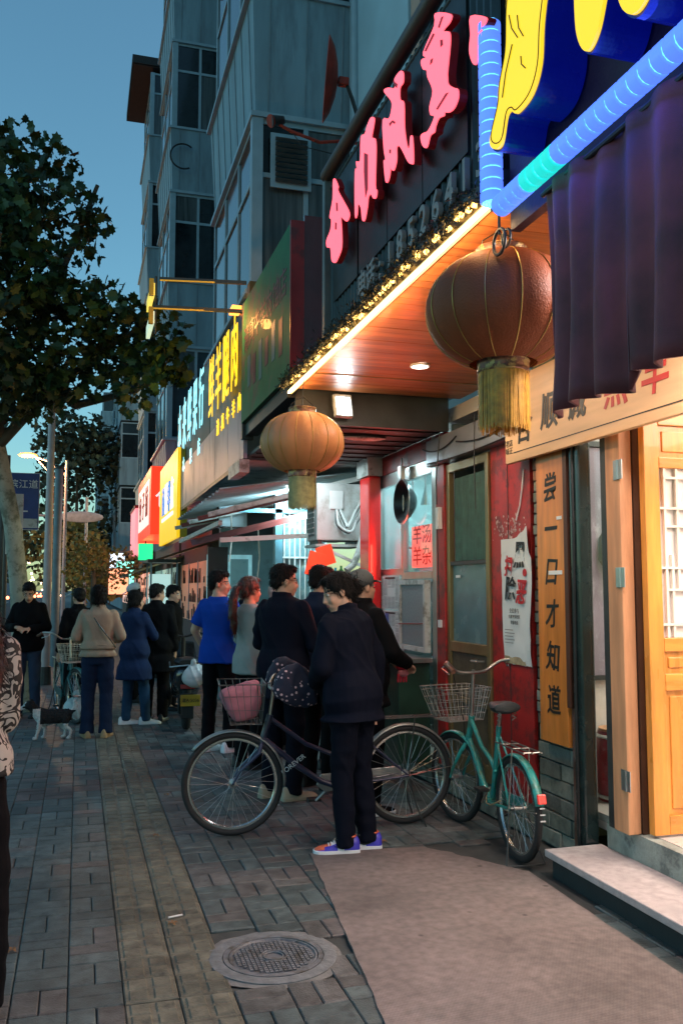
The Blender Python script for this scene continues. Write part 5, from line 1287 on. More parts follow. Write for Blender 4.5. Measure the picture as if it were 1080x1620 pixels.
limbs = [[(-1.1, 12.5, 3.5), (-.75, 12.2, 3.85), (-.3, 11.8, 4.25), (.25, 11.2, 4.6), (.8, 10.8, 4.9)],
         [(-1.1, 12.5, 3.5), (-.95, 12.1, 4.1), (-.6, 11.6, 4.9), (-.2, 11.2, 5.8), (.1, 11, 6.6)],
         [(-1.12, 12.5, 3.6), (-1.5, 12, 4.3), (-1.9, 11.4, 5.2), (-2.0, 11, 6.4)],
         [(-1.1, 12.5, 3.6), (-1.2, 11.6, 4.0), (-1.1, 10.6, 4.6), (-.9, 9.8, 5.4)],
         [(-.3, 11.8, 4.25), (-.1, 11.9, 4.0), (.35, 11.7, 4.1), (.8, 11.3, 4.2)]]
for li in limbs:
    MB().tube(li, [.075*(1-.75*i/(len(li)-1))+.006 for i in range(len(li))], 9).build('limb', M('dark_bark', (.09, .09, .07), .85), tr, smooth=True)
blobs = [(-1.0, 11, 6.6, .95, .9, .55), (-.55, 11, 6.0, .85, .9, .5), (-1.4, 11, 5.5, 1.2, 1, .9), (-.65, 11, 5.2, .55, .8, .5), (-.25, 11, 5.0, .55, .7, .35),
         (.25, 11, 4.95, .55, .7, .36), (.75, 10.9, 4.75, .50, .6, .33), (-.3, 11.4, 4.55, .95, .9, .38), (.5, 11.2, 4.42, .75, .7, .30), (.95, 10.9, 4.35, .36, .5, .26), (.62, 10.9, 4.0, .28, .4, .30),
         (-1.1, 11.5, 4.25, .9, 1, .45), (-.5, 11.5, 4.05, .45, .7, .28), (-1.5, 10.6, 4.7, 1.0, 1, .9), (-.02, 11, 5.85, .18, .2, .18), (.02, 11, 6.25, .15, .2, .12), (-.85, 11.6, 3.75, .3, .4, .12), (-.1, 11.5, 4.15, .35, .5, .2), (.12, 11, 5.3, .2, .3, .12), (-.35, 11, 3.72, .14, .2, .08), (-1.5, 12, 6.9, .8, .8, .6)]
cr = MB(); rt = random.Random(11)
tot = sum(b[3]*b[5]*(b[4]**.5) for b in blobs)
for b in blobs:
    n = int(9500*b[3]*b[5]*(b[4]**.5)/tot)+8
    for _ in range(n):
        while True:
            q = Vector((rt.uniform(-1, 1), rt.uniform(-1, 1), rt.uniform(-1, 1)))
            if q.length < 1.05: break
        p = Vector((b[0]+q.x*b[3], b[1]+q.y*b[4], b[2]+q.z*b[5]))
        if noise.noise(p*3.2) < -.14: continue
        leaf(cr, p, rt.uniform(.06, .155), rt)
cr.build('crown', leafm, tr, fix=False)
tw = MB()
for _ in range(90):
    b = rt.choice(blobs); c = Vector(b[:3]); d = Vector((rt.gauss(0, 1), rt.gauss(0, 1), rt.gauss(0, 1))).normalized()
    e_ = c+Vector((d.x*b[3], d.y*b[4], d.z*b[5]))*.95; m_ = (c+e_)/2+Vector((0, 0, .06))
    tw.tube([c, m_, e_], [.012, .007, .003], 5)
stuff(tw.build('twigs', M('dark_bark', ()), tr))
def simple_tree(x, y, h, r, label, col, n=2600, base=.35, s=(.16, .3)):
    t = T('street_tree', label, 'tree', (x, y, 0), 0, 'trees along the street')
    MB().tube([(0, 0, 0), (.05, 0, h*.3), (0, .05, h*.7)], [.16, .12, .05], 10).build('trunk', M('dark_bark', ()), t, local=True, smooth=True)
    m = MB(); r_ = random.Random(int(x*10+y)); bl_ = [(r_.gauss(0, r*.45), r_.gauss(0, r*.45), h*(base+(.92-base)*r_.random())) for _ in range(16)]
    for _ in range(n):
        b = r_.choice(bl_); q = Vector((r_.gauss(0, 1), r_.gauss(0, 1), r_.gauss(0, 1))).normalized()*r_.random()**.4*r*.46
        leaf(m, Vector(b)+q, r_.uniform(*s), r_)
    m.build('crown', M('tree_'+label[:9], col, .7, var=.3, scale=1, island=.4, bump=0), t, local=True, fix=False)
    return t
simple_tree(-.2, 42, 9.6, 3.3, 'dark round street tree behind the orange street lamp', (.035, .05, .025), 3200)
simple_tree(1.0, 50, 6.6, 2.6, 'dark olive street tree at the end of the shop row', (.05, .05, .02), 2200)
simple_tree(.35, 24, 3.0, .95, 'small yellowish young tree lit by the shops', (.20, .17, .04), 1500, .45, (.06, .1))  # yellow leaf colour carries the warm light from the shops
simple_tree(.05, 38, 4.8, 1.7, 'yellow lit street tree beyond the dark post', (.22, .16, .04), 1800)  # lamplight is put into the yellow leaf colour here too
simple_tree(-6, 70, 8, 4, 'dark tree across the road', (.04, .05, .03), 1800)
simple_tree(-11, 90, 10, 5, 'broad dark tree far across the road', (.04, .05, .03), 1800)
# =============== PEOPLE ===============
def remesh(mb, voxel, smooth=4, fac=.5):
    me = bpy.data.meshes.new('r'); me.from_pydata([tuple(v) for v in mb.v], [], mb.f)
    bm = bmesh.new(); bm.from_mesh(me); bmesh.ops.recalc_face_normals(bm, faces=bm.faces); bm.to_mesh(me); bm.free()
    o = bpy.data.objects.new('r', me); COL.objects.link(o)
    m = o.modifiers.new('r', 'REMESH'); m.mode = 'VOXEL'; m.voxel_size = voxel
    if smooth: s = o.modifiers.new('s', 'SMOOTH'); s.iterations = smooth; s.factor = fac
    bpy.context.view_layer.update()
    out = bpy.data.meshes.new_from_object(o.evaluated_get(bpy.context.evaluated_depsgraph_get()))
    bpy.data.objects.remove(o); bpy.data.meshes.remove(me)
    return out
def link(me, name, mats, parent, smooth=True):
    me.materials.clear()
    for m in (mats if isinstance(mats, (list, tuple)) else [mats]): me.materials.append(m)
    if smooth: me.polygons.foreach_set('use_smooth', [True]*len(me.polygons))
    o = bpy.data.objects.new(name, me); COL.objects.link(o); o.parent = parent
    return o
def folds(me, amp, seed, zs=9., keep=None):
    """cloth folds: displace along the normal by layered noise"""
    me.update(); nrm = [v.normal.copy() for v in me.vertices]
    for v, n in zip(me.vertices, nrm):
        p = v.co
        q = Vector((p.x*7+seed, p.y*7, p.z*zs)); f = noise.noise(q)
        g = 1-abs(noise.noise(Vector((p.x*4+seed*3, p.y*4, p.z*5+p.x*8))))*2
        v.co = p+n*max(amp*(f*.9+max(g, 0)**2*.8-.1), -.0045)
    me.update()
def loft(mb, secs, n=20, sup=1.):
    """secs: list of (centre Vector, ax Vector, ay Vector) ellipse frames"""
    vs = []
    for c, ax, ay in secs:
        for j in range(n):
            a = 2*PI*j/n; ca, sa = math.cos(a), math.sin(a)
            ca = math.copysign(abs(ca)**sup, ca); sa = math.copysign(abs(sa)**sup, sa)
            vs.append(c+ax*ca+ay*sa)
    k = len(secs)
    fs = [(i*n+j, i*n+(j+1) % n, (i+1)*n+(j+1) % n, (i+1)*n+j) for i in range(k-1) for j in range(n)]
    fs += [tuple(range(n-1, -1, -1)), tuple((k-1)*n+j for j in range(n))]
    mb.add(vs, fs)

SK = M('skin', (.52, .30, .20), .5, var=.08, bump=.05, spec=.4)
LIP = M('lips', (.36, .12, .10), .45, var=.1, bump=0); BROW = M('brow', (.03, .022, .018), .8, bump=0)
HAIRB = M('black_hair', (.007, .006, .006), .6, var=.6, scale=60, stretch=(1, 1, .15), bump=.8, bscale=220, spec=.18)
def shoe(t, x, y, yaw, up, sole, sc=1., fancy=False, z=0.):
    R = Matrix.Rotation(yaw, 3, 'Z'); C0 = Vector((x, y, z))
    secs = [(-.088, .026, .075), (-.075, .036, .10), (-.035, .041, .105), (.01, .043, .098), (.05, .045, .078), (.09, .049, .060), (.13, .050, .052), (.165, .042, .044), (.185, .026, .034), (.192, .010, .026)]
    mb = MB(); n = 12; vs = []
    for (yy, w_, h_) in secs:
        for j in range(n):
            a = PI*j/(n-1); ca, sa = math.cos(a), math.sin(a)
            vs.append(C0+R @ Vector((w_*math.copysign(abs(ca)**.8, ca)*(1-.30*sa), yy, .020+(h_-.020)*abs(sa)**.75))*sc)
    k = len(secs)
    for i in range(k-1):
        for j in range(n-1):
            yy = secs[i][0]; mi = 0
            if fancy:
                low = j in (0, n-2); mid = j in (1, 2, n-3, n-4)
                if yy >= .13: mi = 1 if not low else 3
                elif yy >= .09: mi = 1 if not (low or mid) else 0
                elif yy < -.07: mi = 0
                elif yy < -.03: mi = 0
                elif yy < .05: mi = 2 if (low or mid) else 0
                else: mi = 0 if (low or mid) else 2
            mb.cur = mi; mb.add([], [])
            mb.f.append((i*n+j, i*n+j+1, (i+1)*n+j+1, (i+1)*n+j)); mb.mi.append(mi)
        mb.f.append((i*n, (i+1)*n, (i+1)*n+n-1, i*n+n-1)); mb.mi.append(0)
    mb.v = [tuple(v) for v in vs]
    mb.f.append(tuple(range(n))); mb.mi.append(0); mb.f.append(tuple((k-1)*n+j for j in range(n-1, -1, -1))); mb.mi.append(0)
    o = mb.build('shoe', up, t, smooth=True, local=True, angle=70)
    sb = MB(); out = [(-w_*1.04, yy) for yy, w_, _ in secs]+[(w_*1.04, yy) for yy, w_, _ in reversed(secs)]
    sb.prism(out, lambda u, v: C0+R @ Vector((u, v*1.03, .002))*sc, lambda u, v: C0+R @ Vector((u, v*1.03, .026))*sc)
    sb.build('sole', sole, o, local=True, bevel=.003)
    if fancy:
        la = MB()
        for q in range(5):
            yy = .035+q*.017; la.tube([C0+R @ Vector((s_*.026, yy, .086-.006*q-abs(s_)*.01)) for s_ in (-1, -.3, .3, 1)], .0045, 6)
        la.tube([C0+R @ Vector(p) for p in ((0, .03, .094), (.03, .02, .105), (.035, .045, .09), (0, .035, .094), (-.03, .02, .104), (-.03, .05, .09), (0, .035, .094))], .003, 5)
        la.build('laces', m_white, o, local=True, smooth=True)
        for s_ in (-1, 1):
            # curved tick-shaped side flash
            pts = [(-.045, .062), (-.02, .055), (.02, .047), (.055, .05), (.07, .058), (.05, .042), (.025, .034), (.005, .036), (-.02, .046)]
            MB().prism(pts, lambda u, v: C0+R @ Vector((s_*(.0465-.05*(v-.03)), u, v)), lambda u, v: C0+R @ Vector((s_*(.036-.05*(v-.03)), u, v))).build('side_flash', m_ink, o, local=True)
        MB().torus(C0+R @ Vector((0, -.03, .103)), .035, .006, 'Z', 20, 6).build('collar_lining', M('orange_lining', (.62, .12, .05), .6), o, local=True)
    return o

def hand(mb, w_, d, n, side, curl, k=1.):
    """append hand primitives: wrist point, direction, palm normal, thumb side"""
    d = d.normalized(); n = (n-d*n.dot(d)).normalized(); s = d.cross(n)*side
    secs = []
    for t, a, b in ((-.012, .026, .020), (.01, .029, .019), (.04, .038, .016), (.07, .041, .015), (.088, .038, .012)):
        secs.append((w_+d*t*k, s*a*k, n*b*k))
    loft(mb, secs, 14)
    L_ = (.070, .078, .072, .056)
    for i in range(4):
        p = w_+d*.080*k+s*(.030-.0205*i)*k; c = curl*(.8+.12*i); q = d.copy(); l = L_[i]*k; a = c*.5
        for seg, r in ((.42, .0092), (.32, .0085), (.26, .0075)):
            q2 = (d*math.cos(a)+n*math.sin(a)); e_ = p+q2*l*seg; mb.cap(p, e_, r*k, r*k*.92, 8); p = e_; a += c
    p = w_+d*.022*k+s*.030*k; td = (d*.75+s*.55+n*.35).normalized()
    e_ = p+td*.042*k; mb.cap(p, e_, .013*k, .010*k, 8); td2 = (td+n*.35*curl+d*.3).normalized(); mb.cap(e_, e_+td2*.032*k, .0100*k, .0085*k, 8)

def person(label, x, y, face, height, vox=.01, lean=0, arms=None, legs=None, head=(0, 0), hair='short', haircol=None, top='jacket', topm=None, hem=.86, pantm=None,
           shoem=None, solem=None, build=1., fem=False, sleeve='long', glasses=False, cap=None, legw=1., feetyaw=(0, 0), fold=.009, skin=None, coatlen=None, collar=True, fancy=False, pants=True, haze=None, armcurl=.35, group=None, flare=0.):
    sc = height/1.72
    t = T('person', label, 'person', (x, y, 0), math.radians(face)); t.scale = (sc, sc, sc)
    if group: t['group'] = group
    la = math.radians(lean); Rl = Matrix.Rotation(-la, 3, 'X'); piv = Vector((0, 0, .95))
    def W(p):
        p = Vector(p)
        if p.z <= .95: return p
        k = min((p.z-.95)/.2, 1); Rk = Matrix.Rotation(-la*k, 3, 'X')
        return piv+Rk @ (p-piv) if k < 1 else piv+Rl @ (p-piv)
    bw_ = build*(.92 if fem else 1.)
    A = {'L': ((-.222, -.02, 1.13), (-.232, .05, .88)), 'R': ((.222, -.02, 1.13), (.232, .05, .88))}
    if arms: A.update(arms)
    Lg = {'L': ((-.10, .02, .50), (-.105, -.02, .09)), 'R': ((.10, .02, .50), (.105, -.02, .09))}
    if legs: Lg.update(legs)
    # ---- head frame
    hy, hp_ = math.radians(head[0]), math.radians(head[1])
    RH = Rl @ Matrix.Rotation(hy, 3, 'Z') @ Matrix.Rotation(-hp_, 3, 'X'); nk = W((0, -.005, 1.475))
    def Hd(p): return nk+RH @ (Vector(p)+Vector((0, 0, .012)))      # p relative to chin level
    RHe = RH.to_euler()
    body = MB()
    tor = [(.84, .0, .13, .095), (.92, 0, .162, .110), (1.0, 0, .155, .106), (1.10, .005, .140, .096), (1.22, .008, .150, .104), (1.33, .0, .165, .106), (1.40, -.008, .160, .092), (1.445, -.012, .115, .074), (1.475, -.015, .070, .062), (1.51, -.015, .052, .054)]
    if fem: tor = [(z, c, a*(.93 if z > 1 else 1.02), b) for z, c, a, b in tor]
    def torso(mb, grow, z0, z1, tweak=None):
        secs = []
        for (z, c, a, b) in tor:
            if z < z0-.02 or z > z1+.02: continue
            g = grow if z < 1.42 else grow*.5
            secs.append((W((0, c, z)), Rl @ Vector(((a*bw_+g), 0, 0)), Rl @ Vector((0, b*bw_+g, 0))))
        if tweak: secs = tweak(secs)
        loft(mb, secs, 22, .88)
    torso(body, 0, .8, 1.6)
    for s, sd in (('L', -1), ('R', 1)):
        sh = W((sd*.160*bw_, -.005, 1.395)); el, wr = W(A[s][0]), W(A[s][1])
        body.cap(sh, el, .052*bw_, .040*bw_); body.cap(el, wr, .040*bw_, .026)
        kn, an = Vector(Lg[s][0]), Vector(Lg[s][1])
        body.cap((sd*.080, 0, .88), kn, .072*bw_, .050*bw_); body.cap(kn, an, .054*bw_, .036)
        body.ell(an+Vector((0, .03, -.03)), (.035, .06, .03))
        d = (wr-el).normalized(); n = Vector((-sd*.75, .1, .0)) if abs(d.z) > .5 else Vector((-sd*.3, 0, -.9))
        if s in (arms or {}) and len(A[s]) > 2: n = Vector(A[s][2])
        hand(body, wr, d, n, (1 if sd > 0 else 1)*(1 if d.cross(n).normalized().y > 0 or abs(d.z) < .5 else -1), armcurl)
    # head
    def he(c, r, rot=(0, 0, 0)): body.ell(Hd(c), r, (RH @ Euler(rot).to_matrix()).to_euler(), 18, 12)
    he((0, -.012, .147), (.074, .093, .086)); he((0, .030, .075), (.057, .060, .070)); he((0, .038, .040), (.045, .052, .040)); he((0, .066, .016), (.022, .020, .017))
    he((0, .074, .128), (.047, .014, .012)); he((-.034, .060, .078), (.021, .022, .024)); he((.034, .060, .078), (.021, .022, .024))
    body.cap(Hd((0, .086, .118)), Hd((0, .104, .080)), .0095, .0125, 10); he((-.012, .094, .076), (.009, .010, .008)); he((.012, .094, .076), (.009, .010, .008))
    he((0, .088, .053), (.021, .011, .0055)); he((0, .086, .043), (.018, .011, .0065)); he((0, .082, .048), (.025, .010, .014))
    for sd in (-1, 1): he((sd*.073, -.008, .102), (.012, .020, .031), (.15, 0, sd*-.35))
    body.cap(Hd((0, -.012, .06)), W((0, -.02, 1.42)), .052*bw_, .060*bw_)
    me = remesh(body, vox, 3, .45)
    mi = []; RI = RH.inverted()
    for p in me.polygons:
        q = RI @ (p.center-nk)-Vector((0, 0, .012)); m = 0
        if q.y > .05 and q.z > 0:
            if abs(q.x) < .024 and .038 < q.z < .058 and q.y > .085: m = 1
            elif .012 < abs(q.x) < .052 and abs(q.z-(.139-.1*abs(abs(q.x)-.03))) < .0055: m = 2
        mi.append(m)
    me.materials.clear()
    bo = link(me, 'body', [skin or SK, LIP, BROW], t); me.polygons.foreach_set('material_index', mi)
    # eyes
    for sd in (-1, 1):
        c = Hd((sd*.031, .0735, .117))
        e_ = MB().ell(c, (.0135, .010, .0085), RHe, 12, 8).build('eye', M('eye_white', (.6, .56, .52), .3, var=.02, bump=0), t, smooth=True, local=True)
        MB().ell(Hd((sd*.031, .0815, .117)), (.0062, .003, .0065), RHe, 10, 6).build('iris', M('dark_iris', (.015, .01, .008), .15, bump=0), e_, smooth=True, local=True)
    # hair
    hc = haircol or HAIRB
    h = MB()
    def hh(c, r, rot=(0, 0, 0)): h.ell(Hd(c), r, (RH @ Euler(rot).to_matrix()).to_euler(), 18, 12)
    if hair == 'short':
        hh((0, -.024, .163), (.080, .096, .082)); hh((0, .035, .205), (.060, .052, .032)); hh((0, -.062, .105), (.062, .05, .055))
        for sd in (-1, 1): hh((sd*.067, -.022, .135), (.013, .04, .035))
    elif hair == 'grey_short':
        hh((0, -.026, .160), (.079, .092, .078)); hh((0, -.062, .105), (.060, .045, .05))
    elif hair in ('bun', 'pony', 'long', 'bob'):
        hh((0, -.022, .160), (.083, .100, .086)); hh((0, .03, .207), (.062, .055, .030)); hh((0, -.055, .105), (.068, .055, .062))
        for sd in (-1, 1): hh((sd*.070, -.005, .150), (.014, .05, .04))
        if hair == 'bun': hh((0, -.115, .135), (.045, .040, .042))
        if hair == 'bob':
            for sd in (-1, 1): hh((sd*.066, -.02, .10), (.024, .055, .07))
            hh((0, -.06, .085), (.072, .05, .075)); hh((0, -.03, .17), (.09, .102, .085))
        if hair == 'pony':
            p0 = Hd((0, -.10, .15)); 
            secs = [(p0, .025, .025), (p0+RH @ Vector((0, -.05, -.0)), .034, .032), (p0+RH @ Vector((0, -.085, -.10)), .042, .035), (p0+RH @ Vector((.0, -.085, -.24)), .045, .032), (p0+RH @ Vector((0, -.065, -.36)), .034, .026), (p0+RH @ Vector((0, -.05, -.44)), .012, .010)]
            loft(h, [(c, RH @ Vector((a, 0, 0)), RH @ Vector((0, b, .3*b))) for c, a, b in secs], 16)
        if hair == 'long':
            secs = [(Hd((0, -.03, .17)), .090, .098), (Hd((0, -.045, .08)), .105, .088), (Hd((0, -.075, -.03)), .122, .075), (Hd((.0, -.11, -.13)), .125, .065), (Hd((.0, -.125, -.22)), .11, .055), (Hd((.0, -.12, -.30)), .08, .045), (Hd((.02, -.11, -.36)), .05, .025)]
            loft(h, [(c, RH @ Vector((a, 0, 0)), RH @ Vector((0, b, 0))) for c, a, b in secs], 24)
    if hair:
        hm = remesh(h, max(vox*.8, .006), 2, .4); hm.update()
        nr = [v.normal.copy() for v in hm.vertices]; amp = .006 if hair != 'long' else .010
        for v, n in zip(hm.vertices, nr):
            q = RI @ (v.co-nk)
            if q.y > .068 and q.z < .175: continue
            v.co = v.co+n*amp*(noise.noise(Vector((v.co.x*85, v.co.y*85, v.co.z*(10 if hair in ('long', 'pony', 'bob') else 45))))+.2)
        if vox < .0125:
            hm.update(); vv = [(v.co.copy(), v.normal.copy()) for v in hm.vertices]
            sb_ = MB(); sb_.v = [tuple(v.co) for v in hm.vertices]; sb_.f = [tuple(p_.vertices) for p_ in hm.polygons]; sb_.mi = [0]*len(sb_.f)
            dn = RH @ Vector((0, -.35, -1)); ln_ = .035 if hair in ('short', 'grey_short') else .07
            for _ in range(700 if hair != 'long' else 2600):
                c_, n_ = vv[int(rnd.random()*len(vv))]
                if (RI @ (c_-nk)).y > .055 and (RI @ (c_-nk)).z < .19: continue
                g_ = (dn+Vector((rnd.gauss(0, .45), rnd.gauss(0, .45), rnd.gauss(0, .45)))); g_ = (g_-n_*g_.dot(n_)*.9).normalized(); sd_ = g_.cross(n_).normalized()*.0028
                a_ = c_-n_*.002; m_ = c_+g_*ln_*.5+n_*.006; e_ = c_+g_*ln_*rnd.uniform(.8, 1.2)+n_*rnd.uniform(-.002, .008)
                sb_.add([a_-sd_, a_+sd_, m_+sd_*.8, m_-sd_*.8, e_], [(0, 1, 2, 3), (3, 2, 4)])
            ho = sb_.build('hair', hc, t, smooth=True, local=True, fix=False, angle=80); bpy.data.meshes.remove(hm)
        else: link(hm, 'hair', hc, t)
    if hair == 'pony': MB().torus(Hd((0, -.118, .15)), .026, .007, 'Y', 18, 6).build('hair_tie', M('hair_tie', (.3, .02, .03), .5), t, local=True)
    # ---- clothes
    if pants:
        b = MB(); loft(b, [(Vector((0, 0, z)), Vector((a*bw_+.014, 0, 0)), Vector((0, c*bw_+.014, 0))) for z, a, c in ((.83, .13, .10), (.89, .160, .108), (.94, .152, .100), (.98, .14, .090))], 22, .9)
        for s, sd in (('L', -1), ('R', 1)):
            kn, an = Vector(Lg[s][0]), Vector(Lg[s][1]); lw = legw
            up_ = Vector((sd*.082, 0, .87)); an2 = an+Vector((0, 0, -.045))
            b.cap(up_, kn, .092*bw_*min(lw, 1.1), .070*lw, 16); b.cap(kn, an2.lerp(kn, .25), .070*lw, .063*lw, 16); b.tube([an2.lerp(kn, .27), an2], [.062*lw, (.060+flare)*lw], 16)
        pm_ = remesh(b, max(vox*1.15, .008), 4, .5); folds(pm_, fold*.8, rnd.random()*50, 16)
        link(pm_, 'trousers', pantm, t)
    gi = {'jacket': .028, 'sweater': .020, 'tshirt': .020, 'coat': .034, 'shirt': .024}[top]
    b = MB(); hz = hem
    secs0 = [(W((0, c, z)), Rl @ Vector((a*bw_+gi*(.55 if z > 1.42 else 1.6 if z < 1.02 else 1), 0, 0)), Rl @ Vector((0, bb*bw_+gi*(.5 if z > 1.42 else 1.6 if z < 1.02 else 1), 0))) for z, c, a, bb in tor if hz < z < 1.48]
    z = hz; low = []
    while z < .93:
        fl_ = (coatlen or 0)*(.93-z)
        low.append((Vector((0, 0, z)), Vector((.170*bw_+gi*1.4+fl_, 0, 0)), Vector((0, .122*bw_+gi*1.4+fl_, 0)))); z += .08
    secs = [s_ for s_ in low if not secs0 or s_[0].z < secs0[0][0].z-.03]+secs0
    if hz >= .93: pass
    loft(b, secs, 24, .86)
    for s, sd in (('L', -1), ('R', 1)):
        sh = W((sd*.152*bw_, -.005, 1.392)); el, wr = W(A[s][0]), W(A[s][1])
        if sleeve == 'short': b.cap(sh, sh.lerp(el, .45), .068*bw_, .066*bw_, 16); b.tube([sh.lerp(el, .45), sh.lerp(el, .78)], [.066*bw_, .072*bw_], 16)
        else:
            k_ = gi*.75; e2 = wr-(wr-el).normalized()*.01
            b.cap(sh, el, .046*bw_+k_, .038*bw_+k_, 16); b.cap(el, e2.lerp(el, .1), .038*bw_+k_, .029+k_, 16); b.tube([e2.lerp(el, .12), e2], [.029+k_, .028+k_], 16)
    if collar:
        c0 = W((0, -.015, 1.445)); c1 = W((0, -.024, 1.515))
        loft(b, [(c0, Rl @ Vector((.085, 0, 0)), Rl @ Vector((0, .075, 0))), (c1, Rl @ Vector((.072, 0, 0)), Rl @ Vector((0, .068, 0)))], 18)
    jm = remesh(b, max(vox*1.15, .008), 4, .5); folds(jm, fold, rnd.random()*50, 8)
    link(jm, {'jacket': 'jacket', 'sweater': 'sweater', 'tshirt': 't_shirt', 'coat': 'coat', 'shirt': 'blouse'}[top], topm, t)
    for i, (s, sd) in enumerate((('L', -1), ('R', 1))):
        an = Vector(Lg[s][1]); shoe(t, an.x, an.y+.0, math.radians(feetyaw[i]), shoem or m_black, solem or m_rub, 1.0, fancy, an.z-.09)
    if glasses:
        g_ = MB()
        for sd in (-1, 1):
            ring = [Hd((sd*.033+.023*math.cos(a), .088-.006*abs(math.cos(a)), .117+.017*math.sin(a))) for a in [2*PI*k/16 for k in range(16)]]
            g_.tube(ring, .0022, 5, closed=True); g_.tube([Hd((sd*.056, .083, .120)), Hd((sd*.076, .02, .122)), Hd((sd*.074, -.02, .112))], .002, 5)
        g_.tube([Hd((-.011, .088, .12)), Hd((.011, .088, .12))], .002, 5)
        g_.build('glasses', m_black, t, local=True, smooth=True)
    if cap:
        c_ = MB(); c_.ell(Hd((0, -.018, .165)), (.090, .106, .078), RHe, 24, 14)
        cm_ = c_.build('cap', cap, t, smooth=True, local=True)
        br = MB(); pts = []
        n = 12; vs = []
        for k in range(n+1):
            a = -1.15+2.3*k/n; vs += [Hd((.082*math.sin(a), .062+.01*math.cos(a), .158)), Hd((.078*math.sin(a)*1.02, .085+.075*math.cos(a), .148-.012*abs(math.sin(a))))]
        vs2 = [v+RH @ Vector((0, 0, -.005)) for v in vs]
        br.add(vs+vs2, [(2*k, 2*k+2, 2*k+3, 2*k+1) for k in range(n)]+[(2*k+2*n+2, 2*k+1+2*n+2, 2*k+3+2*n+2, 2*k+2+2*n+2) for k in range(n)]+[(2*k+1, 2*k+3, 2*k+3+2*n+2, 2*k+1+2*n+2) for k in range(n)])
        br.build('brim', cap, cm_, smooth=True, local=True); MB().ell(Hd((0, -.018, .243)), .008).build('button', cap, cm_, local=True)
    t['_hd'] = 0; del t['_hd']
    return t, W, Hd

def cloth(name, col, rough=.85, var=.12, **k): return M(name, col, rough, var=var, scale=7, bump=.3, bscale=220, sheen=0., spec=.12, **k)
navy = cloth('navy_cloth', (.0035, .0055, .014)); navyp = cloth('navy_trousers', (.003, .0045, .011)); blackc = cloth('black_cloth', (.003, .003, .004))
blackp = cloth('black_trousers', (.0028, .003, .0045)); jeans = cloth('dark_jeans', (.009, .018, .045)); jeans2 = cloth('blue_jeans', (.018, .05, .10))
deepnavy = cloth('deep_navy_suit', (.0035, .005, .013)); bluet = cloth('cobalt_tshirt', (.006, .05, .34)); greys = cloth('grey_knit', (.27, .29, .28)); beige = cloth('beige_jacket_cloth', (.34, .26, .19))
coatn = cloth('navy_coat_cloth', (.010, .024, .07)); charc = cloth('charcoal_cloth', (.015, .018, .02)); olive = cloth('olive_cloth', (.09, .10, .06))
blueS = M('sneaker_blue', (.035, .03, .42), .4, var=.08); orS = M('sneaker_orange', (.62, .13, .06), .45, var=.08); whS = M('sneaker_white', (.72, .74, .76), .4, var=.04)

# foreground man in dark navy
p, W, Hd = person('man in dark navy clothes with blue orange and white sneakers by the dark bicycle', 1.67, 5.40, 38, 1.72, vox=.0072, hair='bun', top='jacket', topm=navy, pantm=navyp, hem=.80, build=1.1,
    head=(52, 14), lean=8, arms={'R': ((.262, -.03, 1.13), (.268, .03, .86), (-.5, -.8, 0)), 'L': ((-.225, .05, 1.14), (-.06, .25, 1.03))}, legs={'L': ((-.075, .03, .50), (-.085, .0, .09)), 'R': ((.085, .0, .50), (.070, -.06, .09))},
    feetyaw=(42, 36), legw=1.0, shoem=[blueS, orS, whS, blueS], solem=whS, fancy=True, armcurl=.28, fold=.014)
# chest side badge on the jacket
# capped man behind
p, W, Hd = person('man in a grey cap and black coat facing the serving window', 2.02, 6.25, -72, 1.75, vox=.009, hair='grey_short', cap=M('grey_cap', (.09, .10, .10), .8), top='jacket', topm=blackc, pantm=blackp, hem=.76,
    head=(0, -4), glasses=True, arms={'R': ((.26, .05, 1.14), (.12, .30, 1.04)), 'L': ((-.25, .06, 1.13), (-.10, .30, 1.05))}, feetyaw=(5, -5), shoem=blackc, solem=whS, armcurl=.8)
gl_ = T('knitted_gloves', 'pink red and cream knitted gloves held by the capped man at the window', 'gloves', (2.34, 6.33, 1.03))
for (dx, z, c) in ((0, .05, (.62, .55, .42)), (0, 0, (.5, .02, .05)), (.01, -.05, (.6, .2, .25))):
    MB().ell((dx, 0, z), (.045, .03, .032), None, 14, 8).build('glove', M('glove_%d' % int(c[1]*100), c, .9), gl_, local=True, smooth=True)
for k in range(4): MB().cap((-.03+.02*k, -.01, -.06), (-.035+.022*k, -.012, -.11), .009, .008, 8).build('finger', M('glove_2', ()), gl_, local=True, smooth=True)
# man with glasses
p, W, Hd = person('tall man with glasses in a navy jacket looking toward the serving window', 1.55, 6.85, -48, 1.80, vox=.009, hair='short', glasses=True, top='jacket', topm=deepnavy, pantm=navyp, hem=.74, head=(-38, 4),
    arms={'R': ((.25, .04, 1.14), (.16, .27, 1.08)), 'L': ((-.25, .04, 1.14), (-.14, .26, 1.06))}, feetyaw=(-20, -30), shoem=M('beige_suede', (.35, .30, .22), .8), solem=M('beige_suede', ()), coatlen=.08, build=1.05, fold=.014)
# man in the middle, hand at chin
p, W, Hd = person('man in a dark blue jacket with raised hand between glasses man and capped man', 1.93, 7.15, -55, 1.80, vox=.010, hair='short', top='jacket', topm=cloth('slate_blue_cloth', (.012, .02, .045)), pantm=blackp, hem=.80, head=(-20, 8),
    arms={'R': ((.24, .10, 1.16), (.08, .22, 1.33)), 'L': ((-.25, .06, 1.13), (-.10, .28, 1.10))}, feetyaw=(0, 0))
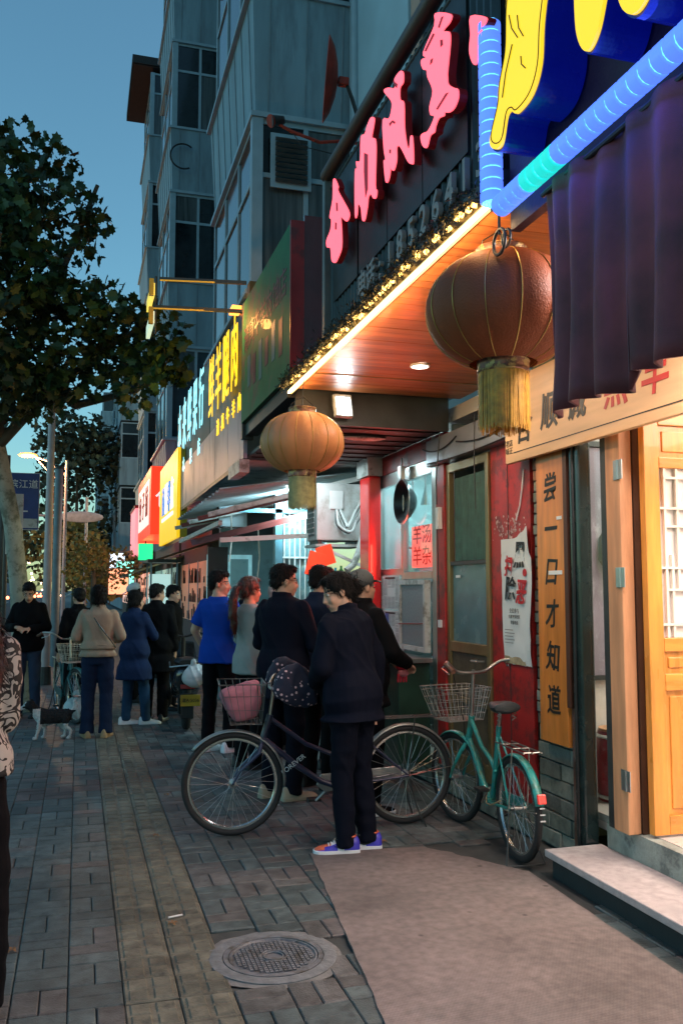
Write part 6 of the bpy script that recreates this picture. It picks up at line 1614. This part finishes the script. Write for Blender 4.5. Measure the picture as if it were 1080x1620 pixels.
# blue t-shirt man
p, W, Hd = person('young man in a bright cobalt blue t-shirt looking back over his shoulder', 1.36, 8.95, -38, 1.79, vox=.009, hair='short', top='tshirt', topm=bluet, pantm=blackp, hem=.84, sleeve='short', collar=False, head=(-72, 3),
    arms={'R': ((.275, -.06, 1.15), (.235, .10, .93)), 'L': ((-.26, -.02, 1.15), (-.22, .12, .93))}, legs={'R': ((.10, .05, .50), (.12, .02, .09))}, feetyaw=(-25, -25), shoem=whS, solem=whS)
for k in range(3): MB().beam((.155+.02*k, .02+.03*k, .03), (.145+.02*k, .045+.03*k, .075), .01, .01).build('shoe_stripe', m_ink, p, local=True)
# ponytail woman
p, W, Hd = person('woman with a long ponytail in a light grey sweater beside the man in blue', 1.52, 8.10, -62, 1.72, vox=.009, hair='pony', haircol=M('brown_red_hair', (.06, .018, .010), .35, var=.5, scale=40, stretch=(1, 1, .15), bump=.5, bscale=140), fem=True, top='sweater', topm=greys, pantm=blackp, hem=.84,
    head=(-5, 2), arms={'R': ((.235, .02, 1.14), (.14, .26, 1.06)), 'L': ((-.235, .05, 1.14), (-.08, .27, 1.07))}, feetyaw=(-5, -5), collar=False, armcurl=.9)
hb = T('shoulder_bag', 'black shoulder bag with a gold strap held by the ponytail woman', 'bag', (1.66, 8.02, .62))
MB().b(-.07, .07, -.13, .13, 0, .22).build('bag_body', blackc, hb, local=True, bevel=.02)
gold = M('gold_strap', (.45, .33, .12), .35, metal=.6)
for s_ in (-.03, .03): MB().tube([(s_, -.08, .2), (s_*.8, -.05, .36), (s_*.3, -.02, .48), (s_*.2, .02, .48), (s_, .06, .34), (s_, .09, .2)], .009, 6).build('strap', gold, hb, local=True, smooth=True)
MB().ell((0, -.02, .45), .022).build('ring', gold, hb, local=True)
p, W, Hd = person('grey haired older person in an olive coat half hidden behind the ponytail woman', 1.98, 9.0, -60, 1.66, vox=.012, hair='grey_short', haircol=M('grey_hair', (.35, .33, .30), .6, var=.3), top='coat', topm=olive, pantm=blackp, hem=.7, head=(-5, 0), skin=None)
person('woman in a dark hooded jacket squeezed in the queue near the counter', 2.22, 7.75, -65, 1.64, vox=.012, hair='bob', fem=True, top='jacket', topm=charc, pantm=blackp, hem=.82, head=(-10, 6))
person('grey haired man in a dark navy coat behind the ponytail woman', 1.78, 9.75, -70, 1.70, vox=.012, hair='grey_short', haircol=M('grey_hair', ()), top='coat', topm=navy, pantm=blackp, hem=.7)
# others further
person('man in a black jacket facing sideways near the scooter', 1.22, 12.2, -115, 1.66, vox=.012, hair='short', top='jacket', topm=blackc, pantm=blackp, hem=.84, head=(0, 10))
person('man in a long black outfit seen from behind near the scooter', .93, 11.25, -22, 1.67, vox=.012, hair='short', top='coat', topm=blackc, pantm=blackp, hem=.62, head=(-45, 6), coatlen=.12, legw=1.15, build=1.1)
person('man in a white baseball cap and grey jacket looking down', .80, 13.2, 75, 1.70, vox=.013, hair='grey_short', cap=M('white_cap', (.55, .62, .66), .7), top='jacket', topm=charc, pantm=blackp, hem=.84, head=(10, 22))
person('woman with black bob hair in a navy coat and blue jeans', .66, 11.0, -38, 1.58, vox=.012, hair='bob', fem=True, top='coat', topm=coatn, pantm=jeans2, hem=.58, head=(-35, 8), coatlen=.10, arms={'R': ((.22, .12, 1.13), (.08, .26, 1.22)), 'L': ((-.22, .10, 1.13), (-.08, .26, 1.15))}, legs={'R': ((.10, .08, .50), (.14, .08, .09))}, feetyaw=(-50, -50), shoem=whS, solem=whS)
p, W, Hd = person('woman with short dark hair in a beige ruffled jacket and dark jeans', .22, 10.2, -6, 1.64, vox=.011, hair='bob', fem=True, top='jacket', topm=beige, pantm=jeans, hem=.93, head=(-8, 3), build=1.12, arms={'R': ((.25, .0, 1.14), (.21, .20, 1.10)), 'L': ((-.25, .0, 1.14), (-.2, .2, 1.10))},
    legw=1.12, flare=.018, feetyaw=(15, -12), shoem=M('tan_shoe', (.30, .19, .09), .6), solem=M('tan_shoe', ()))
r_ = MB(); n = 60; vs = []
for k in range(n+1):
    a = 2*PI*k/n; q = 1+.05*math.sin(a*11)
    vs += [(.182*math.cos(a), .128*math.sin(a), 1.0), (.212*q*math.cos(a), .158*q*math.sin(a), .92)]
r_.add(vs, [(2*k, 2*k+2, 2*k+3, 2*k+1) for k in range(n)]); rf = r_.build('ruffle_hem', beige, p, smooth=True, local=True); rf.modifiers.new('s', 'SOLIDIFY').thickness = .008
MB().torus((0, 0, 1.05), .17, .012, 'Z', 36, 6).build('belt', beige, p, local=True).scale = (1.09, .78, 1)
MB().tube([(-.10, -.05, 1.46), (-.04, -.13, 1.36), (.06, -.145, 1.22), (.16, -.13, 1.09), (.2, -.06, 1.02)], .008, 6).build('bag_strap', m_black, p, local=True, smooth=True)
person('person in black mostly hidden behind the beige jacket woman', .0, 11.7, 25, 1.62, vox=.013, hair='short', top='jacket', topm=blackc, pantm=blackp, hem=.84)
p, W, Hd = person('man in an open black jacket looking down at his hands by the tree', -.60, 12.0, 168, 1.70, vox=.011, hair='short', top='jacket', topm=blackc, pantm=cloth('faded_dark_jeans', (.03, .045, .08)), hem=.82, head=(8, 28), glasses=True, arms={'L': ((-.24, .05, 1.14), (-.08, .27, 1.13)), 'R': ((.24, .05, 1.14), (.08, .27, 1.15))}, armcurl=.9)
leo = M('swirl_print_blouse', (.62, .55, .48), .7, var=.05, bump=.1, bscale=100)
N, L = leo.node_tree.nodes, leo.node_tree.links
tc = N.new('ShaderNodeTexCoord'); ns_ = N.new('ShaderNodeTexNoise'); ns_.inputs['Scale'].default_value = 13; ns_.inputs['Distortion'].default_value = 1.6; ns_.inputs['Detail'].default_value = 1
L.new(tc.outputs['Object'], ns_.inputs['Vector']); cr_ = N.new('ShaderNodeValToRGB'); cr_.color_ramp.interpolation = 'CONSTANT'
cr_.color_ramp.elements[0].color = (.40, .36, .32, 1); cr_.color_ramp.elements[1].position = .46; cr_.color_ramp.elements[1].color = (.012, .010, .010, 1)
e3 = cr_.color_ramp.elements.new(.60); e3.color = (.40, .36, .32, 1)
L.new(ns_.outputs[0], cr_.inputs[0]); L.new(cr_.outputs[0], N['Principled BSDF'].inputs['Base Color'])
p, W, Hd = person('woman with long auburn hair in a black and cream swirl print blouse', -.425, 3.72, 0, 1.69, vox=.0075, hair='long', haircol=M('auburn_hair', (.030, .007, .005), .5, var=.6, scale=30, stretch=(1, 1, .12), bump=.6, bscale=160), fem=True, top='shirt', topm=leo, pantm=blackp, hem=.90, build=1.1, head=(20, 6),
    arms={'R': ((.165, .03, 1.13), (.10, .22, 1.16)), 'L': ((-.22, .04, 1.14), (-.12, .22, 1.12))}, legw=1.5, feetyaw=(5, -10), shoem=M('black_white_trainer', (.02, .02, .02), .5), solem=whS)

# =============== DOG ===============
dg = T('dog', 'small black and white dog with a plumed tail walking on the pavement', 'dog', (-.24, 10.22, 0), math.radians(178))
d = MB()
loft(d, [(Vector((x, 0, z)), Vector((0, a, 0)), Vector((0, 0, b))) for x, z, a, b in ((-.20, .24, .03, .04), (-.17, .245, .06, .07), (-.08, .24, .065, .075), (.04, .23, .07, .085), (.11, .24, .075, .095), (.17, .27, .055, .075), (.21, .30, .035, .04))], 16)
d.cap((.14, 0, .27), (.21, 0, .345), .062, .045); d.ell((.235, 0, .365), (.058, .052, .05)); d.cap((.26, 0, .352), (.315, 0, .335), .030, .019); d.ell((.327, 0, .337), .012)
for s in (-1, 1):
    d.cap((.12, s*.045, .20), (.105+.03*s, s*.045, .11), .032, .020, 10); d.cap((.105+.03*s, s*.045, .11), (.12+.04*s, s*.045, .02), .019, .016, 10); d.ell((.13+.04*s, s*.045, .016), (.028, .020, .016))
    d.cap((-.14, s*.04, .22), (-.11-.03*s, s*.045, .14), .045, .024, 10); d.cap((-.11-.03*s, s*.045, .14), (-.17-.03*s, s*.045, .09), .022, .016, 10); d.cap((-.17-.03*s, s*.045, .09), (-.155-.03*s, s*.045, .02), .016, .014, 10); d.ell((-.145-.03*s, s*.045, .015), (.026, .018, .015))
    d.ell((.215, s*.052, .375), (.030, .014, .052), (0, .3, 0))
for k in range(8):
    a = k/7; d.ell((-.18-.06*math.sin(a*2.2), 0, .26+.13*a), (.018+.010*math.sin(a*3), .018, .026))
dm_ = remesh(d, .0065, 1, .5); dm_.update(); nr = [v.normal.copy() for v in dm_.vertices]
for v, n in zip(dm_.vertices, nr): v.co = v.co+n*.010*noise.noise(v.co*70)
mi = []
for p_ in dm_.polygons:
    c = p_.center; wht = (c.z < .165) or (.12 < c.x < .20 and c.z < .33) or (c.x < -.19 and c.z > .3) or (c.x > .27 and abs(c.y) < .02)
    mi.append(1 if wht else 0)
fur = M('black_fur', (.010, .010, .012), .85, var=.4, scale=60, bump=.8, bscale=200); furw = M('white_fur', (.55, .56, .55), .85, var=.15, scale=60, bump=.8, bscale=200)
link(dm_, 'body', [fur, furw], dg); dm_.polygons.foreach_set('material_index', mi)
for s in (-1, 1): MB().ell((.272, s*.026, .375), .007).build('eye', m_black, dg, local=True)

# =============== BICYCLES ===============
def wheel(t, cx, R_, tyre_w=.021, spokes=32, steer=0., rimm=None):
    w_ = bpy.data.objects.new('wheel', None); COL.objects.link(w_); w_.parent = t; w_.location = (cx, 0, R_); w_.rotation_euler = (0, 0, steer)
    MB().torus((0, 0, 0), R_-tyre_w, tyre_w, 'Y', 64, 10).build('tyre', m_rub, w_, local=True, smooth=True)
    rimo = MB(); rimo.torus((0, 0, 0), R_-tyre_w*2-.006, .013, 'Y', 64, 6, flat=1.1); rimo.build('rim', rimm or M('chrome_rim', (.50, .50, .48), .25, metal=.9, var=.2), w_, local=True, smooth=True)
    sp = MB(); rr = R_-tyre_w*2-.01
    for i in range(spokes):
        a = 2*PI*i/spokes; s = 1 if i % 2 else -1; a2 = a+(.5 if (i//2) % 2 else -.5)
        sp.tube([(.022*math.cos(a2), s*.03, .022*math.sin(a2)), (rr*math.cos(a), s*.003, rr*math.sin(a))], .0013, 4, caps=False)
    stuff(sp.build('spokes', M('spoke_steel', (.5, .5, .5), .3, metal=.9), w_, local=True))
    h_ = MB(); h_.lathe([(.012, -.05), (.012, -.035), (.024, -.032), (.024, -.026), (.014, -.022), (.014, .022), (.024, .026), (.024, .032), (.012, .035), (.012, .05)], (0, 0, 0), 14, 'Y'); h_.build('hub', m_steel, w_, local=True, smooth=True)
    return w_
def arcpts(c, R_, a0, a1, n=22): return [(c[0]+R_*math.cos(math.radians(a0+(a1-a0)*i/n)), c[1], c[2]+R_*math.sin(math.radians(a0+(a1-a0)*i/n))) for i in range(n+1)]
def fender(name, t, cx, R_, a0, a1, m, w_=.028, par_loc=None):
    mb = MB(); n = 26; vs = []; k = 7
    for i in range(n+1):
        a = math.radians(a0+(a1-a0)*i/n)
        for j in range(k):
            u = -1+2*j/(k-1); r = R_+.016-.014*u*u
            vs.append((cx+r*math.cos(a), u*w_, R_*0+r*math.sin(a)))
    mb.add(vs, [(i*k+j, i*k+j+1, (i+1)*k+j+1, (i+1)*k+j) for i in range(n) for j in range(k-1)])
    o = mb.build(name, m, t, smooth=True, local=True); o.modifiers.new('s', 'SOLIDIFY').thickness = .003
    return o
def bicycle(label, x, y, z_rot, R_=.335, wb=1.12, frame=None, fend=None, steer=0., lean=0., basket='wire', saddle=True, kick=True, hb_h=1.06, group='bicycles parked by the food stall', reflector=False, seat_h=.80, rack=True):
    t = T('bicycle', label, 'bicycle', (x, y, 0), z_rot, group); t.rotation_euler = (lean, 0, z_rot)
    wheel(t, 0, R_)
    # frame (rear hub at 0, front hub at wb)
    bb = Vector((wb*.42, 0, R_-.05)); st_ = Vector((wb*.30, 0, seat_h-.14)); hd0 = Vector((wb*.84, 0, R_+.28)); hd1 = Vector((wb*.80, 0, R_+.42)); rh = Vector((0, 0, R_))
    f = MB()
    f.tube([bb, st_], .016, 10); f.tube([st_+(st_-bb).normalized()*.0, st_+(st_-bb).normalized()*.05], .018, 10)
    lo = [hd0+Vector((0, 0, .01)), hd0.lerp(bb, .45)+Vector((-.01, 0, -.035)), hd0.lerp(bb, .8)+Vector((0, 0, -.03)), bb]; f.tube(lo, .020, 12)
    up = [hd1, hd1.lerp(st_, .45)+Vector((.02, 0, -.14)), hd1.lerp(st_, .8)+Vector((.03, 0, -.19)), st_+Vector((.04, 0, -.25))]; f.tube(up, .015, 10)
    for s in (-1, 1):
        f.tube([bb+Vector((0, s*.03, 0)), rh+Vector((0, s*.055, 0))], .009, 8); f.tube([st_+Vector((0, s*.012, -.02)), rh+Vector((0, s*.055, 0))], .007, 8)
    f.tube([bb+Vector((0, -.04, 0)), bb+Vector((0, .04, 0))], .024, 12)
    f.build('frame', frame, t, smooth=True, local=True)
    fork = bpy.data.objects.new('fork', None)
    # steering group: built straight then rotated about the head axis
    hs = Vector((wb, 0, R_)); piv = Vector((wb*.815, 0, 0))
    def SR(p): p = Vector(p); q = p-piv; return piv+Matrix.Rotation(steer, 3, 'Z') @ q
    wf = wheel(t, 0, R_, steer=steer); wf.location = SR((wb, 0, R_))
    g_ = MB()
    g_.tube([SR(hd0-Vector((-.005, 0, .03))), SR(hd1+Vector((-.005, 0, .02)))], .022, 12)
    for s in (-1, 1): g_.tube([SR(hd0+Vector((.005, s*.02, -.03))), SR(hd0+Vector((.02, s*.05, -.08))), SR(hs+Vector((-.04, s*.052, .08))), SR(hs+Vector((0, s*.052, 0)))], [.014, .014, .010, .008], 8)
    g_.build('fork', frame, t, smooth=True, local=True)
    ch = M('dull_chrome', (.42, .41, .38), .3, metal=.9, var=.2)
    hb_ = MB(); top_ = Vector((hd1.x-.03, 0, hb_h-.06))
    hb_.tube([SR(hd1), SR(top_)], .012, 10)
    pts = [(-.22, .32, .02), (-.13, .30, .06), (-.02, .22, .055), (.02, .12, -.01), (.0, 0, -.02), (.02, -.12, -.01), (-.02, -.22, .055), (-.13, -.30, .06), (-.22, -.32, .02)]
    cps = [SR(top_+Vector(p)) for p in pts]; sm_ = []
    for i in range(len(cps)-1):
        p0, p1, p2, p3 = cps[max(i-1, 0)], cps[i], cps[i+1], cps[min(i+2, len(cps)-1)]
        for s in range(5):
            u = s/5; sm_.append(.5*((2*p1)+(-p0+p2)*u+(2*p0-5*p1+4*p2-p3)*u*u+(-p0+3*p1-3*p2+p3)*u**3))
    sm_.append(cps[-1]); hb_.tube(sm_, .0115, 10)
    hb_.build('handlebar', ch, t, smooth=True, local=True)
    for s in (1, -1):
        a, b = SR(top_+Vector((-.12, s*.305, .055))), SR(top_+Vector((-.235, s*.322, .018))); MB().cyl(a, b, .017, .016, 12).build('grip', M('brown_grip', (.12, .05, .03), .7), t, smooth=True, local=True)
        MB().tube([SR(top_+Vector((-.03, s*.24, .05))), SR(top_+Vector((-.02, s*.27, .02))), SR(top_+Vector((-.15, s*.30, -.005)))], .005, 6).build('brake_lever', ch, t, smooth=True, local=True)
    MB().tube([SR(top_+Vector((0, .2, .05))), SR(top_+Vector((.12, .1, .02))), SR(hd1+Vector((.07, .02, 0))), SR(hd0+Vector((.04, 0, -.02)))], .003, 5).build('brake_cable', m_black, t, smooth=True, local=True)
    # fenders
    fr_ = fender('mudguard', t, 0, R_, 10, 165, fend); fr_.location = (0, 0, R_)
    ff = fender('mudguard', t, 0, R_, 40, 185, fend); ff.location = SR((wb, 0, R_)); ff.rotation_euler = (0, 0, steer)
    MB().tube([(-.36*R_/.335, .035, R_+.05), (0, .055, R_)], .003, 5).build('mudguard_stay', ch, t, local=True)
    # chain guard, crank
    cg = MB(); cg.prism([(0.02, R_+.05), (bb.x+.09, bb.z+.07), (bb.x+.12, bb.z), (bb.x+.06, bb.z-.05), (.02, R_-.03)], lambda u, v: (u, -.045, v), lambda u, v: (u, -.058, v)); cg.build('chain_guard', fend, t, local=True, bevel=.004)
    MB().tube([bb+Vector((0, -.06, 0)), bb+Vector((0, -.07, 0)), bb+Vector((.12, -.075, -.11))], .008, 8).build('crank', ch, t, smooth=True, local=True); MB().tube([bb+Vector((0, .06, 0)), bb+Vector((0, .07, 0)), bb+Vector((-.12, .075, .11))], .008, 8).build('crank', ch, t, smooth=True, local=True)
    for s, q in ((-1, Vector((.12, -.12, -.11))), (1, Vector((-.12, .12, .11)))): MB().ob(bb+q, (.09, .07, .02)).build('pedal', m_black, t, local=True, bevel=.004)
    # seat
    sp_ = st_+(st_-bb).normalized()*.14; MB().cyl(st_, sp_, .012, n=10).build('seat_post', ch, t, smooth=True, local=True)
    sm2 = MB(); loft(sm2, [(sp_+Vector((xx, 0, .035+zz)), Vector((0, a, 0)), Vector((0, 0, b))) for xx, zz, a, b in ((-.13, .005, .05, .02), (-.12, .01, .085, .035), (-.07, .005, .095, .042), (0, 0, .07, .036), (.07, -.002, .038, .028), (.13, -.004, .026, .022), (.15, -.008, .012, .012))], 16)
    sm2.build('saddle', M('worn_saddle', (.028, .035, .036), .45, var=.4), t, smooth=True, local=True)
    for s in (-1, 1): 
        MB().tube([sp_+Vector((-.1+.012*math.sin(k*1.57), s*.05+.012*math.cos(k*1.57), -.035+.007*k)) for k in range(9)], .004, 5).build('saddle_spring', ch, t, local=True, smooth=True)
    if rack:
        rk = MB(); zr = 2*R_+.055
        for s in (-.055, 0, .055): rk.tube([(st_.x-.08, s, zr), (-.22, s, zr)], .005, 6)
        for xx in (-.2, -.05, .1): rk.tube([(xx, -.055, zr), (xx, .055, zr)], .004, 6)
        for s in (-1, 1): rk.tube([(-.05, s*.055, zr), (0, s*.06, R_)], .005, 6)
        rk.build('rear_rack', ch if basket == 'wire' else m_dsteel, t, smooth=True, local=True)
    if kick:
        ks = MB()
        for s in (-1, 1): ks.tube([(0.0, s*.06, R_-.02), (-.05, s*.09, .12), (-.10, s*.12, .006)], .006, 6)
        ks.tube([(-.10, -.12, .006), (-.12, -.05, .008), (-.12, .05, .008), (-.10, .12, .006)], .006, 6)
        ks.build('kickstand', m_dsteel, t, smooth=True, local=True)
    if reflector:
        rx = R_+.03; MB().ob((-rx*math.cos(.38)-.012, 0, R_+rx*math.sin(.38)), (.022, .05, .055), (0, .3, 0)).build('reflector', M('red_reflector', (.75, .04, .03), .2, coat=1, emis=(1, .06, .04), es=.25), t, local=True, bevel=.006)
    # basket in steering frame
    bk_ = MB(); bx0 = hd1.x+.06; bz0 = hd1.z-.02; H_ = .22 if basket == 'wire' else .26; wt, wb_ = (.20, .14); dt_, db_ = (.30, .20)
    def BP(u, v, h): # u -1..1 across, v 0..1 depth, h 0..1 height
        w2 = wb_+(wt-wb_)*h; dd = db_+(dt_-db_)*h; return SR((bx0-.02*h+dd*v, u*w2, bz0+H_*h))
    R2 = .0022 if basket == 'wire' else .0028
    for h in ((0, .22, .45, .68, .9, 1.0) if basket == 'wire' else (0, .35, .7, 1.)):
        r_h = R2*2 if h in (0, 1.) else R2
        bk_.tube([BP(-1, 0, h), BP(1, 0, h), BP(1, 1, h), BP(-1, 1, h)], r_h, 5, closed=True)
    nW = 9 if basket == 'wire' else 6
    for i in range(nW+1):
        u = -1+2*i/nW; bk_.tube([BP(u, 0, 1), BP(u, 0, 0), BP(u, 1, 0), BP(u, 1, 1)], R2, 4)
    for i in range(1, nW):
        v = i/nW; bk_.tube([BP(-1, v, 1), BP(-1, v, 0), BP(1, v, 0), BP(1, v, 1)], R2, 4)
    bk_.build('basket', M('dull_basket_wire', (.42, .42, .38), .4, metal=.6) if basket == 'wire' else M('dark_basket_wire', (.16, .17, .17), .35, metal=.7), t, smooth=True, local=True)
    return t, SR, BP
teal = M('teal_bike_paint', (.015, .27, .25), .35, var=.15, col2=(.05, .16, .12), c2scale=14, c2w=.1, coat=.3)
navyb = M('dark_bike_paint', (.018, .024, .06), .35, var=.2, coat=.4)
silverf = M('silver_mudguard', (.32, .34, .33), .35, metal=.6, var=.15)
tb_, SR1, BP1 = bicycle('teal bicycle with wire front basket and red rear reflector parked on its stand', 2.545, 4.90, math.radians(86.5), R_=.305, wb=.94, frame=teal, fend=teal, steer=math.radians(14), basket='wire', hb_h=1.12, reflector=True, seat_h=.84)
MB().tube([(.42, .03, .30), (.35, .06, .26), (.25, .075, .27), (.1, .07, .33)], .005, 6).build('loose_cable', M('old_tan_cable', (.30, .22, .12), .6), tb_, local=True, smooth=True)
for k in range(7): MB().ob((-.325*math.cos(.05+.03*k)-.012, 0, .305+.33*math.sin(.02+.035*k)), (.004, .03, .006)).build('sticker', m_white, tb_, local=True) if k in (0, 3, 6) else None
db_, SR2, BP2 = bicycle('dark navy bicycle with black front basket standing across the pavement', 2.20, 5.88, math.radians(180-1), R_=.335, wb=1.20, frame=navyb, fend=silverf, steer=math.radians(-6), basket='dark', hb_h=1.02, reflector=False, seat_h=.80)
fr_txt = text('frame_lettering', 'FOREVER', m_white, db_, (0, 0, 0), .046, .0008, face='-Y', local=True)
_a, _b = Vector((1.2*.84, .0, .335+.27)), Vector((1.2*.42, 0, .30))
fr_txt.rotation_euler = (0, 0, PI); fr_txt.location = (.80, .024, .445); fr_txt.rotation_euler = (0, -.62, PI)
# pink folded bag in the dark basket
pk = MB(); c0 = BP2(0, .5, .5)
pink = M('dusty_pink_cloth', (.42, .15, .19), .8, var=.15)
R0 = db_.matrix_basis.copy() if False else Matrix.Translation(db_.location) @ Euler(db_.rotation_euler).to_matrix().to_4x4()
w0 = R0 @ c0
pb_ = T('pink_bag', 'folded dusty pink bag with grey emblem lying in the dark bicycle basket', 'bag', tuple(w0))
loft(pk, [(Vector((x, 0, z)), Vector((a, 0, a*.25)), Vector((0, b, 0))) for z, x, a, b in ((-.12, .03, .04, .04), (-.10, .02, .075, .07), (-.02, .0, .11, .085), (.07, -.02, .13, .08), (.10, -.02, .125, .06), (.115, -.02, .10, .03))], 24, .42)
mm_ = remesh(pk, .008, 3); folds(mm_, .007, 3, 10); link(mm_, 'bag_cloth', pink, pb_)
MB().ell((.02, .082, .02), (.022, .006, .045)).build('emblem', M('grey_emblem', (.30, .33, .34), .7), pb_, local=True, smooth=True)
# floral handlebar cover hanging over the bars
flm = M('floral_cloth', (.012, .014, .035), .8, var=.2)
N, L = flm.node_tree.nodes, flm.node_tree.links
vo = N.new('ShaderNodeTexVoronoi'); vo.inputs['Scale'].default_value = 34; tc = N.new('ShaderNodeTexCoord'); L.new(tc.outputs['Object'], vo.inputs['Vector'])
cr_ = N.new('ShaderNodeValToRGB'); cr_.color_ramp.elements[0].color = (.62, .40, .42, 1); cr_.color_ramp.elements[0].position = .22; cr_.color_ramp.elements[1].color = (.012, .014, .035, 1); cr_.color_ramp.elements[1].position = .30
cr_.color_ramp.interpolation = 'CONSTANT'; L.new(vo.outputs[0], cr_.inputs[0])
sel = N.new('ShaderNodeMix'); sel.data_type = 'RGBA'; sx_ = N.new('ShaderNodeSeparateColor'); L.new(vo.outputs['Color'], sx_.inputs[0]); gt_ = N.new('ShaderNodeMath'); gt_.operation = 'GREATER_THAN'; gt_.inputs[1].default_value = .3
L.new(sx_.outputs[0], gt_.inputs[0]); L.new(gt_.outputs[0], sel.inputs[0]); sel.inputs[6].default_value = (.012, .014, .035, 1); L.new(cr_.outputs[0], sel.inputs[7]); L.new(sel.outputs[2], N['Principled BSDF'].inputs['Base Color'])
for (yy, lb_) in ((.29, 'floral windproof hand cover on the near handlebar end of the dark bicycle'), (-.29, 'floral windproof hand cover on the far handlebar end of the dark bicycle')):
    ctr = R0 @ SR2((1.2*.80-.03-.08, yy, 1.0)); mt_ = MB()
    loft(mt_, [(Vector((x, 0, z)), Vector((0, a, 0)), Vector((b*.3, 0, b))) for x, z, a, b in ((-.10, .02, .03, .05), (-.06, .03, .055, .10), (.0, .02, .06, .12), (.07, -.02, .06, .12), (.13, -.06, .05, .09), (.17, -.09, .02, .04))], 14, .8)
    q_ = remesh(mt_, .009, 3); folds(q_, .014, yy*9, 12)
    hc_ = T('hand_cover', lb_, 'hand cover', tuple(ctr), 0, 'floral hand covers on the bicycle'); link(q_, 'cloth', flm, hc_)
lb3, SR3, BP3 = bicycle('teal green bicycle with a wire basket parked beside the lamp post', -.22, 12.3, math.radians(-80), R_=.33, wb=1.08, frame=M('dull_teal_paint', (.02, .12, .13), .4), fend=M('dull_teal_paint', ()), steer=.2, basket='wire', hb_h=1.08, group='bicycles parked by the food stall')
bg_ = MB(); bg_.ell((0, 0, .14), (.15, .12, .15)); bg_.cap((0, 0, .25), (.02, 0, .32), .03, .05)
wbg = T('white_bag', 'pale white plastic bag standing on the pavement beside the dog', 'bag', (.0, 11.45, 0)); q_ = remesh(bg_, .012, 2); folds(q_, .02, 5, 8); link(q_, 'sack', M('pale_plastic', (.42, .50, .50), .35, var=.1), wbg)
MB().torus((.02, 0, .33), .04, .006, 'Y', 16, 5).build('knot', M('pale_plastic', ()), wbg, local=True)

# =============== SCOOTER seen from behind ===============
sk_ = T('motor_scooter', 'dark motor scooter with yellow number plate and a white bag hanging at its tail', 'scooter', (1.22, 10.45, 0), math.radians(-4))
for yy, n_ in ((0, 'wheel'), (1.2, 'wheel')):
    w_ = bpy.data.objects.new('wheel', None); COL.objects.link(w_); w_.parent = sk_; w_.location = (0, yy, .25)
    MB().torus((0, 0, 0), .20, .05, 'X', 40, 10).build('tyre', m_rub, w_, local=True, smooth=True); MB().lathe([(.001, -.03), (.15, -.03), (.155, .03), (.001, .03)], (0, 0, 0), 24, 'X').build('rim', m_steel, w_, local=True, smooth=True)
b = MB(); loft(b, [(Vector((0, y_, z_)), Vector((a, 0, 0)), Vector((0, 0, c))) for y_, z_, a, c in ((-.28, .66, .05, .05), (-.22, .62, .12, .11), (0, .58, .16, .16), (.25, .50, .17, .18), (.45, .38, .16, .08), (.75, .32, .15, .05), (.95, .40, .16, .10))], 18, .8)
b.build('body', M('dark_scooter_paint', (.015, .017, .02), .25, coat=.6), sk_, smooth=True, local=True)
b = MB(); loft(b, [(Vector((0, .92+.12*k_, .35+.14*k_)), Vector((.19-.03*abs(k_-2)*.6, 0, 0)), Vector((0, .05, .02))) for k_ in range(5)], 16, .8); b.build('leg_shield', M('dark_scooter_paint', ()), sk_, smooth=True, local=True)
b = MB(); loft(b, [(Vector((0, y_, z_)), Vector((a, 0, 0)), Vector((0, 0, c))) for y_, z_, a, c in ((-.25, .78, .10, .03), (-.15, .79, .15, .05), (.15, .77, .14, .05), (.4, .74, .08, .04))], 16, .8); b.build('seat', M('black_vinyl', (.012, .012, .012), .4), sk_, smooth=True, local=True)
MB().tube([(-.34, .98, 1.02), (-.2, 1.06, 1.05), (0, 1.1, 1.0), (.2, 1.06, 1.05), (.34, .98, 1.02)], .014, 8).build('handlebar', m_dsteel, sk_, smooth=True, local=True)
MB().tube([(0, 1.1, 1.0), (0, 1.2, .5), (0, 1.2, .25)], .03, 8).build('steering_column', m_dsteel, sk_, local=True)
for s in (-1, 1):
    MB().tube([(s*.26, 1.02, 1.05), (s*.33, 1.0, 1.22)], .005, 6).build('mirror_stem', m_dsteel, sk_, local=True); MB().ell((s*.35, .99, 1.25), (.075, .012, .04)).build('mirror', M('bluish_mirror', (.3, .5, .6), .08, metal=.9), sk_, smooth=True, local=True)
MB().ob((0, -.31, .52), (.16, .02, .05)).build('tail_light', M('tail_lens', (.35, .02, .02), .2, coat=1), sk_, local=True, bevel=.005)
MB().ob((.03, -.34, .37), (.22, .012, .13), (.15, 0, 0)).build('number_plate', M('yellow_plate', (.50, .30, .03), .5), sk_, local=True, bevel=.004)
text('plate_lettering', '津A·5036', m_ink, sk_, (.03, -.349, .37), .05, .001, face='-Y', local=True)
MB().ob((0, -.27, .30), (.14, .05, .28)).build('rear_mudguard', m_black, sk_, local=True, bevel=.01)
MB().tube([(.2, -.2, .78), (.22, -.3, .74), (-.0, -.34, .76), (-.2, -.3, .74), (-.2, -.1, .78)], .009, 6).build('grab_rail', m_steel, sk_, smooth=True, local=True)
bg2 = MB(); bg2.ell((0, 0, 0), (.13, .10, .12)); bg2.ell((.06, 0, .05), (.08, .07, .07)); bg2.cap((0, 0, .1), (-.01, 0, .17), .03, .02)
pl2 = T('plastic_bag', 'translucent white plastic bag hanging from the scooter tail', 'bag', (1.25, 10.05, .64)); q_ = remesh(bg2, .01, 2); folds(q_, .022, 8, 9); link(q_, 'sack', M('white_film', (.50, .52, .53), .3, var=.12), pl2)
